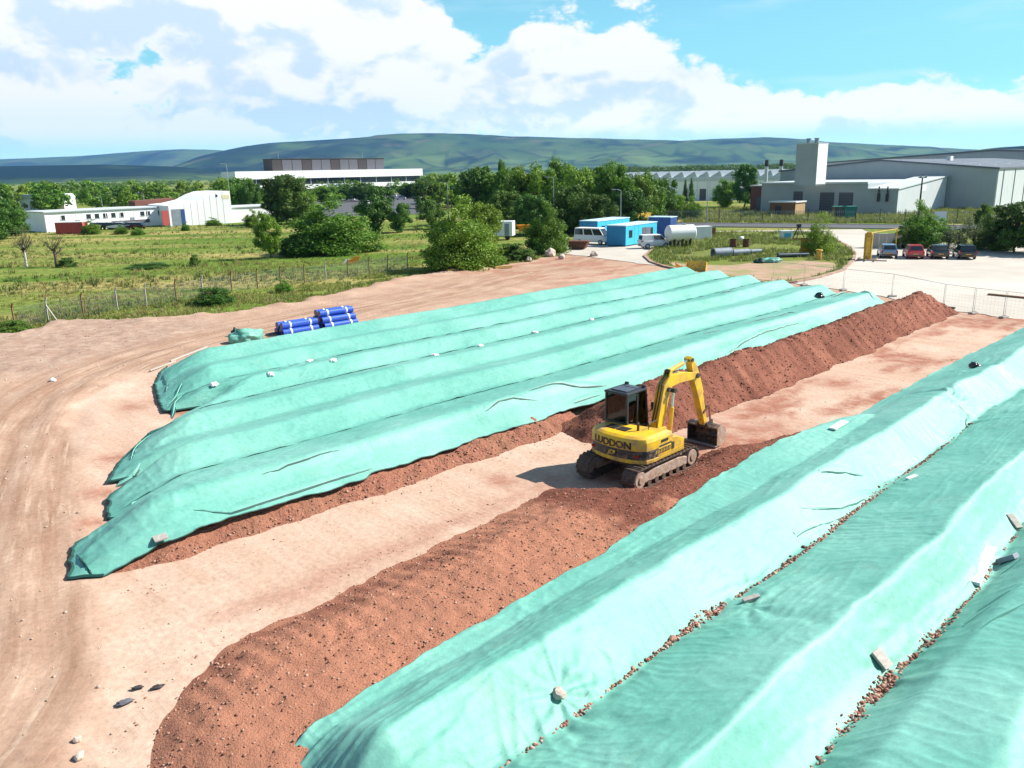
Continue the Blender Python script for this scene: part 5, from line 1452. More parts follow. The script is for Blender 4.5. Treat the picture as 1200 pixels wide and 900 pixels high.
ptree('bush_light', 'bush', 'leafy green bush at the corner of the grass island', 'bush', 958, 300, 256, 38, 0.0)
ptree('bush', 'bush', 'tall green bush behind the grey-blue car', 'bush', 1078, 290, 240, 40, 0.02)
ptree('bush_dark', 'bush', 'grey-green scrub left of the tall bush behind the cars', 'bush', 1058, 291, 258, 26, 0.0)
ptree('grey', 'bush', 'thin olive scrub behind the red car', 'bush', 1112, 292, 262, 34, 0.0)
ptree('grey', 'bush', 'olive bush behind the dark parked cars', 'bush', 1140, 293, 254, 36, 0.0)
ptree('bush_dark', 'bush', 'dense dark shrub between the black car and the overhanging tree', 'bush', 1163, 293, 256, 40, 0.0)
ptree('grey', 'bush', 'olive scrub filling the gap behind the dark green car', 'bush', 1124, 291, 256, 34, 0.0)
ptree('bush', 'bush', 'mid-green bush behind the white sign board', 'bush', 1098, 282, 254, 26, 0.0)
ptree('bush_light', 'bush', 'light green bush beyond the black car', 'bush', 1152, 285, 248, 22, 0.0)
ptree('oak_b', 'tree', 'dark leafy tree overhanging the rubble at the yard edge', 'tree', 1188, 296, 234, 60, 0.10)
ptree('oak_b', 'tree', 'dark tree farther along the yard edge, cut by the picture border', 'tree', 1232, 298, 236, 60, 0.10)
ptree('bush_dark', 'bush', 'dark bush against the pale end wall of the large hall', 'bush', 1152, 262, 234, 18, 0.0)
ptree('oak_b', 'tree', 'dark tall tree in front of the white factory', 'tree', 872, 243, 193, 28, 0.10)
ptree('oak_a', 'tree', 'olive rounded tree left of the tall tree by the white factory', 'tree', 850, 242, 211, 28, 0.06)
ptree('cone', 'tree', 'first of two narrow conifers by the white factory', 'tree', 802, 250, 209, 10, 0.03)
ptree('cone', 'tree', 'second and taller of two narrow conifers by the white factory', 'tree', 809, 250, 207, 11, 0.03)
ptree('bush', 'bush', 'green bush at the foot of the two narrow conifers', 'bush', 812, 256, 232, 22, 0.0)
# the dense belt behind the cabins
belt = [(560, 262, 196, 46, 'oak_b'), (587, 262, 200, 44, 'oak_a'), (612, 264, 196, 50, 'oak_a'), (636, 264, 193, 48, 'oak_c'), (655, 262, 190, 48, 'oak_a'), (680, 265, 193, 52, 'oak_c'), (702, 264, 196, 46, 'oak_a'),
        (722, 266, 194, 50, 'oak_a'), (744, 265, 200, 42, 'oak_c'), (760, 262, 206, 36, 'oval_a'), (776, 258, 208, 30, 'oval_b'), (790, 256, 226, 26, 'oak_a'), (668, 274, 216, 44, 'oak_b'), (700, 275, 226, 40, 'oak_b'), (625, 274, 226, 40, 'oak_b'),
        (595, 272, 222, 44, 'oak_b'), (738, 272, 222, 40, 'oak_b')]
for i, (px, by, tp, w, k) in enumerate(belt):
    ptree(k, 'tree', ['tree %s from the left in the tall back row behind the cabins', 'dark tree %s in the front row behind the cabins'][i >= 12] % (['first', 'second', 'third', 'fourth', 'fifth', 'sixth', 'seventh', 'eighth', 'ninth', 'tenth', 'eleventh', 'twelfth'][i] if i < 12 else ['above the white minibus', 'right above the blue cabin', 'left of the rounded tree', 'at the left end', 'at the right end'][i - 12]), 'tree', px, by, tp, w, 0.03, 'trees of the belt behind the cabins')
ptree('oval_b', 'tree', 'slim dark tree rising above the left end of the belt', 'tree', 587, 255, 188, 14, 0.08)
ptree('bush', 'tree', 'low round tree in front of the dark middle of the belt', 'tree', 683, 272, 236, 34, 0.02)
# trees round the office and beyond the white sheds
for i, (px, by, tp, w, k) in enumerate([(281, 254, 216, 24, 'oak_a'), (297, 254, 212, 20, 'oak_b'), (382, 236, 217, 28, 'oak_a'), (404, 235, 218, 26, 'oak_b'), (424, 236, 214, 26, 'oak_b'), (478, 232, 214, 22, 'oak_a'), (494, 232, 213, 28, 'oak_b')]):
    ptree(k, 'tree', 'leafy tree %s in front of the long office block' % ['at the left corner', 'just right of the left corner', 'under the middle of the windows', 'third from the right end', 'in the gap above the rounded bush', 'near the right end', 'at the right corner'][i], 'tree', px, by, tp, w, 0.06, 'trees in front of the office block')
far_rnd = random.Random(4)
for i in range(46):
    px = far_rnd.uniform(-30, 300); by = far_rnd.uniform(236, 248) if px > 60 else far_rnd.uniform(240, 262)
    x, y = at(px, by); h = far_rnd.uniform(6.5, 10.5)
    tree(far_rnd.choice(['far_a', 'far_b', 'far_c', 'far_a']), 'tree', 'leafy tree in the wood behind the long white sheds', 'tree', (x, y), h * far_rnd.uniform(0.75, 1.1), h, 0.08, 'trees of the wood behind the white sheds')
for i, (px, by, tp, w) in enumerate([(3, 280, 232, 40), (18, 276, 236, 30), (36, 268, 246, 24), (-20, 285, 228, 50)]):
    ptree('oak_b', 'tree', 'dark tree at the far left end of the field, %s' % ['behind the white-stemmed birch', 'right of the tallest one', 'closest to the red container', 'cut by the picture border'][i], 'tree', px, by, tp, w, 0.04, 'dark trees at the left end of the field')
for i in range(34):
    px = far_rnd.uniform(495, 600); by = far_rnd.uniform(222, 246); x, y = at(px, by); h = far_rnd.uniform(6, 10)
    tree(far_rnd.choice(['far_a', 'far_b', 'far_c']), 'tree', 'leafy tree between the office block and the dense belt', 'tree', (x, y), h * far_rnd.uniform(0.8, 1.1), h, 0.06, 'trees between the office and the belt')
# far woods that read as one mass: merged canopy leaf masses
def far_wood(name, spots, key):
    cm, _ = TREES[key]; n = len(cm.vertices); co = np.empty(n * 3); cm.vertices.foreach_get('co', co); co = co.reshape(-1, 3)
    k = min(n, 520 * 4); co = co[:k]; out = []
    for (x, y, w, h) in spots:
        a = rnd.uniform(0, 6.28); c, s = math.cos(a), math.sin(a)
        q = co * np.array([1, 1, 1]); q = np.stack([(q[:, 0] * c - q[:, 1] * s) * w, (q[:, 0] * s + q[:, 1] * c) * w, q[:, 2] * h], -1) * 1.0
        out.append(q + np.array([x, y, -0.22 * h]))
    v = np.concatenate(out); N4 = len(v); me = bpy.data.meshes.new(name); me.vertices.add(N4); me.vertices.foreach_set('co', v.ravel()); me.loops.add(N4); me.loops.foreach_set('vertex_index', np.arange(N4))
    me.polygons.add(N4 // 4); me.polygons.foreach_set('loop_start', np.arange(0, N4, 4)); me.polygons.foreach_set('loop_total', np.full(N4 // 4, 4)); me.update(calc_edges=True); me.materials.append(cm.materials[0])
    o = bpy.data.objects.new(name, me); link(o); return tag(o, kind='stuff')


sp1, sp2, sp3 = [], [], []
for i in range(1500):
    y = 320 * (3200 / 320) ** far_rnd.random(); x = far_rnd.uniform(-0.78, 0.85) * y
    if fbm(x / 260, y / 160, 88, 3) < -0.12 + 0.1 * (x > 0.1 * y): continue
    if -0.05 * y < x < 0.5 * y and y < 420: continue
    h = far_rnd.uniform(6, 10.5); (sp1, sp2, sp3)[i % 3].append((x, y, h * far_rnd.uniform(1.0, 1.6), h))
for a, k in ((sp1, 'far_a'), (sp2, 'far_b'), (sp3, 'far_c')): far_wood('far_wood', a, k)
# dark row of trees along the skyline behind the white factory
sp = []
for i in range(120):
    y = far_rnd.uniform(900, 1150); x = far_rnd.uniform(0.14, 0.34) * y; sp.append((x, y, far_rnd.uniform(10, 16), far_rnd.uniform(13, 18)))
for i in range(60):
    y = far_rnd.uniform(800, 1400); x = far_rnd.uniform(0.36, 0.62) * y; sp.append((x, y, far_rnd.uniform(9, 14), far_rnd.uniform(10, 14)))
far_wood('far_wood', sp, 'far_b')

# grass tufts and weeds
def tufts(name, pos, hs, m, seed, blades=12):
    R2 = np.random.default_rng(seed); n = len(pos); k = n * blades
    p = np.repeat(pos, blades, 0); h = np.repeat(hs, blades) * R2.uniform(0.5, 1.2, k)
    a = R2.uniform(0, 6.28, k); ln = R2.uniform(0.2, 0.8, k) * h; o = R2.normal(0, 0.35, (k, 2)) * np.repeat(hs, blades)[:, None]
    b0 = p + np.concatenate([o, np.zeros((k, 1))], 1); w = h * 0.07 + 0.008
    pa = np.stack([np.cos(a + 1.57), np.sin(a + 1.57), 0 * a], -1) * w[:, None]
    tip = b0 + np.stack([np.cos(a) * ln, np.sin(a) * ln, h], -1)
    v = np.stack([b0 - pa, b0 + pa, tip], 1).reshape(-1, 3); N3 = len(v)
    me = bpy.data.meshes.new(name); me.vertices.add(N3); me.vertices.foreach_set('co', v.ravel()); me.loops.add(N3); me.loops.foreach_set('vertex_index', np.arange(N3))
    me.polygons.add(N3 // 3); me.polygons.foreach_set('loop_start', np.arange(0, N3, 3)); me.polygons.foreach_set('loop_total', np.full(N3 // 3, 3)); me.update(calc_edges=True); me.materials.append(m)
    o_ = bpy.data.objects.new(name, me); link(o_); return tag(o_, kind='stuff')


R_ = np.random.default_rng(77)
u = R_.uniform(0, 80, 16000); dv = R_.exponential(7, 16000); v = grass_v(u) + 0.7 - dv
k = fbm(u * 0.2, v * 0.35, 111, 4) > -0.25; u, v, dv = u[k], v[k], dv[k]
tufts('rough_grass', uvpos(u, v, 0 * u - 0.07), 0.07 + 0.25 * R_.random(len(u)) ** 2, K['tuft'], 78)
px = R_.uniform(-40, 520, 7000); py = 262 + 60 * R_.random(7000) ** 1.2; xy = np.array([at(a, b) for a, b in zip(px, py)]); k = (fbm(xy[:, 0] * 0.05, xy[:, 1] * 0.09, 113, 4) > 0.0) & (py < 348 - 0.09 * px); xy = xy[k]
tufts('rough_grass', np.concatenate([xy, np.full((len(xy), 1), -0.07)], 1), 0.08 + 0.32 * R_.random(len(xy)) ** 2, K['tuft'], 79)


K['tuft_dry'] = leaf_mat('dry_grass_blade', (0.34, 0.27, 0.11), (0.24, 0.20, 0.07), 0.3)
K['tuft_dark'] = leaf_mat('rush_blade', (0.075, 0.13, 0.022), (0.05, 0.09, 0.018), 0.3)
for nn, m_, lo, hi, sd in ((9000, 'tuft_dry', .10, .42, 82), (3800, 'tuft_dark', .15, .60, 83)):
    px = R_.uniform(-40, 530, nn); py = 264 + 118 * R_.random(nn) ** 1.3; xy = np.array([at(a, b) for a, b in zip(px, py)])
    uu_ = (xy[:, 0] + xy[:, 1]) * S2; vv2 = (xy[:, 0] - xy[:, 1]) * S2
    k = (fbm(xy[:, 0] * 0.035 + sd, xy[:, 1] * 0.10, 117 + sd, 4) > 0.08) & (vv2 < grass_v(uu_) + .3); xy = xy[k]
    tufts('rough_grass', np.concatenate([xy, np.full((len(xy), 1), -0.07)], 1), lo + (hi - lo) * R_.random(len(xy)) ** 2, K[m_], sd)


def in_poly(x, y, poly):
    c = np.zeros(len(x), bool); n = len(poly)
    for i in range(n):
        (x0, y0), (x1, y1) = poly[i], poly[(i + 1) % n]
        c ^= ((y0 > y) != (y1 > y)) & (x < (x1 - x0) * (y - y0) / (y1 - y0 + 1e-12) + x0)
    return c


ix = np.array(isl); n = 9000; x = R_.uniform(ix[:, 0].min(), ix[:, 0].max(), n); y = R_.uniform(ix[:, 1].min(), ix[:, 1].max(), n)
pyx = [at(*p) for p in [(838, 322), (870, 327.5), (905, 331.5), (930, 330), (957, 324.5), (980, 317), (978, 308), (940, 305), (890, 307), (850, 311), (800, 309), (778, 306), (790, 313), (815, 318)]]
k = in_poly(x, y, isl) & ~in_poly(x, y, pyx) & (fbm(x * 0.12, y * 0.12, 115, 3) > -0.2)
tufts('rough_grass', np.stack([x[k], y[k], np.full(k.sum(), 0.15)], -1), 0.12 + 0.5 * R_.random(k.sum()) ** 2, K['tuft'], 80)
# rough verge in front of the industrial buildings, beyond the road
n = 9000; px = R_.uniform(800, 1230, n); py = R_.uniform(243.5, 260.5, n) + 0.004 * (px - 800); xy = np.array([at(a, b) for a, b in zip(px, py)])
tufts('rough_grass', np.concatenate([xy, np.full((n, 1), -0.07)], 1), 0.2 + 0.7 * R_.random(n) ** 2, K['tuft'], 81)
print('trees done')

# ------------------------------------------------------------------ buildings
def frame_at(name, label, cat, x, y, ang, group=None):
    """thing whose local +x runs along direction ang (degrees from world +x)"""
    return thing(name, label, cat, (x, y, -0.06), math.radians(ang), group)


# long office block: local x along the front, y into depth, front at y=0
def far_pt(px, yd): return ((px - 600) / F * (yd * math.cos(P) + H * math.sin(P)), yd)


A = far_pt(283, 405); Bp = far_pt(501, 480)
ang = math.degrees(math.atan2(Bp[1] - A[1], Bp[0] - A[0])); LN = math.hypot(Bp[0] - A[0], Bp[1] - A[1])
of = frame_at('office_building', 'long low office block with two white bands, dark glazing and a dark rooftop plant room', 'building', A[0], A[1], ang)
b = MB(); b.box(1, LN - 1, 2.5, 15, 0, 3.4); b.build('wall', K['door_grey'], of)
b = MB(); b.box(0, LN, 0, 16, 3.5, 5.8); b.build('spandrel_band', K['white_wall'], of)
b = MB(); b.box(0, LN, 0, 16, 8.9, 12.7); b.build('roof_band', K['white_wall'], of)
b = MB(); b.box(1, LN - 1, 1.8, 15.5, 5.8, 8.9); b.build('core', K['black'], of)
nb = 11
for i in range(nb):
    x0 = 1 + (LN - 2) * i / nb; x1 = 1 + (LN - 2) * (i + 1) / nb
    b = MB(); b.box(x0 + 0.25, x1 - 0.25, 1.2, 1.3, 5.82, 9.08); w_ = b.build('window', K['glass'], of)
    b = MB(); b.box(x0 - 0.22, x0 + 0.22, 0.9, 1.7, 5.8, 9.1); b.build('mullion', K['steel'], w_)
for i in range(12):
    x = 3 + (LN - 6) * i / 11
    b = MB(); b.box(x - 0.3, x + 0.3, 1.0, 1.6, 0, 3.5); b.build('column', K['clad'], of)
px0 = LN * (325 - 283) / 219; px1 = LN * (456 - 283) / 219
b = MB(); b.box(px0, px1, 4, 13, 12.7, 18.4); ph = b.build('plant_room', K['dark_steel'], of)
for i in range(12):
    x = px0 + (px1 - px0) * (i + 0.5) / 12; w2 = (px1 - px0) / 24
    b = MB(); b.box(x - w2 + 0.15, x + w2 - 0.15, 3.85, 4.0, 12.8, 18.1); b.build('louvre_panel', K['door_grey'] if i % 3 else K['dark_steel'], ph)
b = MB(); b.box(px0 - 0.3, px1 + 0.3, 3.7, 13.3, 18.4, 18.7); b.build('plant_roof', K['dark_steel'], ph)
for x in (px0 + 6, px1 - 11):
    b = MB(); b.cyl((x, 8, 18.7), (x, 8, 22.0), 0.10, n=6); b.build('mast', K['steel'], ph)

# white sheds at the edge of the field
A = at(55, 272); Bp = at(212, 262)
ang = math.degrees(math.atan2(Bp[1] - A[1], Bp[0] - A[0])); LN = math.hypot(Bp[0] - A[0], Bp[1] - A[1])
sh = frame_at('long_shed', 'long low white shed with a row of small dark windows beyond the field', 'building', A[0], A[1], ang)
b = MB(); b.box(0, LN, 0, 11, 0, 3.9); b.build('wall', K['white_wall'], sh)
b = MB(); b.box(-0.2, LN + 0.2, -0.2, 11.2, 3.9, 4.1); b.build('roof', K['roof_pale'], sh)
for fx in (0.12, 0.30, 0.36, 0.42, 0.48, 0.54, 0.70, 0.745, 0.84):
    x = LN * fx; b = MB(); b.box(x - 0.45, x + 0.45, -0.04, 0.02, 2.3, 3.2); w_ = b.build('window', K['glass'], sh)
    b = MB(); b.box(x - 0.52, x + 0.52, -0.09, -0.03, 2.18, 2.3); b.build('sill', K['steel'], w_)
for k in range(10): b = MB(); b.box(LN * k / 9.5, LN * k / 9.5 + 0.12, -0.05, 0.0, 0, 3.9); b.build('pilaster', K['white'], sh)
b = MB(); b.box(-0.2, LN + 0.2, -0.32, -0.2, 3.86, 4.02); b.build('gutter', K['clad'], sh)
for k in (0.2, 0.6): b = MB(); b.box(LN * k, LN * k + 1.0, -0.05, 0.0, 0.05, 2.1); b.build('door', K['bluegrey'], sh)
b = MB(); b.box(LN * 0.46, LN * 0.75, -0.06, 0.01, 0.8, 1.5); b.build('plinth_panel', K['door_grey'], sh)
A2 = at(200, 265); B2 = at(273, 261)
ang = math.degrees(math.atan2(B2[1] - A2[1], B2[0] - A2[0])); L2 = math.hypot(B2[0] - A2[0], B2[1] - A2[1])
ws = frame_at('warehouse', 'white warehouse with a swept-up roofline at the end of the long white shed', 'building', A2[0], A2[1], ang)
prof_ = [(0, 0), (L2, 0), (L2, 7.1), (L2 * 0.78, 7.0), (L2 * 0.62, 6.3), (L2 * 0.45, 5.2), (L2 * 0.22, 4.6), (0, 4.4)]
b = MB(); b.prism(prof_, 0, 16, 'y'); b.build('wall', K['white_wall'], ws)
b = MB(); b.box(0.5, 3.3, -0.05, 0.0, 0.1, 3.6); d_ = b.build('shutter_door', K['bluegrey'], ws)
for k in range(7):
    x = L2 * (0.24 + 0.105 * k); b = MB(); b.box(x, x + 0.08, -0.03, 0.0, 0.1, float(np.interp(x, [0, L2 * .22, L2 * .45, L2 * .62, L2 * .78, L2], [4.4, 4.6, 5.2, 6.3, 7.0, 7.1])) - .1); b.build('cladding_joint', K['clad_pale'], ws)
b = MB(); b.box(2.5, 3.3, -0.09, -0.05, 0.1, 3.5); b.build('door_leaf', K['navy'], d_)
b = MB(); b.box(-1.5, -0.2, -0.06, 0.3, 0.3, 3.4); b.build('entrance_panel', K['red_dull'], ws)
b = MB(); b.box(L2 * 0.86, L2 * 0.98, -0.04, 0.0, 5.4, 6.3); b.build('sign_panel', mat('sign_cream', (0.72, 0.66, 0.40), (0.66, 0.6, 0.36), rough=0.6), ws)
b = MB(); b.box(L2 * 0.76, L2 * 0.79, -0.05, 0.0, 5.9, 6.4); b.build('vent', K['black'], ws)
b = MB(); b.prism([(-2.6, 3.9), (L2 * 0.42, 5.0), (L2 * 0.46, 5.6), (-2.6, 5.2)], 16.2, 22, 'y'); b.build('rear_roof', K['brick'], ws)
b = MB(); b.box(L2, L2 + 12, 1.0, 14, 0, 3.3); b.build('annex', K['white_wall'], ws)
b = MB(); b.box(L2 - 0.05, L2 + 12.2, 0.8, 14.2, 3.3, 3.5); b.build('annex_roof', K['roof_pale'], ws)
for (pxa, pya, wm, hm, lab) in ((12, 245, 16, 3.6, 'flat white-roofed building among the trees at the far left'), (50, 247, 15, 4.2, 'pale blue-roofed building between the trees left of the sheds')):
    x, y = at(pxa, pya); t = frame_at('white_building', lab, 'building', x, y, 6)
    b = MB(); b.box(-wm / 2, wm / 2, 0, 10, 0, hm); b.build('wall', K['white_wall'], t)
    b = MB(); b.prism([(-wm / 2 - .4, hm), (wm / 2 + .4, hm), (wm / 2 - 1, hm + 1.5), (-wm / 2 + 1, hm + 1.5)], -0.4, 10.4, 'y'); b.build('roof', K['roof_pale'], t)
    for k in range(4):
        b = MB(); b.box(-wm * .4 + k * wm * .24, -wm * .4 + k * wm * .24 + 1.4, -0.05, 0.0, 1.2, 2.3); b.build('window', K['glass'], t)
x, y = at(545, 232); t = frame_at('white_building', 'small pale building half hidden among the trees right of the office block', 'building', x, y, 0)
b = MB(); b.box(-6, 6, 0, 10, 0, 7.0); b.build('wall', K['clad'], t); b = MB(); b.prism([(-6.4, 7), (6.4, 7), (5, 9.2), (-2, 9.2)], -.3, 10.3, 'y'); b.build('roof', K['roof_pale'], t)
b = MB(); b.box(-4, -1, -0.05, 0, 3, 5); b.build('window', K['glass'], t)
# red container, blue canopy and clutter before the sheds
x, y = at(82, 274); t = frame_at('shipping_container', 'faded red container standing at the left end of the white shed', 'container', x, y, 4)
b = MB(); b.box(-2.6, 2.6, 0, 2.4, 0.1, 2.2); b.build('body', K['red_dull'], t)
for k in range(13):
    b = MB(); b.box(-2.5 + k * 0.385, -2.32 + k * 0.385, -0.035, 0.0, 0.25, 2.05); b.build('rib', K['red_dull'], t)
b = MB(); b.box(-2.65, 2.65, -0.05, 2.45, 2.2, 2.3); b.build('roof', K['white'], t)
x, y = at(75, 268); t = frame_at('canopy', 'small bright blue canopy behind the red container', 'canopy', x, y + 2.5, 0)
b = MB(); b.loft([[(-1.2, -1, 3.0), (1.2, -1, 3.0), (1.2, 1, 3.0), (-1.2, 1, 3.0)], [(-.5, -.4, 3.8), (.4, -.4, 3.8), (.4, .4, 3.8), (-.5, .4, 3.8)]]); b.build('roof', K['sky_blue'], t)
for sx in (-1.1, 1.1):
    for sy in (-.9, .9): b = MB(); b.cyl((sx, sy, 0), (sx, sy, 3.0), 0.05, n=6); b.build('post', K['steel'], t)

# grey factory on the right; local x = along v (to the right), y = along u (away)
def uvthing(name, label, cat, u, v, group=None):
    x, y = W(u, v); return thing(name, label, cat, (x, y, -0.06), math.radians(-45), group)


hall = uvthing('factory_hall', 'large grey clad factory hall with a low gable and dark sheet roof', 'building', 202, -52.6)
hp = [(0, 0), (0, 8.5), (-25, 10.7), (-50, 8.6), (-50, 0)]
b = MB(); b.prism(hp, 0, 90, 'y'); b.build('wall', K['clad'], hall)
b = MB(); b.box(0.0, 0.12, 0.3, 90, 0, 8.4); b.build('lit_side_wall', K['clad_pale'], hall)  # sunlit face, its brightness painted with paler cladding
b = MB(); b.prism([(0.4, 8.45), (0.4, 8.8), (-25, 11.05), (-50.4, 8.92), (-50.4, 8.57), (-25, 10.7)], -0.4, 90.3, 'y'); rf = b.build('roof', K['roof_grey'], hall)
for k in range(7):
    y = 8 + k * 12; b = MB(); b.prism([(-6, 9.32), (-13, 9.95), (-13, 10.06), (-6, 9.43)], y, y + 1.3, 'y'); b.build('rooflight', K['roof_pale'], rf)
b = MB(); b.box(-20, -19, 30, 32, 9.9, 11.6); b.build('roof_vent', K['white'], rf)
for k in range(16):
    x = -3 - k * 3.0; b = MB(); b.box(x - 0.05, x + 0.05, -0.04, 0.0, 0.2, 8.0); b.build('cladding_rib', K['clad'], hall)
for k in range(5): b = MB(); b.box(.12, .26, 4 + k * 9, 4.14 + k * 9, 0, 8.3); b.build('downpipe', K['bluegrey'], hall)
h2 = uvthing('factory_hall', 'second dark-roofed factory hall farther back behind the big grey hall', 'building', 300, -60)
b = MB(); b.prism([(30, 0), (30, 10.4), (-20, 13.3), (-80, 10.4), (-80, 0)], 0, 90, 'y'); b.build('wall', K['clad'], h2)
b = MB(); b.prism([(30.4, 10.4), (30.4, 10.8), (-20, 13.8), (-80.4, 10.8), (-80.4, 10.4), (-20, 13.3)], -0.4, 90, 'y'); rf = b.build('roof', K['roof_grey'], h2)
b = MB(); b.box(-4, 0, 20, 23, 12.6, 14.2); b.build('roof_vent', K['white'], rf)
for k in range(3): b = MB(); b.cyl((18 + k * 2.5, 30, 11), (18 + k * 2.5, 30, 16.5 + k), 0.35, n=10); b.build('flue', K['steel'], rf)
lowb = uvthing('low_works', 'low grey works building with a pale roof and dark shutters in front of the hall', 'building', 173, -62.5)
b = MB(); b.box(-29.7, -6, 0, 28.4, 0, 6.2); b.build('wall', K['clad'], lowb)
b = MB(); b.box(-30, -6, -0.3, 28.6, 6.2, 6.55); b.build('roof', K['roof_pale'], lowb)
b = MB(); b.prism([(0.0, 0), (28.4, 0), (28.4, 7.0), (0.0, 5.0)], -6, 0, 'x'); b.build('lean_to', K['clad'], lowb)
b = MB(); b.prism([(0.05, 0), (28.3, 0), (28.3, 6.9), (0.05, 4.95)], 0.0, 0.1, 'x'); b.build('lit_gable_wall', K['clad_pale'], lowb)  # paler panel paints the sun on this gable
b = MB(); b.prism([(-0.3, 5.0), (28.5, 7.03), (28.5, 7.25), (-0.3, 5.25)], -5.98, 0.3, 'x'); b.build('lean_to_roof', K['roof_pale'], lowb)
for (x0, x1, z1) in ((-13.5, -10.4, 4.4), (-9.4, -6.4, 4.4), (-19.5, -17.4, 4.6)):
    x0 -= 2.5; x1 -= 2.5
    b = MB(); b.box(x0, x1, -0.07, 0.0, 0.1, z1); d_ = b.build('shutter_door', K['door_grey'], lowb)
    for k in range(7): b = MB(); b.box(x0 + 0.05, x1 - 0.05, -0.10, -0.07, 0.25 + k * 0.58, 0.32 + k * 0.58); b.build('slat', K['dark_steel'], d_)
for x in (-3.9, -2.2):
    b = MB(); b.box(x, x + 0.5, -0.35, -0.05, 2.6, 4.2); b.cyl((x + .25, -.2, 4.2), (x + .25, -.2, 5.6), 0.15, n=8); b.build('duct', K['dark_steel'], lowb)
b = MB(); b.box(0.1, 0.14, 13, 15.6, 4.2, 5.5); b.build('sign_panel', K['white'], lowb)
b = MB(); b.box(-34.5, -29.75, 4, 16, 0, 5.6); b.build('brick_bay', K['brick'], lowb)
b = MB(); b.box(-33, -30.6, 3.93, 4.0, 0.2, 3.2); b.build('bay_door', K['door_grey'], lowb)
b = MB(); b.box(-34.7, -29.72, 3.8, 16.2, 5.6, 5.85); b.build('bay_roof', K['roof_pale'], lowb)
tw = uvthing('tower', 'grey rectangular process tower with two short flues rising from the low works', 'tower', 178, -73)
tcx, tcy = at(955.5, 214, 6.5)
tw.location = (tcx, tcy, -0.06)
tm = 1 / scale_at(tcx, tcy)
b = MB(); b.box(-4.6, 0, 0, 4.6, 6.0, 14.3); b.build('wall', K['clad'], tw)
b = MB(); b.box(0, 0.08, 0.05, 4.55, 6.2, 14.25); b.build('lit_side', K['white'], tw); tw.children[1]['label'] = 'sunlit right-hand side of the tower, its brightness painted white'  # sun on this face painted as a white panel
b = MB(); b.box(-4.7, 0.12, -0.1, 4.7, 14.3, 14.5); b.build('parapet', K['roof_pale'], tw)
for x in (-2.6, -0.9): b = MB(); b.cyl((x, 1.2, 14.5), (x, 1.2, 15.3), 0.42, n=12); b.cyl((x, 1.2, 15.3), (x, 1.2, 15.45), 0.52, n=12); b.build('flue', K['bluegrey'], tw)

wf = thing('white_factory', 'wide white factory with a saw-tooth roof of pale rooflights behind the trees', 'building', (36, 262, -0.06), math.radians(-4))
b = MB(); b.box(0, 62, 0, 60, 0, 7.2); b.build('wall', K['white_wall'], wf)
b = MB(); b.box(0, 62, -0.08, 0.0, 5.9, 7.1); b.build('fascia', K['clad_pale'], wf)
for k in range(16): b = MB(); b.box(k * 3.875 - .06, k * 3.875 + .06, -0.06, 0.0, 0, 5.88); b.build('cladding_joint', K['clad_pale'], wf)
rfm = None
for k in range(16):
    x = k * 3.875
    b = MB(); b.prism([(0, 7.2), (3.7, 7.2), (2.9, 8.9)], 0.2, 60, 'y')
    if rfm is None: rfm = b.mesh('roof_ridge', K['roof_pale'])
    o = bpy.data.objects.new('roof_ridge', rfm); link(o, wf); o.location.x = x
for x in (20, 21.2): pass
for k, (x0, x1) in enumerate(((30, 33), (36, 38), (24, 26))):
    b = MB(); b.box(x0, x1, -0.12, -0.081, 0.2, 3.6); b.build('door', K['door_grey'], wf)
for px in (896, 913):
    x, y = at(px, 236); t = thing('flue_stack', 'pale flue pipe with a dark cap, %s, beside the white factory' % ('left of the pair' if px < 900 else 'right of the pair'), 'flue', (x, y, -0.06))
    b = MB(); b.cyl((0, 0, 0), (0, 0, 10.0), 0.5, n=12); b.build('pipe', K['clad_pale'], t); b = MB(); b.cyl((0, 0, 10.0), (0, 0, 11.8), 0.65, 0.5, n=12); b.build('cap', K['dark_steel'], t)

# timber kiosk and skips before the works
x, y = at(931, 253); t = uvthing('timber_kiosk', 'brown block kiosk with a flat white roof before the grey works', 'kiosk', (x + y) * S2, (x - y) * S2)
b = MB(); b.box(-5.6, 0, 0, 4.4, 0, 2.7); b.build('wall', K['brown'], t); b = MB(); b.box(0, 0.06, 0.03, 4.37, 0, 2.68); b.build('end_wall', K['tan'], t)
b = MB(); b.box(-5.8, 0.25, -0.2, 4.6, 2.7, 2.95); b.build('roof', K['white'], t); b = MB(); b.box(-4.4, -3.0, -0.05, 0.0, 0.1, 2.1); b.build('door', K['dark_steel'], t)
for px, lab, m_ in ((984, 'dark green skip beside the works shutter', 'car_dark'), (996, 'teal green bin at the end of the dark skip', 'teal')):
    x, y = at(px, 256); t = thing('waste_skip', lab, 'skip', (x, y, -0.06), math.radians(-10))
    b = MB(); b.prism([(-0.9, 0.1), (0.9, 0.1), (1.15, 2.2), (-1.15, 2.2)], 0, 2.0, 'y'); b.build('body', K[m_], t)
    b = MB(); b.box(-1.25, 1.25, -0.08, 2.08, 2.2, 2.32); b.build('lid', K['teal'], t)
    for xx in (-0.7, 0.55): b = MB(); b.box(xx, xx + 0.15, -0.06, 0.0, 0.1, 2.1); b.build('rib', K[m_], t)

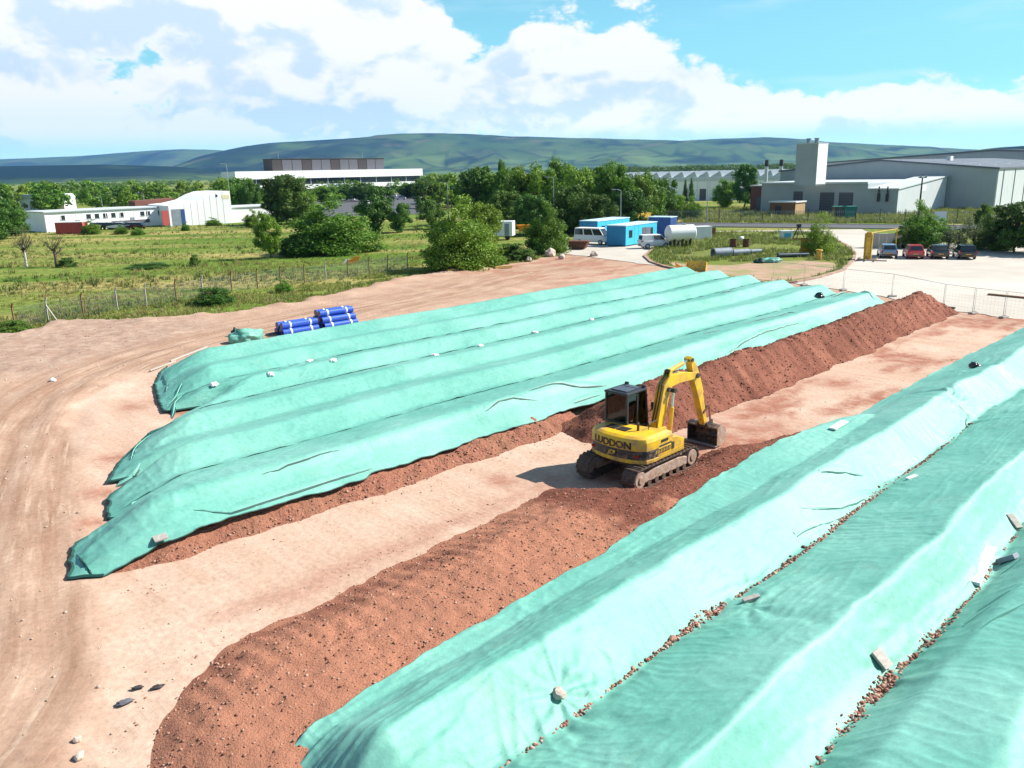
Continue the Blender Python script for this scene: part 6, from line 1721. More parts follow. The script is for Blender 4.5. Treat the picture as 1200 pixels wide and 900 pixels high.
# houses scattered on the plain
for i in range(16):
    px = far_rnd.uniform(985, 1150); yd = far_rnd.uniform(900, 1700); x = (px - 600) / F * yd * 0.97
    t = thing('house', 'tiny pale house among far trees beyond the factory roofs', 'house', (x, yd, -0.06), far_rnd.uniform(0, 3), 'far houses beyond the factory')
    z0 = 0 if yd < 1e9 else 0
    b = MB(); b.box(-6, 6, -4, 4, 0, 7); b.build('wall', K['white_wall'], t); b = MB(); b.prism([(-4.4, 7), (4.4, 7), (0, 10.5)], -6.3, 6.3, 'x'); b.build('roof', K['roof_grey'], t)

# ------------------------------------------------------------------ site cabins, tank, vans
def cabin(label, px, py, dirx, L_, D_, Hh, m1, mroof, name='site_cabin', cat='cabin', doors=(), wins=(), lit=None, end=None):
    """corner nearest the camera at (px, py); long side runs along dirx, the end runs back to the left of it"""
    x, y = at(px, py); t = thing(name, label, cat, (x, y, 0.05), math.atan2(dirx[1], dirx[0]))
    b = MB(); b.box(0, L_, 0, D_, 0.12, Hh); b.build('wall', K[m1], t, bevel=0.03)
    b = MB(); b.box(-0.06, L_ + 0.06, -0.06, D_ + 0.06, Hh, Hh + 0.12); b.build('roof', K[mroof], t)
    if lit: b = MB(); b.box(L_ - 0.0, L_ + 0.04, 0.05, D_ - 0.05, 0.15, Hh - .05); b.build('end_shading', K[lit], t)  # sunlit end, the light painted as a paler panel
    if end: b = MB(); b.box(-0.035, 0.0, 0.04, D_ - 0.04, 0.15, Hh - .04); b.build('end_shading', K[end], t)  # end turned from the sun, shade painted as a darker panel
    for q in (0.3, L_ - 0.5):
        for w_ in (0.1, D_ - 0.3): b = MB(); b.box(q, q + 0.2, w_, w_ + 0.2, -0.05, 0.12); b.build('foot', K['dark_steel'], t)
    for k in range(int(L_ / 1.2) + 1):
        if not any(x0 - .1 < k * 1.2 < x0 + 1.9 for x0 in doors) and not any(x0 - .1 < k * 1.2 < x0 + 1.0 for x0 in wins): b = MB(); b.box(k * 1.2, k * 1.2 + .05, -.02, 0, .14, Hh - .02); b.build('panel_joint', K[m1], t)
    for x0 in doors:
        b = MB(); b.box(x0 - .1, x0 + 1.05, -.7, -.04, .0, .14); b.build('step', K['steel'], t)
        b = MB(); b.box(x0, x0 + 0.95, -0.03, 0.0, 0.2, 2.2); d_ = b.build('door', K['door_grey'], t)
        b = MB(); b.box(x0 + 0.75, x0 + 0.82, -0.08, -0.03, 1.1, 1.25); b.build('handle', K['steel'], d_)
        b = MB(); b.add([(x0 + 1.0, -0.04, 0.2), (x0 + 1.8, -0.35, 0.2), (x0 + 1.8, -0.35, 2.2), (x0 + 1.0, -0.04, 2.2), (x0 + 1.0, 0.0, 0.2), (x0 + 1.8, -0.31, 0.2), (x0 + 1.8, -0.31, 2.2), (x0 + 1.0, 0.0, 2.2)], [(0, 1, 2, 3), (7, 6, 5, 4), (0, 4, 5, 1), (1, 5, 6, 2), (2, 6, 7, 3), (3, 7, 4, 0)]); b.build('door_leaf', K['bluegrey'], t)
    for x0 in wins:
        b = MB(); b.box(x0, x0 + 0.9, -0.03, 0.0, 1.15, 2.0); w2 = b.build('window', K['glass'], t)
        b = MB(); b.box(x0 - 0.06, x0 + 0.96, -0.045, -0.005, 2.0, 2.07); b.box(x0 - 0.06, x0 + 0.96, -0.045, -0.005, 1.08, 1.15); b.build('window_frame', K['navy'], w2)
    return t


cd_ = (0.60, 0.80)
cabin('bright blue site cabin with an open dark door and small window, in front', 733, 289.5, cd_, 9.0, 2.9, 2.65, 'sky_blue', 'blue_roof', doors=(4.6,), wins=(0.9, 6.9), end='shade_blue')
cabin('bright blue site cabin behind, its end turned to the minibus', 700, 283, cd_, 9.5, 3.0, 2.75, 'sky_blue', 'blue_roof', wins=(1.2,), end='shade_blue')
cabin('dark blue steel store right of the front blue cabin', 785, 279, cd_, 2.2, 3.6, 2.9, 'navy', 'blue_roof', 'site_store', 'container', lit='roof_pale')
cabin('olive roofed store behind the blue cabins', 746, 271, cd_, 5, 2.4, 2.6, 'yellow_old', 'yellow_old', 'site_store', 'container')
cabin('small white site hut among weeds beside the tank', 814, 282, (0.97, 0.22), 2.6, 1.6, 1.75, 'white', 'white', 'site_hut', 'hut')
x, y = at(836, 279); t = thing('timber_board', 'brown timber board leaning against the small white hut', 'board', (x, y, 0.1), 0.2); b = MB(); b.prism([(-0.1, 0), (0.05, 0), (0.35, 1.3), (0.2, 1.3)], 0, 0.08, 'y'); b.box(-0.35, 0.35, 0.1, 0.16, 0.0, 1.4); b.build('panel', K['brown'], t)
# tank
x, y = at(797, 291); t = thing('storage_tank', 'white horizontal cylindrical tank on dark legs beside the pickup', 'tank', (x, y, 0.1), math.radians(14))
b = MB(); b.loft([[(xx, 1.02 * k * math.cos(a), 1.85 + 1.02 * k * math.sin(a)) for a in np.linspace(0, 2 * math.pi, 24, endpoint=False)] for xx, k in ((-1.95, 0.35), (-1.86, 0.8), (-1.70, 1.0), (1.70, 1.0), (1.86, 0.8), (1.95, 0.35))]); b.build('shell', K['white'], t, smooth=True)
for xx in (-1.1, 0.0, 1.1):
    b = MB(); b.prism([(-0.75, -0.05), (-0.45, -0.05), (-0.3, 1.0), (0.3, 1.0), (0.45, -0.05), (0.75, -0.05), (0.8, 1.15), (-0.8, 1.15)], xx - 0.08, xx + 0.08, 'x'); b.build('leg', K['dark_steel'], t)
b = MB(); b.cyl((0.5, 0, 2.85), (0.5, 0, 3.0), 0.25, n=12); b.build('hatch', K['steel'], t)
# cabin van left of the round tree
x, y = at(590, 281); t = thing('trailer_van', 'white box trailer parked between the two round trees', 'trailer', (x, y, 0.0), math.radians(-12))
b = MB(); b.box(-2.2, 1.4, 0, 2.2, 0.55, 2.75); b.build('body', K['white'], t, bevel=0.06); b = MB(); b.box(0.2, 0.9, -0.03, 0, 0.6, 2.4); b.build('door', K['bluegrey'], t)
for xx in (-1.1, 0.6):
    b = MB(); b.cyl((xx, 0.05, 0.38), (xx, 0.28, 0.38), 0.38, n=16); b.build('wheel', K['rubber'], t)
b = MB(); b.box(-1.7, -0.8, -0.03, 0, 1.5, 2.2); b.build('window', K['glass'], t)
x, y = at(613, 277); t = thing('plant_hopper', 'small orange hopper standing beside the white trailer', 'hopper', (x, y, 0.0), 0.3)
b = MB(); b.loft([[(-.5, -.4, .9), (.5, -.4, .9), (.5, .4, .9), (-.5, .4, .9)], [(-1.0, -.8, 1.8), (1.0, -.8, 1.8), (1.0, .8, 1.8), (-1.0, .8, 1.8)]]); b.build('hopper', K['orange'], t)
for sx in (-.5, .5):
    for sy in (-.4, .4): b = MB(); b.box(sx - .05, sx + .05, sy - .05, sy + .05, 0, .95); b.build('leg', K['dark_steel'], t)


def vehicle(name, label, cat, x, y, z, dirv, paint, L_=4.0, Wd=1.72, Hh=1.45, kind='hatch', group=None):
    """local +y is forwards"""
    t = thing(name, label, cat, (x, y, z), math.atan2(-dirv[0], dirv[1]), group); h = L_ / 2; w = Wd / 2
    if kind == 'hatch':
        lower = [(-h, .45, .80, .92), (-h + .12, .24, .86, 1.0), (-h * .55, .22, .90, 1.0), (h * .35, .22, .88, 1.0), (h - .35, .24, .74, .95), (h - .05, .30, .62, .86), (h, .42, .52, .78)]
        gh = [(-h + .10, -h + .42), (h * .40, h * .05)]; zb = .86; inset = .17
    elif kind == 'van':
        lower = [(-h, .4, 1.0, .95), (-h + .08, .26, 1.02, 1.0), (h * .3, .24, 1.02, 1.0), (h * .62, .26, .98, .98), (h - .08, .32, .80, .90), (h, .45, .66, .82)]
        gh = [(-h + .04, -h + .16), (h * .66, h * .34)]; zb = 1.0; inset = .10
    else:
        lower = [(-h, .5, 1.15, .96), (-h + .08, .32, 1.18, 1.0), (h * .5, .30, 1.18, 1.0), (h * .75, .32, 1.12, .98), (h - .1, .38, .95, .92), (h, .5, .75, .84)]
        gh = [(-h + .03, -h + .14), (h * .82, h * .52)]; zb = 1.15; inset = .12
    b = MB(); rings = []
    for (yy, z0, z1, k) in lower:
        ww = w * k; rings.append([(-ww * .92, yy, z0), (ww * .92, yy, z0), (ww, yy, z0 + .3 * (z1 - z0)), (ww * .98, yy, z0 + .75 * (z1 - z0)), (ww * .90, yy, z1), (-ww * .90, yy, z1), (-ww * .98, yy, z0 + .75 * (z1 - z0)), (-ww, yy, z0 + .3 * (z1 - z0))])
    b.loft(rings); b.build('body', K[paint], t, smooth=True, bevel=0.02)
    (r0, r1), (f0, f1) = gh; wb = w * .9; wt = w - inset - .05; zt = Hh
    bot = [(-wb, r0, zb), (wb, r0, zb), (wb, f0, zb - .04), (-wb, f0, zb - .04)]; top = [(-wt, r1, zt - .02), (wt, r1, zt - .02), (wt, f1, zt - .03), (-wt, f1, zt - .03)]
    b = MB(); b.loft([bot, top]); b.build('roof', K[paint], t, bevel=0.03)

    def pane(nm, q, off, s=(0.10, 0.16)):
        q = [Vector(p) for p in q]; c = sum(q, Vector()) / 4; n = (q[1] - q[0]).cross(q[3] - q[0]).normalized()
        if n.dot(c - Vector((0, 0, zb))) < 0: n = -n
        e0, e1 = s
        a = [q[0].lerp(q[1], e0).lerp(q[3].lerp(q[2], e0), e1), q[0].lerp(q[1], 1 - e0).lerp(q[3].lerp(q[2], 1 - e0), e1), q[0].lerp(q[1], 1 - e0).lerp(q[3].lerp(q[2], 1 - e0), 1 - e1), q[0].lerp(q[1], e0).lerp(q[3].lerp(q[2], e0), 1 - e1)]
        m = MB(); m.add([p + n * off for p in a] + [p - n * .01 for p in a], [(0, 1, 2, 3), (7, 6, 5, 4), (0, 4, 5, 1), (1, 5, 6, 2), (2, 6, 7, 3), (3, 7, 4, 0)]); m.build(nm, K['glass'], t)
    pane('rear_window', [bot[1], bot[0], top[0], top[1]], .012); pane('windscreen', [bot[3], bot[2], top[2], top[3]], .012, (.06, .08))
    for a_, b_ in ((1, 2), (3, 0)):
        B0, B1, T0, T1 = Vector(bot[a_]), Vector(bot[b_]), Vector(top[a_]), Vector(top[b_])
        nw = 2 if kind != 'minibus' else 3
        for k in range(nw):
            if kind == 'van' and ((a_ == 1 and k == 0) or (a_ == 3 and k == 1)): continue
            s0, s1 = k / nw, (k + 1) / nw
            pane('side_window', [B0.lerp(B1, s0), B0.lerp(B1, s1), T0.lerp(T1, s1), T0.lerp(T1, s0)], .012, (.06, .14))
    wr = .30 if kind == 'hatch' else .33
    for sx in (-1, 1):
        for yy in (-h * .62, h * .62):
            b = MB(); b.cyl((sx * (w - .20), yy, wr), (sx * (w + .01), yy, wr), wr, n=18); wh = b.build('wheel', K['rubber'], t, bevel=.02)
            b = MB(); b.cyl((sx * (w + .005), yy, wr), (sx * (w + .022), yy, wr), wr * .62, n=12); b.build('rim', K['silver'], wh)
        zl = .72 if kind == 'hatch' else .9
        b = MB(); b.box(sx * w * .88 - .10, sx * w * .88 + .06 if sx > 0 else sx * w * .88 + .10, -h - .015, -h + .2, zl - .1, zl + .12); b.build('tail_light', K['lamp_red'], t)
        b = MB(); b.box(sx * w * .70 - .16, sx * w * .70 + .16, h - .16, h + .0, zl - .20, zl - .06); b.build('headlight', K['lamp_white'], t)
    b = MB(); b.box(-w * .84, w * .84, -h - .05, -h + .1, .30, .48); b.build('bumper', K['black'] if paint not in ('white',) else K['bluegrey'], t, bevel=.03)
    b = MB(); b.box(-.26, .26, -h - .062, -h - .05, .50, .61); b.build('number_plate', K['yellow'], t)
    return t


for px, py, paint, lab in ((1042.5, 303.5, 'car_blue', 'grey-blue hatchback, leftmost of the four cars parked at the yard edge'), (1073.5, 304.5, 'red', 'bright red car parked beside the grey-blue hatchback'),
                           (1102.5, 304.5, 'car_dark', 'very dark green car parked right of the red one'), (1134.5, 305, 'car_black', 'black car at the right end of the parked row')):
    x, y = at(px, py); vehicle('parked_car', lab, 'car', x + 0.55, y + 1.9, 0.05, (0.30, 0.95), paint, 3.95, 1.72, 1.46, 'hatch', 'cars parked at the yard edge')
x, y = at(696, 287); vehicle('minibus', 'white minibus parked beside the blue cabins', 'van', x, y + 1.0, 0.05, (0.82, -0.57), 'white', 5.2, 1.95, 2.25, 'minibus')
x, y = at(768, 291.5); vehicle('small_van', 'small white van parked between the blue cabin and the tank', 'van', x, y + 0.8, 0.05, (0.98, 0.2), 'white', 4.0, 1.7, 1.75, 'van')

# cars in the office car park: too small for parts
def far_car(paint):
    b = MB(); b.loft([[(-.8, -2, .4), (.8, -2, .4), (.82, -2, .85), (-.82, -2, .85)], [(-.85, 0, .3), (.85, 0, .3), (.85, 0, .95), (-.85, 0, .95)], [(-.8, 2, .4), (.8, 2, .4), (.78, 2, .7), (-.78, 2, .7)]])
    b.mi = 1; b.loft([[(-.75, -1.8, .86), (.75, -1.8, .86), (.75, 1.0, .86), (-.75, 1.0, .86)], [(-.6, -1.2, 1.4), (.6, -1.2, 1.4), (.6, .3, 1.4), (-.6, .3, 1.4)]])
    b.mi = 0; b.box(-.58, .58, -1.15, .25, 1.4, 1.43)
    b.mi = 2
    for sx in (-.8, .62):
        for yy in (-1.25, 1.25): b.cyl((sx, yy, .32), (sx + .18, yy, .32), .32, n=8)
    return b.mesh('car_park_car', [K[paint], K['glass'], K['rubber']])


fcm = {k: far_car(k) for k in ('white', 'silver', 'car_blue', 'car_black', 'red')}
sheet('car_park', [at(365, 255), at(505, 250), at(530, 227), at(360, 228)], -0.03, K['asphalt'])
names = {'white': 'white', 'silver': 'silver', 'car_blue': 'blue', 'car_black': 'black', 'red': 'red'}
for row, (y0, x0, x1, n) in enumerate(((228.5, 385, 520, 17), (231, 384, 518, 15), (234.5, 382, 512, 13), (240, 386, 505, 9))):
    for k in range(n):
        if far_rnd.random() < 0.12: continue
        px = x0 + (x1 - x0) * k / (n - 1) + far_rnd.uniform(-1.5, 1.5); c = far_rnd.choice(['white', 'white', 'silver', 'silver', 'car_blue', 'car_black', 'red', 'white'])
        x, y = at(px, y0 - 0.02 * (px - 440)); o = bpy.data.objects.new('car_park_car', fcm[c]); link(o); o.location = (x, y, -0.02); o.rotation_euler = (0, 0, far_rnd.choice([0.1, 3.24, 1.5]))
        tag(o, '%s car in the %s row of the office car park behind the trees' % (names[c], ['farthest', 'third', 'second', 'nearest'][row]), 'car', 'cars in the office car park')
for px, c in ((108, 'car_blue'), (118, 'silver'), (127, 'car_black'), (138, 'white'), (152, 'silver'), (160, 'car_black')):
    x, y = at(px, 268.5); o = bpy.data.objects.new('shed_car', fcm[c]); link(o); o.location = (x, y, -0.02); o.rotation_euler = (0, 0, 1.5)
    tag(o, '%s car parked along the front of the long white shed' % names[c], 'car', 'cars along the white shed')

# ------------------------------------------------------------------ fences, posts, lamp posts
fp = [(18, 385), (57, 377), (98, 370), (138, 363), (172, 358), (207, 352), (238, 347), (272, 341), (302, 337), (329, 333.5), (357, 331), (382, 328), (408, 325), (433, 321), (455, 318.5), (478, 315)]
wfence = thing('wire_fence', 'chain-link fence on thin concrete posts along the grass field', 'fence', (*at(238, 347), -0.06))
o0 = Vector((*at(238, 347), 0)); fpts = [Vector((*at(*p), 0)) - o0 for p in fp]
for p in fpts:
    b = MB(); b.box(p.x - .04, p.x + .04, p.y - .04, p.y + .04, 0, 1.55); b.prism([(p.x - .05, 1.55), (p.x + .05, 1.55), (p.x + .16, 1.85), (p.x + .08, 1.88)], p.y - .045, p.y + .045, 'y'); b.build('post', K['timber'] if rnd.random() < .4 else K['brown'], wfence)
b = MB(); p = fpts[1]; b.tube([p + Vector((0.9, -0.3, 0)), p + Vector((0, 0, 1.3))], 0.05, 5); b.build('strut', K['concrete'], wfence)
b = MB()
for a, c in zip(fpts[:-1], fpts[1:]):
    for z in (0.15, 0.5, 0.85, 1.2, 1.5): b.tube([a + Vector((0, 0, z)), c + Vector((0, 0, z))], 0.006, 3)
    n = int((c - a).length / 0.14)
    for k in range(n):
        q = a.lerp(c, k / n); q2 = a.lerp(c, min(1, (k + 4) / n)); b.add([(q.x, q.y, .1), (q.x + .012, q.y, .1), (q2.x + .012, q2.y, 1.5), (q2.x, q2.y, 1.5)], [(0, 1, 2, 3)]); b.add([(q2.x, q2.y, .1), (q2.x + .012, q2.y, .1), (q.x + .012, q.y, 1.5), (q.x, q.y, 1.5)], [(0, 1, 2, 3)])
b.build('chain_link', K['steel'], wfence)['kind'] = 'stuff'

hp_ = [(905, 330), (942, 335), (988, 341), (1045, 348.5), (1105, 363), (1140, 368.5), (1176, 373.5), (1216, 379), (1262, 385)]
hlab = ['at the left end, by the kerb island', 'above the tarpaulin corner', 'behind the tip of the dark soil heap', 'right of the tip of the dark soil heap', 'above the dark half-round lump', 'third from the picture border', 'second from the picture border', 'at the picture border']
for i in range(8):
    a, c = Vector((*at(*hp_[i]), 0)), Vector((*at(*hp_[i + 1]), 0)); d = c - a; L_ = d.length
    t = thing('fence_panel', 'temporary steel mesh fence panel %s' % hlab[i], 'fence', (a.x, a.y, 0.05), math.atan2(d.y, d.x), 'temporary fence panels')
    b = MB(); b.tube([(0.05, 0, .05), (0.05, 0, 1.75), (L_ - .05, 0, 1.75), (L_ - .05, 0, .05)], 0.018, 6); b.build('frame', K['steel'], t)
    b = MB()
    for k in range(int(L_ / .25)): b.add([(.1 + k * .25, 0, .1), (.104 + k * .25, 0, .1), (.104 + k * .25, 0, 1.75), (.1 + k * .25, 0, 1.75)], [(0, 1, 2, 3)])
    for k in range(8): b.add([(.05, .002, .15 + k * .21), (L_ - .05, .002, .15 + k * .21), (L_ - .05, .002, .154 + k * .21), (.05, .002, .154 + k * .21)], [(0, 1, 2, 3)])
    b.build('mesh_infill', K['steel'], t)['kind'] = 'stuff'
    for xx in (0.05, L_ - .05): b = MB(); b.box(xx - .11, xx + .11, -.33, .33, 0, .13); b.build('foot', K['timber'], t, bevel=.02)

# palisade fence in front of the works
a, c = Vector((*at(770, 259), 0)), Vector((*at(1260, 262), 0)); d = c - a; L_ = d.length
t = thing('palisade_fence', 'grey palisade fence along the far side of the road before the works', 'fence', (a.x, a.y, -0.06), math.atan2(d.y, d.x))
for k in range(int(L_ / 4)): b = MB(); b.box(k * 4 - .06, k * 4 + .06, .05, .17, 0, 2.4); b.build('post', K['dark_steel'], t)
b = MB()
for k in range(int(L_ / .32)): b.box(k * .32 - .025, k * .32 + .025, -.02, .0, .1, 2.2)
b.build('pale', K['bluegrey'], t)['kind'] = 'stuff'
for z in (.5, 1.8): b = MB(); b.box(0, L_, 0.0, .05, z, z + .07); b.build('rail', K['bluegrey'], t)


def lamp_post(label, px, by, top, arm=1.0):
    x, y = at(px, by); m = 1 / scale_at(x, y); hor = 213.5 - 25 * px / 1200; h = H - (top - hor) * m
    t = thing('lamp_post', label, 'lamp post', (x, y, -0.06)); b = MB(); b.cyl((0, 0, 0), (0, 0, h), .10, .06, n=8); b.build('pole', K['steel'], t)
    b = MB(); b.tube([(0, 0, h), (-arm * .5, 0, h + .2), (-arm, 0, h + .2)], .05, 6); b.box(-arm - .5, -arm, -.14, .14, h + .14, h + .28); b.build('lamp_head', K['steel'], t)


lamp_post('lamp post behind the left part of the long white shed', 93, 262, 236); lamp_post('lamp post behind the middle of the long white shed', 123, 262, 231); lamp_post('lamp post behind the right end of the long white shed', 172, 260, 226)
lamp_post('tall lamp post at the right end of the swept-up white warehouse', 272, 256, 193); lamp_post('thin lamp post among trees right of the office block', 526, 262, 214); lamp_post('second thin lamp post among trees right of the office block', 539, 258, 220)
lamp_post('tall grey lamp post in front of the white factory', 828, 262, 206); lamp_post('lamp post in the belt of trees above the blue cabins', 727, 274, 222); lamp_post('slim lamp post above the crowns of the belt', 649, 268, 208)
x, y = at(1076, 257); t = thing('floodlight_mast', 'dark floodlight mast in front of the pale gable wall of the works', 'mast', (x, y, -.06)); b = MB(); b.cyl((0, 0, 0), (0, 0, 7.4), .22, .12, n=8); b.build('pole', K['dark_steel'], t)
b = MB(); b.box(-.7, .7, -.15, .15, 7.4, 7.55); b.build('crossbar', K['dark_steel'], t)
for sx in (-.55, .4): b = MB(); b.box(sx, sx + .3, -.25, .05, 7.55, 7.9); b.build('floodlight', K['steel'], t)
x, y = at(1101, 265); t = thing('sign_board', 'blank white sign board on two posts behind the bushes', 'sign', (x, y, -.06)); b = MB(); b.box(-.95, .95, 0, .06, .8, 2.4); b.build('panel', K['white'], t)
for sx in (-.7, .7): b = MB(); b.box(sx - .05, sx + .05, .06, .14, 0, 2.3); b.build('post', K['steel'], t)

# ------------------------------------------------------------------ yard furniture and the island's clutter
x, y = at(1016, 305.5); t = thing('steel_stanchion', 'tall yellow steel box post with a thin crossbeam, on a timber base in the yard', 'post', (x, y, .05), math.radians(-30))
b = MB(); b.box(-.38, .38, -.22, .22, .12, 2.7); b.build('column', K['yellow_old'], t, bevel=.03); b = MB(); b.prism([(-.38, 2.7), (-.22, 2.98), (.22, 2.98), (.38, 2.7)], -.21, .21, 'y'); b.build('cap', K['yellow_old'], t)
b = MB(); b.box(-.2, .2, -.25, -.2, .5, 2.4); b.build('plate', K['yellow'], t)
for yy in (-.55, .42): b = MB(); b.box(-1.0, 2.0 if yy < 0 else .9, yy - .0, yy + .14, 0, .12); b.build('base_timber', K['timber'], t)
b = MB(); b.tube([(0, .05, 2.85), (2.0, 7.8, 2.8)], .045, 8); b.build('crossbeam', K['yellow'], t)
b = MB(); b.cyl((2.0, 7.8, -.05), (2.0, 7.8, 2.9), .06, n=8); b.build('end_post', K['yellow_old'], t)
for xx in (-.9, -.1, .8): b = MB(); b.box(xx, xx + .12, -1.6, 1.3, .121, .2); b.build('base_timber', K['brown'], t)
A_, B_ = at(1012, 290.5), at(1056, 291.5); d = Vector((B_[0] - A_[0], B_[1] - A_[1], 0)); t = thing('concrete_wall', 'low beige concrete wall behind the yellow post and grey-blue car', 'wall', (A_[0], A_[1], .03), math.atan2(d.y, d.x))
n = 5
for k in range(n): b = MB(); b.box(k * d.length / n + .015, (k + 1) * d.length / n - .015, 0, .3, 0, 1.75 + .03 * (k % 2)); b.build('panel', K['concrete'], t)
x, y = at(951, 299.5); t = thing('timber_hoarding', 'dark olive hoarding standing at the island corner before the leafy bush', 'hoarding', (x, y, .1), math.radians(3))
for k in range(6): b = MB(); b.box(-1.3 + k * .44, -.88 + k * .44, -.03 - .012 * (k % 2), .03, .1, 1.75); b.build('board', K['yellow_old'], t)
for sx in (-1.25, 1.2): b = MB(); b.box(sx - .06, sx + .06, .03, .14, -.05, 1.95); b.build('post', K['brown'], t)
b = MB(); b.box(-2.2, 1.4, .14, .2, 1.75, 1.88); b.build('rail', K['brown'], t)
x, y = at(959, 306); t = thing('bollard', 'yellow bollard at the corner of the olive hoarding', 'bollard', (x, y, .12)); b = MB(); b.cyl((0, 0, 0), (0, 0, 1.0), .3, n=14); b.build('post', K['yellow'], t, bevel=.03); b = MB(); b.cyl((0, 0, 1.0), (0, 0, 1.12), .42, .35, n=14); b.build('cap', K['yellow_old'], t)
for k in range(5):
    x, y = at(928 + 2 * (k % 2), 303.2 - 1.0 * (k % 3)); t = thing('steel_pipe', 'dark pipe in the pile before the hoarding, %s' % ['nearest to the kerb', 'second from the kerb', 'third from the kerb', 'on top at the front', 'on top at the back'][k], 'pipe', (x, y, .16 + (.22 if k > 2 else 0)), math.radians(2), 'dark pipes piled on the island')
    b = MB(); b.cyl((-1.7, 0, .11), (1.7, 0, .11), .11, n=10); b.build('tube', K['bluegrey'] if k % 2 else K['dark_steel'], t)
for px, py, lab in ((859, 291, 'rusty drum standing left in the weeds of the island'), (874, 291, 'rusty drum standing right in the weeds of the island')):
    x, y = at(px, py); t = thing('oil_drum', lab, 'drum', (x, y, .16)); b = MB(); b.cyl((0, 0, 0), (0, 0, 1.0), .42, n=14); b.build('shell', K['rust'], t); 
    for z in (.33, .66, .98): b = MB(); b.cyl((0, 0, z - .02), (0, 0, z + .02), .445, n=14); b.build('hoop', K['rust'], t)
for k, (px, py, r) in enumerate(((846, 303, .52), (868, 301, .36), (882, 299, .26))):
    x, y = at(px, py); t = thing('culvert_pipe', ['large dark open-ended culvert pipe on the island', 'grey-blue pipe behind the large culvert on the island', 'thin grey pipe farthest right of the culvert'][k], 'pipe', (x, y, .16), math.radians(18))
    n = 16; vv = []
    for xx, rr2 in ((-1.2, r), (1.2, r), (1.2, r * .86), (-1.2, r * .86)):
        vv += [(xx, rr2 * math.cos(2 * math.pi * q / n), r + rr2 * math.sin(2 * math.pi * q / n)) for q in range(n)]
    f = [(i * n + q, i * n + (q + 1) % n, ((i + 1) % 4) * n + (q + 1) % n, ((i + 1) % 4) * n + q) for i in range(4) for q in range(n)]
    b = MB(); b.add(vv, f); b.build('tube', K['bluegrey'], t, smooth=True)
    for xx in (-1.2, 1.12): b = MB(); b.cyl((xx, 0, r), (xx + .08, 0, r), r * 1.04, n=16, cap=False); b.build('collar', K['dark_steel'], t)
x, y = at(868, 284); tag(rocks('plastic_drum', np.array([[x, y, .5]]), [.4], K['white'], 1.2, 5), 'small white plastic drum lying in the tall weeds of the island', 'drum')
x, y = at(923, 282); t = thing('site_hut', 'small white and pale blue box hut behind the weeds of the island', 'hut', (x, y, .12), .1); b = MB(); b.box(-.75, .75, 0, 1.2, 0, 1.1); b.build('wall', K['white'], t); b = MB(); b.box(-.55, .45, -.03, 0, .3, .9); b.build('window', K['sky_blue'], t); b = MB(); b.box(-.85, .85, -.1, 1.3, 1.1, 1.2); b.build('roof', K['roof_pale'], t)
x, y = at(935, 283); t = thing('steel_tripod', 'dark steel tripod standing beside the small box hut', 'tripod', (x, y, .12))
for a in (0, 2.1, 4.2): b = MB(); b.tube([(1.0 * math.cos(a), 1.0 * math.sin(a), 0), (0, 0, 2.0)], .07, 6); b.build('leg', K['dark_steel'], t)
b = MB(); b.box(-.25, .25, -.25, .25, 1.8, 2.2); b.build('head', K['dark_steel'], t)


def crumple(name, label, cat, loc, size, m, seed, group=None, rz=0.0):
    bm = bmesh.new(); bmesh.ops.create_icosphere(bm, subdivisions=2 if name in ('stone', 'rock', 'boulder', 'clod') else 4, radius=1); co = np.array([v.co[:] for v in bm.verts])
    f1 = 1 + .30 * fbm(co[:, 0] * 1.5 + seed, co[:, 1] * 1.5 + co[:, 2], seed, 3) + .16 * (1 - 2 * np.abs(gn(co[:, 0] * 3 + seed, co[:, 1] * 3 + co[:, 2] * 2, seed)))
    for v, k in zip(bm.verts, f1):
        v.co *= float(k); v.co.z = max(v.co.z, -.55); v.co.x *= size[0]; v.co.y *= size[1]; v.co.z = (v.co.z + .55) * size[2]
    me = bpy.data.meshes.new(name); bm.to_mesh(me); bm.free(); me.materials.append(m); me.polygons.foreach_set('use_smooth', [name not in ('stone', 'rock', 'boulder', 'clod')] * len(me.polygons))
    o = bpy.data.objects.new(name, me); link(o); o.location = loc; o.rotation_euler = (0, 0, rz); return tag(o, label, cat, group)


x, y = at(904, 309.5); crumple('folded_sheet', 'crumpled green and white sheet dumped on bare soil at the island front', 'sheet', (x, y, .17), (1.1, .5, .32), K['tarp'], 3)
x, y = at(890, 310); crumple('folded_sheet', 'dark end of crumpled sheeting left of the green and white sheet', 'sheet', (x, y, .17), (.5, .4, .3), K['hem'], 4)
x, y = at(289, 402); crumple('folded_sheet', 'bundle of spare green sheeting dumped by the haul road', 'sheet', (x, y, .05), (.95, .5, .5), K['tarp'], 5, rz=.5)
x, y = at(277, 395); crumple('folded_sheet', 'black plastic scrap at the left end of the spare green bundle', 'sheet', (x, y, .1), (.25, .2, .3), K['hem'], 6)
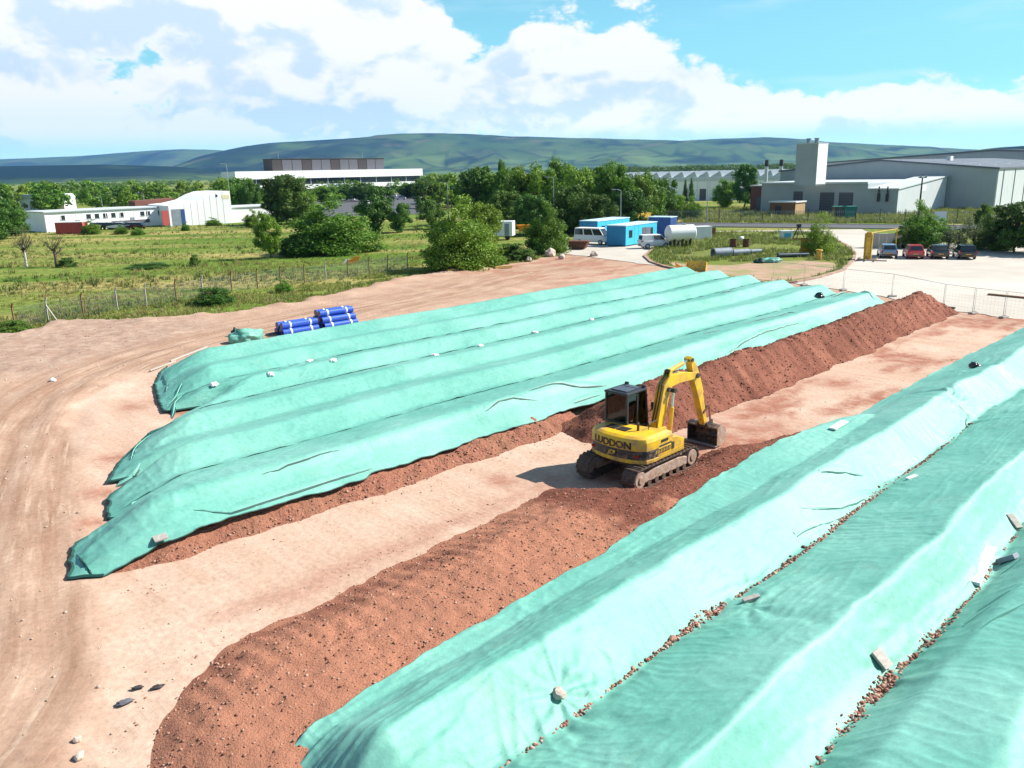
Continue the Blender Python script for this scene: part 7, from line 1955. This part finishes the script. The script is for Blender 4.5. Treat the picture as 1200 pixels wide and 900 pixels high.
# yellow loading bucket at the tarpaulin corner
x, y = at(815, 321); t = thing('loader_bucket', 'yellow loading bucket lying at the far corner of the tarpaulins', 'bucket', (x, y, .05), math.radians(-20))
b = MB(); pr_ = [(-.7, .05), (.5, .05), (.75, .35), (.75, 1.05), (.62, 1.15), (.55, .5), (.4, .22), (-.7, .12)]; b.prism(pr_, -.95, .95, 'x'); bm_o = b.build('shell', K['yellow'], t)
for xx in (-.99, .95): b = MB(); b.prism([(-.7, .05), (.5, .05), (.75, .35), (.75, 1.05), (.3, .95)], xx, xx + .04, 'x'); b.build('side_plate', K['yellow'], t)
for xx in (-.35, .27): b = MB(); b.prism([(.74, .5), (1.05, .6), (1.05, .95), (.74, 1.1)], xx, xx + .08, 'x'); b.build('bracket', K['yellow_old'], t)
x, y = at(800, 319); t = thing('timber_sheet', 'orange-brown board leaning beside the yellow loading bucket', 'board', (x, y, .05), math.radians(25)); b = MB(); b.prism([(-.6, 0), (.6, 0), (.5, .12), (-.9, .95)], 0, .08, 'y'); b.build('panel', K['orange'], t)

# blue pipe stacks
def pipe_mesh(L_, r):
    n = 14; vv = []; f = []; xs = []
    k = 11
    for i in range(k + 1):
        x = -L_ / 2 + L_ * i / k; xs += [(x - .012 if i else x, r), (x + .02, r * .95)]
    xs = xs[:-1]; prof2 = [(-L_ / 2, r * .8)] + xs + [(L_ / 2, r * .8)]
    for x, rr2 in prof2: vv += [(x, rr2 * math.cos(2 * math.pi * q / n), rr2 * math.sin(2 * math.pi * q / n)) for q in range(n)]
    m_ = len(prof2)
    for i in range(m_ - 1):
        for q in range(n): f.append((i * n + q, i * n + (q + 1) % n, (i + 1) * n + (q + 1) % n, (i + 1) * n + q))
    b = MB(); b.add(vv, f); return b.mesh('tube', K['pipe_blue'])


pmsh = pipe_mesh(2.55, .225); b = MB(); b.cyl((-.06, 0, 0), (.06, 0, 0), .232, n=14, cap=False); stm = b.mesh('strap', K['strap'])
b = MB(); b.cyl((-.02, 0, 0), (.02, 0, 0), .17, n=14); capm = b.mesh('end_cap', K['car_black'])
pd = Vector((*at(416, 383), 0)) - Vector((*at(336, 396), 0)); pdn = pd.normalized(); pa_ = math.atan2(pdn.y, pdn.x); pn = Vector((-pdn.y, pdn.x, 0))
row_n = ['bottom', 'middle', 'top']; pos_n = ['front', 'middle', 'back']
for st, (o_px, rows) in enumerate((((331, 395.5), (3, 2)), ((378, 388), (3, 3, 2)))):
    base = Vector((*at(*o_px), 0)) + pdn * 1.35
    for r_, n in enumerate(rows):
        for k in range(n):
            off = k * .47 + (0.235 if (r_ == 1 and n == 2) or r_ == 2 else 0.0) + (.12 * r_ if st else .0)
            z = .235 + r_ * .40
            p = base + pn * off + pdn * rnd.uniform(-.06, .06)
            t = thing('plastic_pipe', 'ribbed blue plastic pipe, %s row %s, in the %s' % (row_n[r_ if r_ < 2 or st else 2], pos_n[k] if n == 3 else ['front', 'back'][k], ['two-layer stack on the left', 'three-layer stack on the right'][st]), 'pipe', (p.x, p.y, z + .05), pa_, 'blue plastic pipes stacked by the haul road')
            o = bpy.data.objects.new('tube', pmsh); link(o, t)
            for xx in (-.7, .75): o = bpy.data.objects.new('strap', stm); link(o, t); o.location.x = xx
            for xx in (-1.26, 1.26): o = bpy.data.objects.new('end_cap', capm); link(o, t); o.location.x = xx


def hit(px, py, zf):
    z = .6
    for _ in range(25):
        u, v = auv(px, py, z); z = .5 * z + .5 * float(zf(np.array([u]), np.array([v]))[0])
    return Vector((*W(u, v), z))


def plank(label, p0, p1, w, th, m, zf, lift=.05, name='plank', cat='plank', group=None):
    a, c = hit(*p0, zf), hit(*p1, zf); d = c - a; t = thing(name, label, cat, tuple((a + c) / 2 + Vector((0, 0, lift))), 0, group)
    q = d.to_track_quat('X', 'Z'); b = MB(); L_ = d.length; b.box(-L_ / 2, L_ / 2, -w / 2, w / 2, 0, th); o = b.build('board', K[m], t, bevel=.006); o.rotation_euler = q.to_euler(); return t


plank('long pale plank lying up the slope beside the second rubble seam', (1161, 646), (1141, 688), .24, .08, 'white', rz_, .06)
plank('short grey plank tilted on the bright slope above the second seam', (1024, 766), (1040, 786), .30, .06, 'timber', rz_, .06)
plank('short grey plank near the right border above the seam end', (1182, 606), (1194, 622), .20, .06, 'timber', rz_, .06)
plank('grey block lying beyond the long plank in the last tarpaulin folds', (1172, 662), (1192, 656), .22, .12, 'bluegrey', rz_, .05)
plank('small pale plank on the middle tarpaulin below the first rubble seam', (871, 708), (890, 702), .14, .07, 'timber', rz_, .05)
plank('small white board at the upper end of the first rubble seam', (1063, 564), (1074, 560), .14, .06, 'white', rz_, .05)
plank('white board lying along the open edge of the near tarpaulin', (975, 505), (990, 496), .25, .06, 'white', rz_, .05)
plank('grey slab holding down the bunched near corner of the far block', (180, 637), (196, 632), .5, .05, 'timber', lz, .12)
ez = lambda u, v: np.zeros_like(u) + .06
plank('dark plank lying at the foot of the mesh fence behind the soil tip', (1097, 360), (1119, 362), .25, .12, 'dark_steel', ez, 0)
plank('long dark plank on the concrete at the right border', (1158, 345.5), (1215, 351), .3, .12, 'brown', ez, 0)
plank('yellow timber beam lying left below the big bushy tree', (524, 319), (566, 315.5), .35, .3, 'log', ez, 0); plank('yellow timber beam lying right beside the first one', (580, 315), (600, 313.5), .3, .25, 'log', ez, 0)
plank('thin pale pole lying on the haul road before the far tarpaulins', (200, 425), (243, 408), .08, .08, 'timber', ez, .05); plank('second thin pole crossing by the far tarpaulin corner', (176, 436), (206, 425), .07, .07, 'timber', ez, .05)
plank('thin timber lying from the pipe stack to the green bundle', (296, 397), (336, 388), .10, .08, 'timber', ez, .05)
for px, lab in ((413, 'weathered brown and white board propped in the field behind the wire fence'),):
    x, y = at(px, 308); t = thing('timber_board', lab, 'board', (x, y, -.05), .3); b = MB(); b.prism([(-.9, 0), (.3, 0), (1.0, .75), (.4, .8)], 0, .15, 'y'); b.build('panel', K['orange'], t); b = MB(); b.prism([(-1.2, 0), (-.85, 0), (-.3, .5), (-.7, .5)], -.02, .1, 'y'); b.build('broken_end', K['white'], t)
wb_ = [(251, 452, 'nearest to the torn left corner'), (317, 440, 'second from the torn left corner'), (363, 425, 'left of the pair'), (390, 424, 'right of the pair'), (510, 418, 'on the third ridge'), (563, 407, 'in the middle of the far block'), (627, 391, 'above the excavator cab'), (693, 376, 'farthest from the torn corner')]
for i, (px, py, w_) in enumerate(wb_): crumple('sandbag', 'white sandbag on the far tarpaulins, %s' % w_, 'sandbag', tuple(hit(px, py, lz)), (.19, .15, .10), K['white'], 20 + i, 'white bags on the far tarpaulins', rnd.random() * 3)
for i, (px, py, zf, m_, s_, lab, cat) in enumerate(((655, 816, rz_, 'stone', .14, 'pale stone pinning creases on the first near tarpaulin', 'stone'), (788, 751, rz_, 'rubble', .10, 'dark red stone at the end of the first rubble seam', 'stone'),
        (1142, 431, rz_, 'car_black', .22, 'black bag lying on the ridge of the first near tarpaulin', 'bag'), (960, 350, lz, 'car_black', .35, 'black bag on the far right end of the far tarpaulins', 'bag'), (1030, 371, ez, 'car_black', .45, 'black half-round lump on bare ground by the mesh fence', 'bag'),
        (146, 823, ez, 'door_grey', .10, 'grey plastic scrap on the pad, left of the front soil heap', 'scrap'), (161, 806, ez, 'dark_steel', .07, 'smaller dark scrap on the pad above the grey one', 'scrap'), (185, 805, ez, 'dark_steel', .08, 'dark scrap at the foot of the front soil heap', 'scrap'),
        (645, 300, ez, 'stone', .75, 'large pale boulder below the rounded tree by the minibus', 'boulder'), (658, 303, ez, 'stone', .45, 'smaller pale boulder right of the large one', 'boulder'), (697, 300, ez, 'stone', .5, 'buff boulder by the rusty skip', 'boulder'), (620, 306, ez, 'stone', .4, 'grey boulder left of the large pale one', 'boulder'),
        (310, 893, ez, 'stone', .22, 'white rock at the near end of the first near tarpaulin', 'rock'), (91, 868, ez, 'stone', .08, 'broken white rock at the bottom left on the track', 'rock'), (93, 888, ez, 'stone', .10, 'white rock nearest the bottom border on the track', 'rock'),
        (318, 604, ez, 'soil_dark', .2, 'dark soil clod on the red strip beneath the far tarpaulins', 'clod'), (497, 548, ez, 'car_black', .18, 'black scrap tucked under the edge of the far tarpaulins', 'scrap'), (62, 447, ez, 'white', .16, 'white rock in the rubble at the left', 'rock'))):
    p = hit(px, py, zf); crumple(cat if cat not in ('bag', 'scrap') else {'bag': 'plastic_bag', 'scrap': 'plastic_scrap'}[cat], lab, cat, tuple(p + Vector((0, 0, .0))), (s_ * (1.5 if cat == 'scrap' else 1), s_ * .8, s_ * (.28 if cat == 'scrap' else .75)), K[m_], 50 + i, None, rnd.random() * 3)
x, y = at(676, 293); t = thing('rusty_skip', 'rusty brown skip in front of the white minibus', 'skip', (x, y, .05), math.radians(-20)); b = MB(); b.prism([(-1.1, .1), (.9, .1), (1.4, 1.0), (-1.5, 1.0), ], 0, 1.5, 'y'); b.build('body', K['rust'], t); b = MB(); b.box(-1.55, 1.45, -.05, 1.55, 1.0, 1.08); b.build('rim', K['rust'], t)

# bare birches at the left
def bare_tree(label, px, by, top, bark, seed):
    x, y = at(px, by); m = 1 / scale_at(x, y); h = (by - top) * m * 1.02; r = random.Random(seed)
    t = thing('birch_tree', label, 'tree', (x, y, -.06)); b = MB(); b.tube([(0, 0, 0), (.05, 0, h * .3), (-.04, 0, h * .55)], [.17, .13, .09], 8); b.build('trunk', K[bark], t)
    b = MB()
    for k in range(16):
        a = r.uniform(0, 6.28); z0 = h * r.uniform(.28, .55); e = h * r.uniform(.15, .34); z1 = min(h, z0 + h * r.uniform(.2, .45)); p1 = (e * .5 * math.cos(a), e * .5 * math.sin(a), (z0 + z1) / 2 - .1); p2 = (e * math.cos(a), e * math.sin(a), z1)
        b.tube([(0, 0, z0), p1, p2], [.06, .04, .015], 5)
        for q in range(3): c = [p1[j] + (p2[j] - p1[j]) * r.random() for j in range(3)]; b.tube([c, (c[0] + r.uniform(-.5, .5), c[1] + r.uniform(-.5, .5), c[2] + r.uniform(.2, .8))], [.025, .008], 4)
    b.build('limbs', K['bark'], t)
    cm, _ = TREES['grey']; o = bpy.data.objects.new('crown', leaf_small); link(o, t); o.location = (0, 0, h * .42); o.scale = (h * .62, h * .62, h * .56)


leaf_small, _ = leaf_cloud('crown', 380, 26, 33, K['leaf_grey'], .05)
bare_tree('sparse birch with a white lower trunk at the left of the field', 31, 312, 266, 'birch', 3); bare_tree('thin bare grey tree right of the white-stemmed birch', 66, 312, 276, 'bark', 4)
ptree('bush_dark', 'bush', 'dark scrub at the foot of the thin bare tree', 'bush', 78, 312, 297, 20, 0)
ptree('bush_dark', 'bush', 'low dark reedy clump in the ditch across the field', 'bush', 175, 313, 304, 46, 0)
for i, (px, by, tp, w) in enumerate([(143, 274, 262, 14), (162, 275, 265, 14), (218, 270, 259, 9), (250, 264, 254, 16), (282, 259, 248, 10), (108, 274, 257, 20), (296, 266, 246, 18)]):
    ptree('bush', 'bush', 'small bush at the far edge of the field, %s' % ['below the first shed windows', 'beside the one below the windows', 'a dark spike at the warehouse corner', 'before the middle of the warehouse wall', 'before the white annex', 'right of the red container', 'in front of the annex end'][i], 'bush', px, by, tp, w, 0)

# ------------------------------------------------------------------ air
HAZE = 5e-5
b = MB(); b.box(-14500, 14500, -14500, 14500, -1.1, 520); hz = b.build('haze', []); hz['kind'] = 'stuff'
hm = bpy.data.materials.new('haze_air'); hm.use_nodes = True; nt = hm.node_tree; nt.nodes.clear()
vo = nt.nodes.new('ShaderNodeVolumePrincipled'); vo.inputs['Density'].default_value = HAZE; vo.inputs['Color'].default_value = (0.20, 0.48, 1.0, 1); vo.inputs['Anisotropy'].default_value = 0.2
om = nt.nodes.new('ShaderNodeOutputMaterial'); nt.links.new(vo.outputs[0], om.inputs['Volume']); hz.data.materials.append(hm)
scene.cycles.volume_bounces = 0
scene.cycles.transparent_max_bounces = 16
for o in scene.objects:
    if o.get('label') and len(o['label'].split()) > 16: print('LONG', o.name, o['label'])
print('all done')
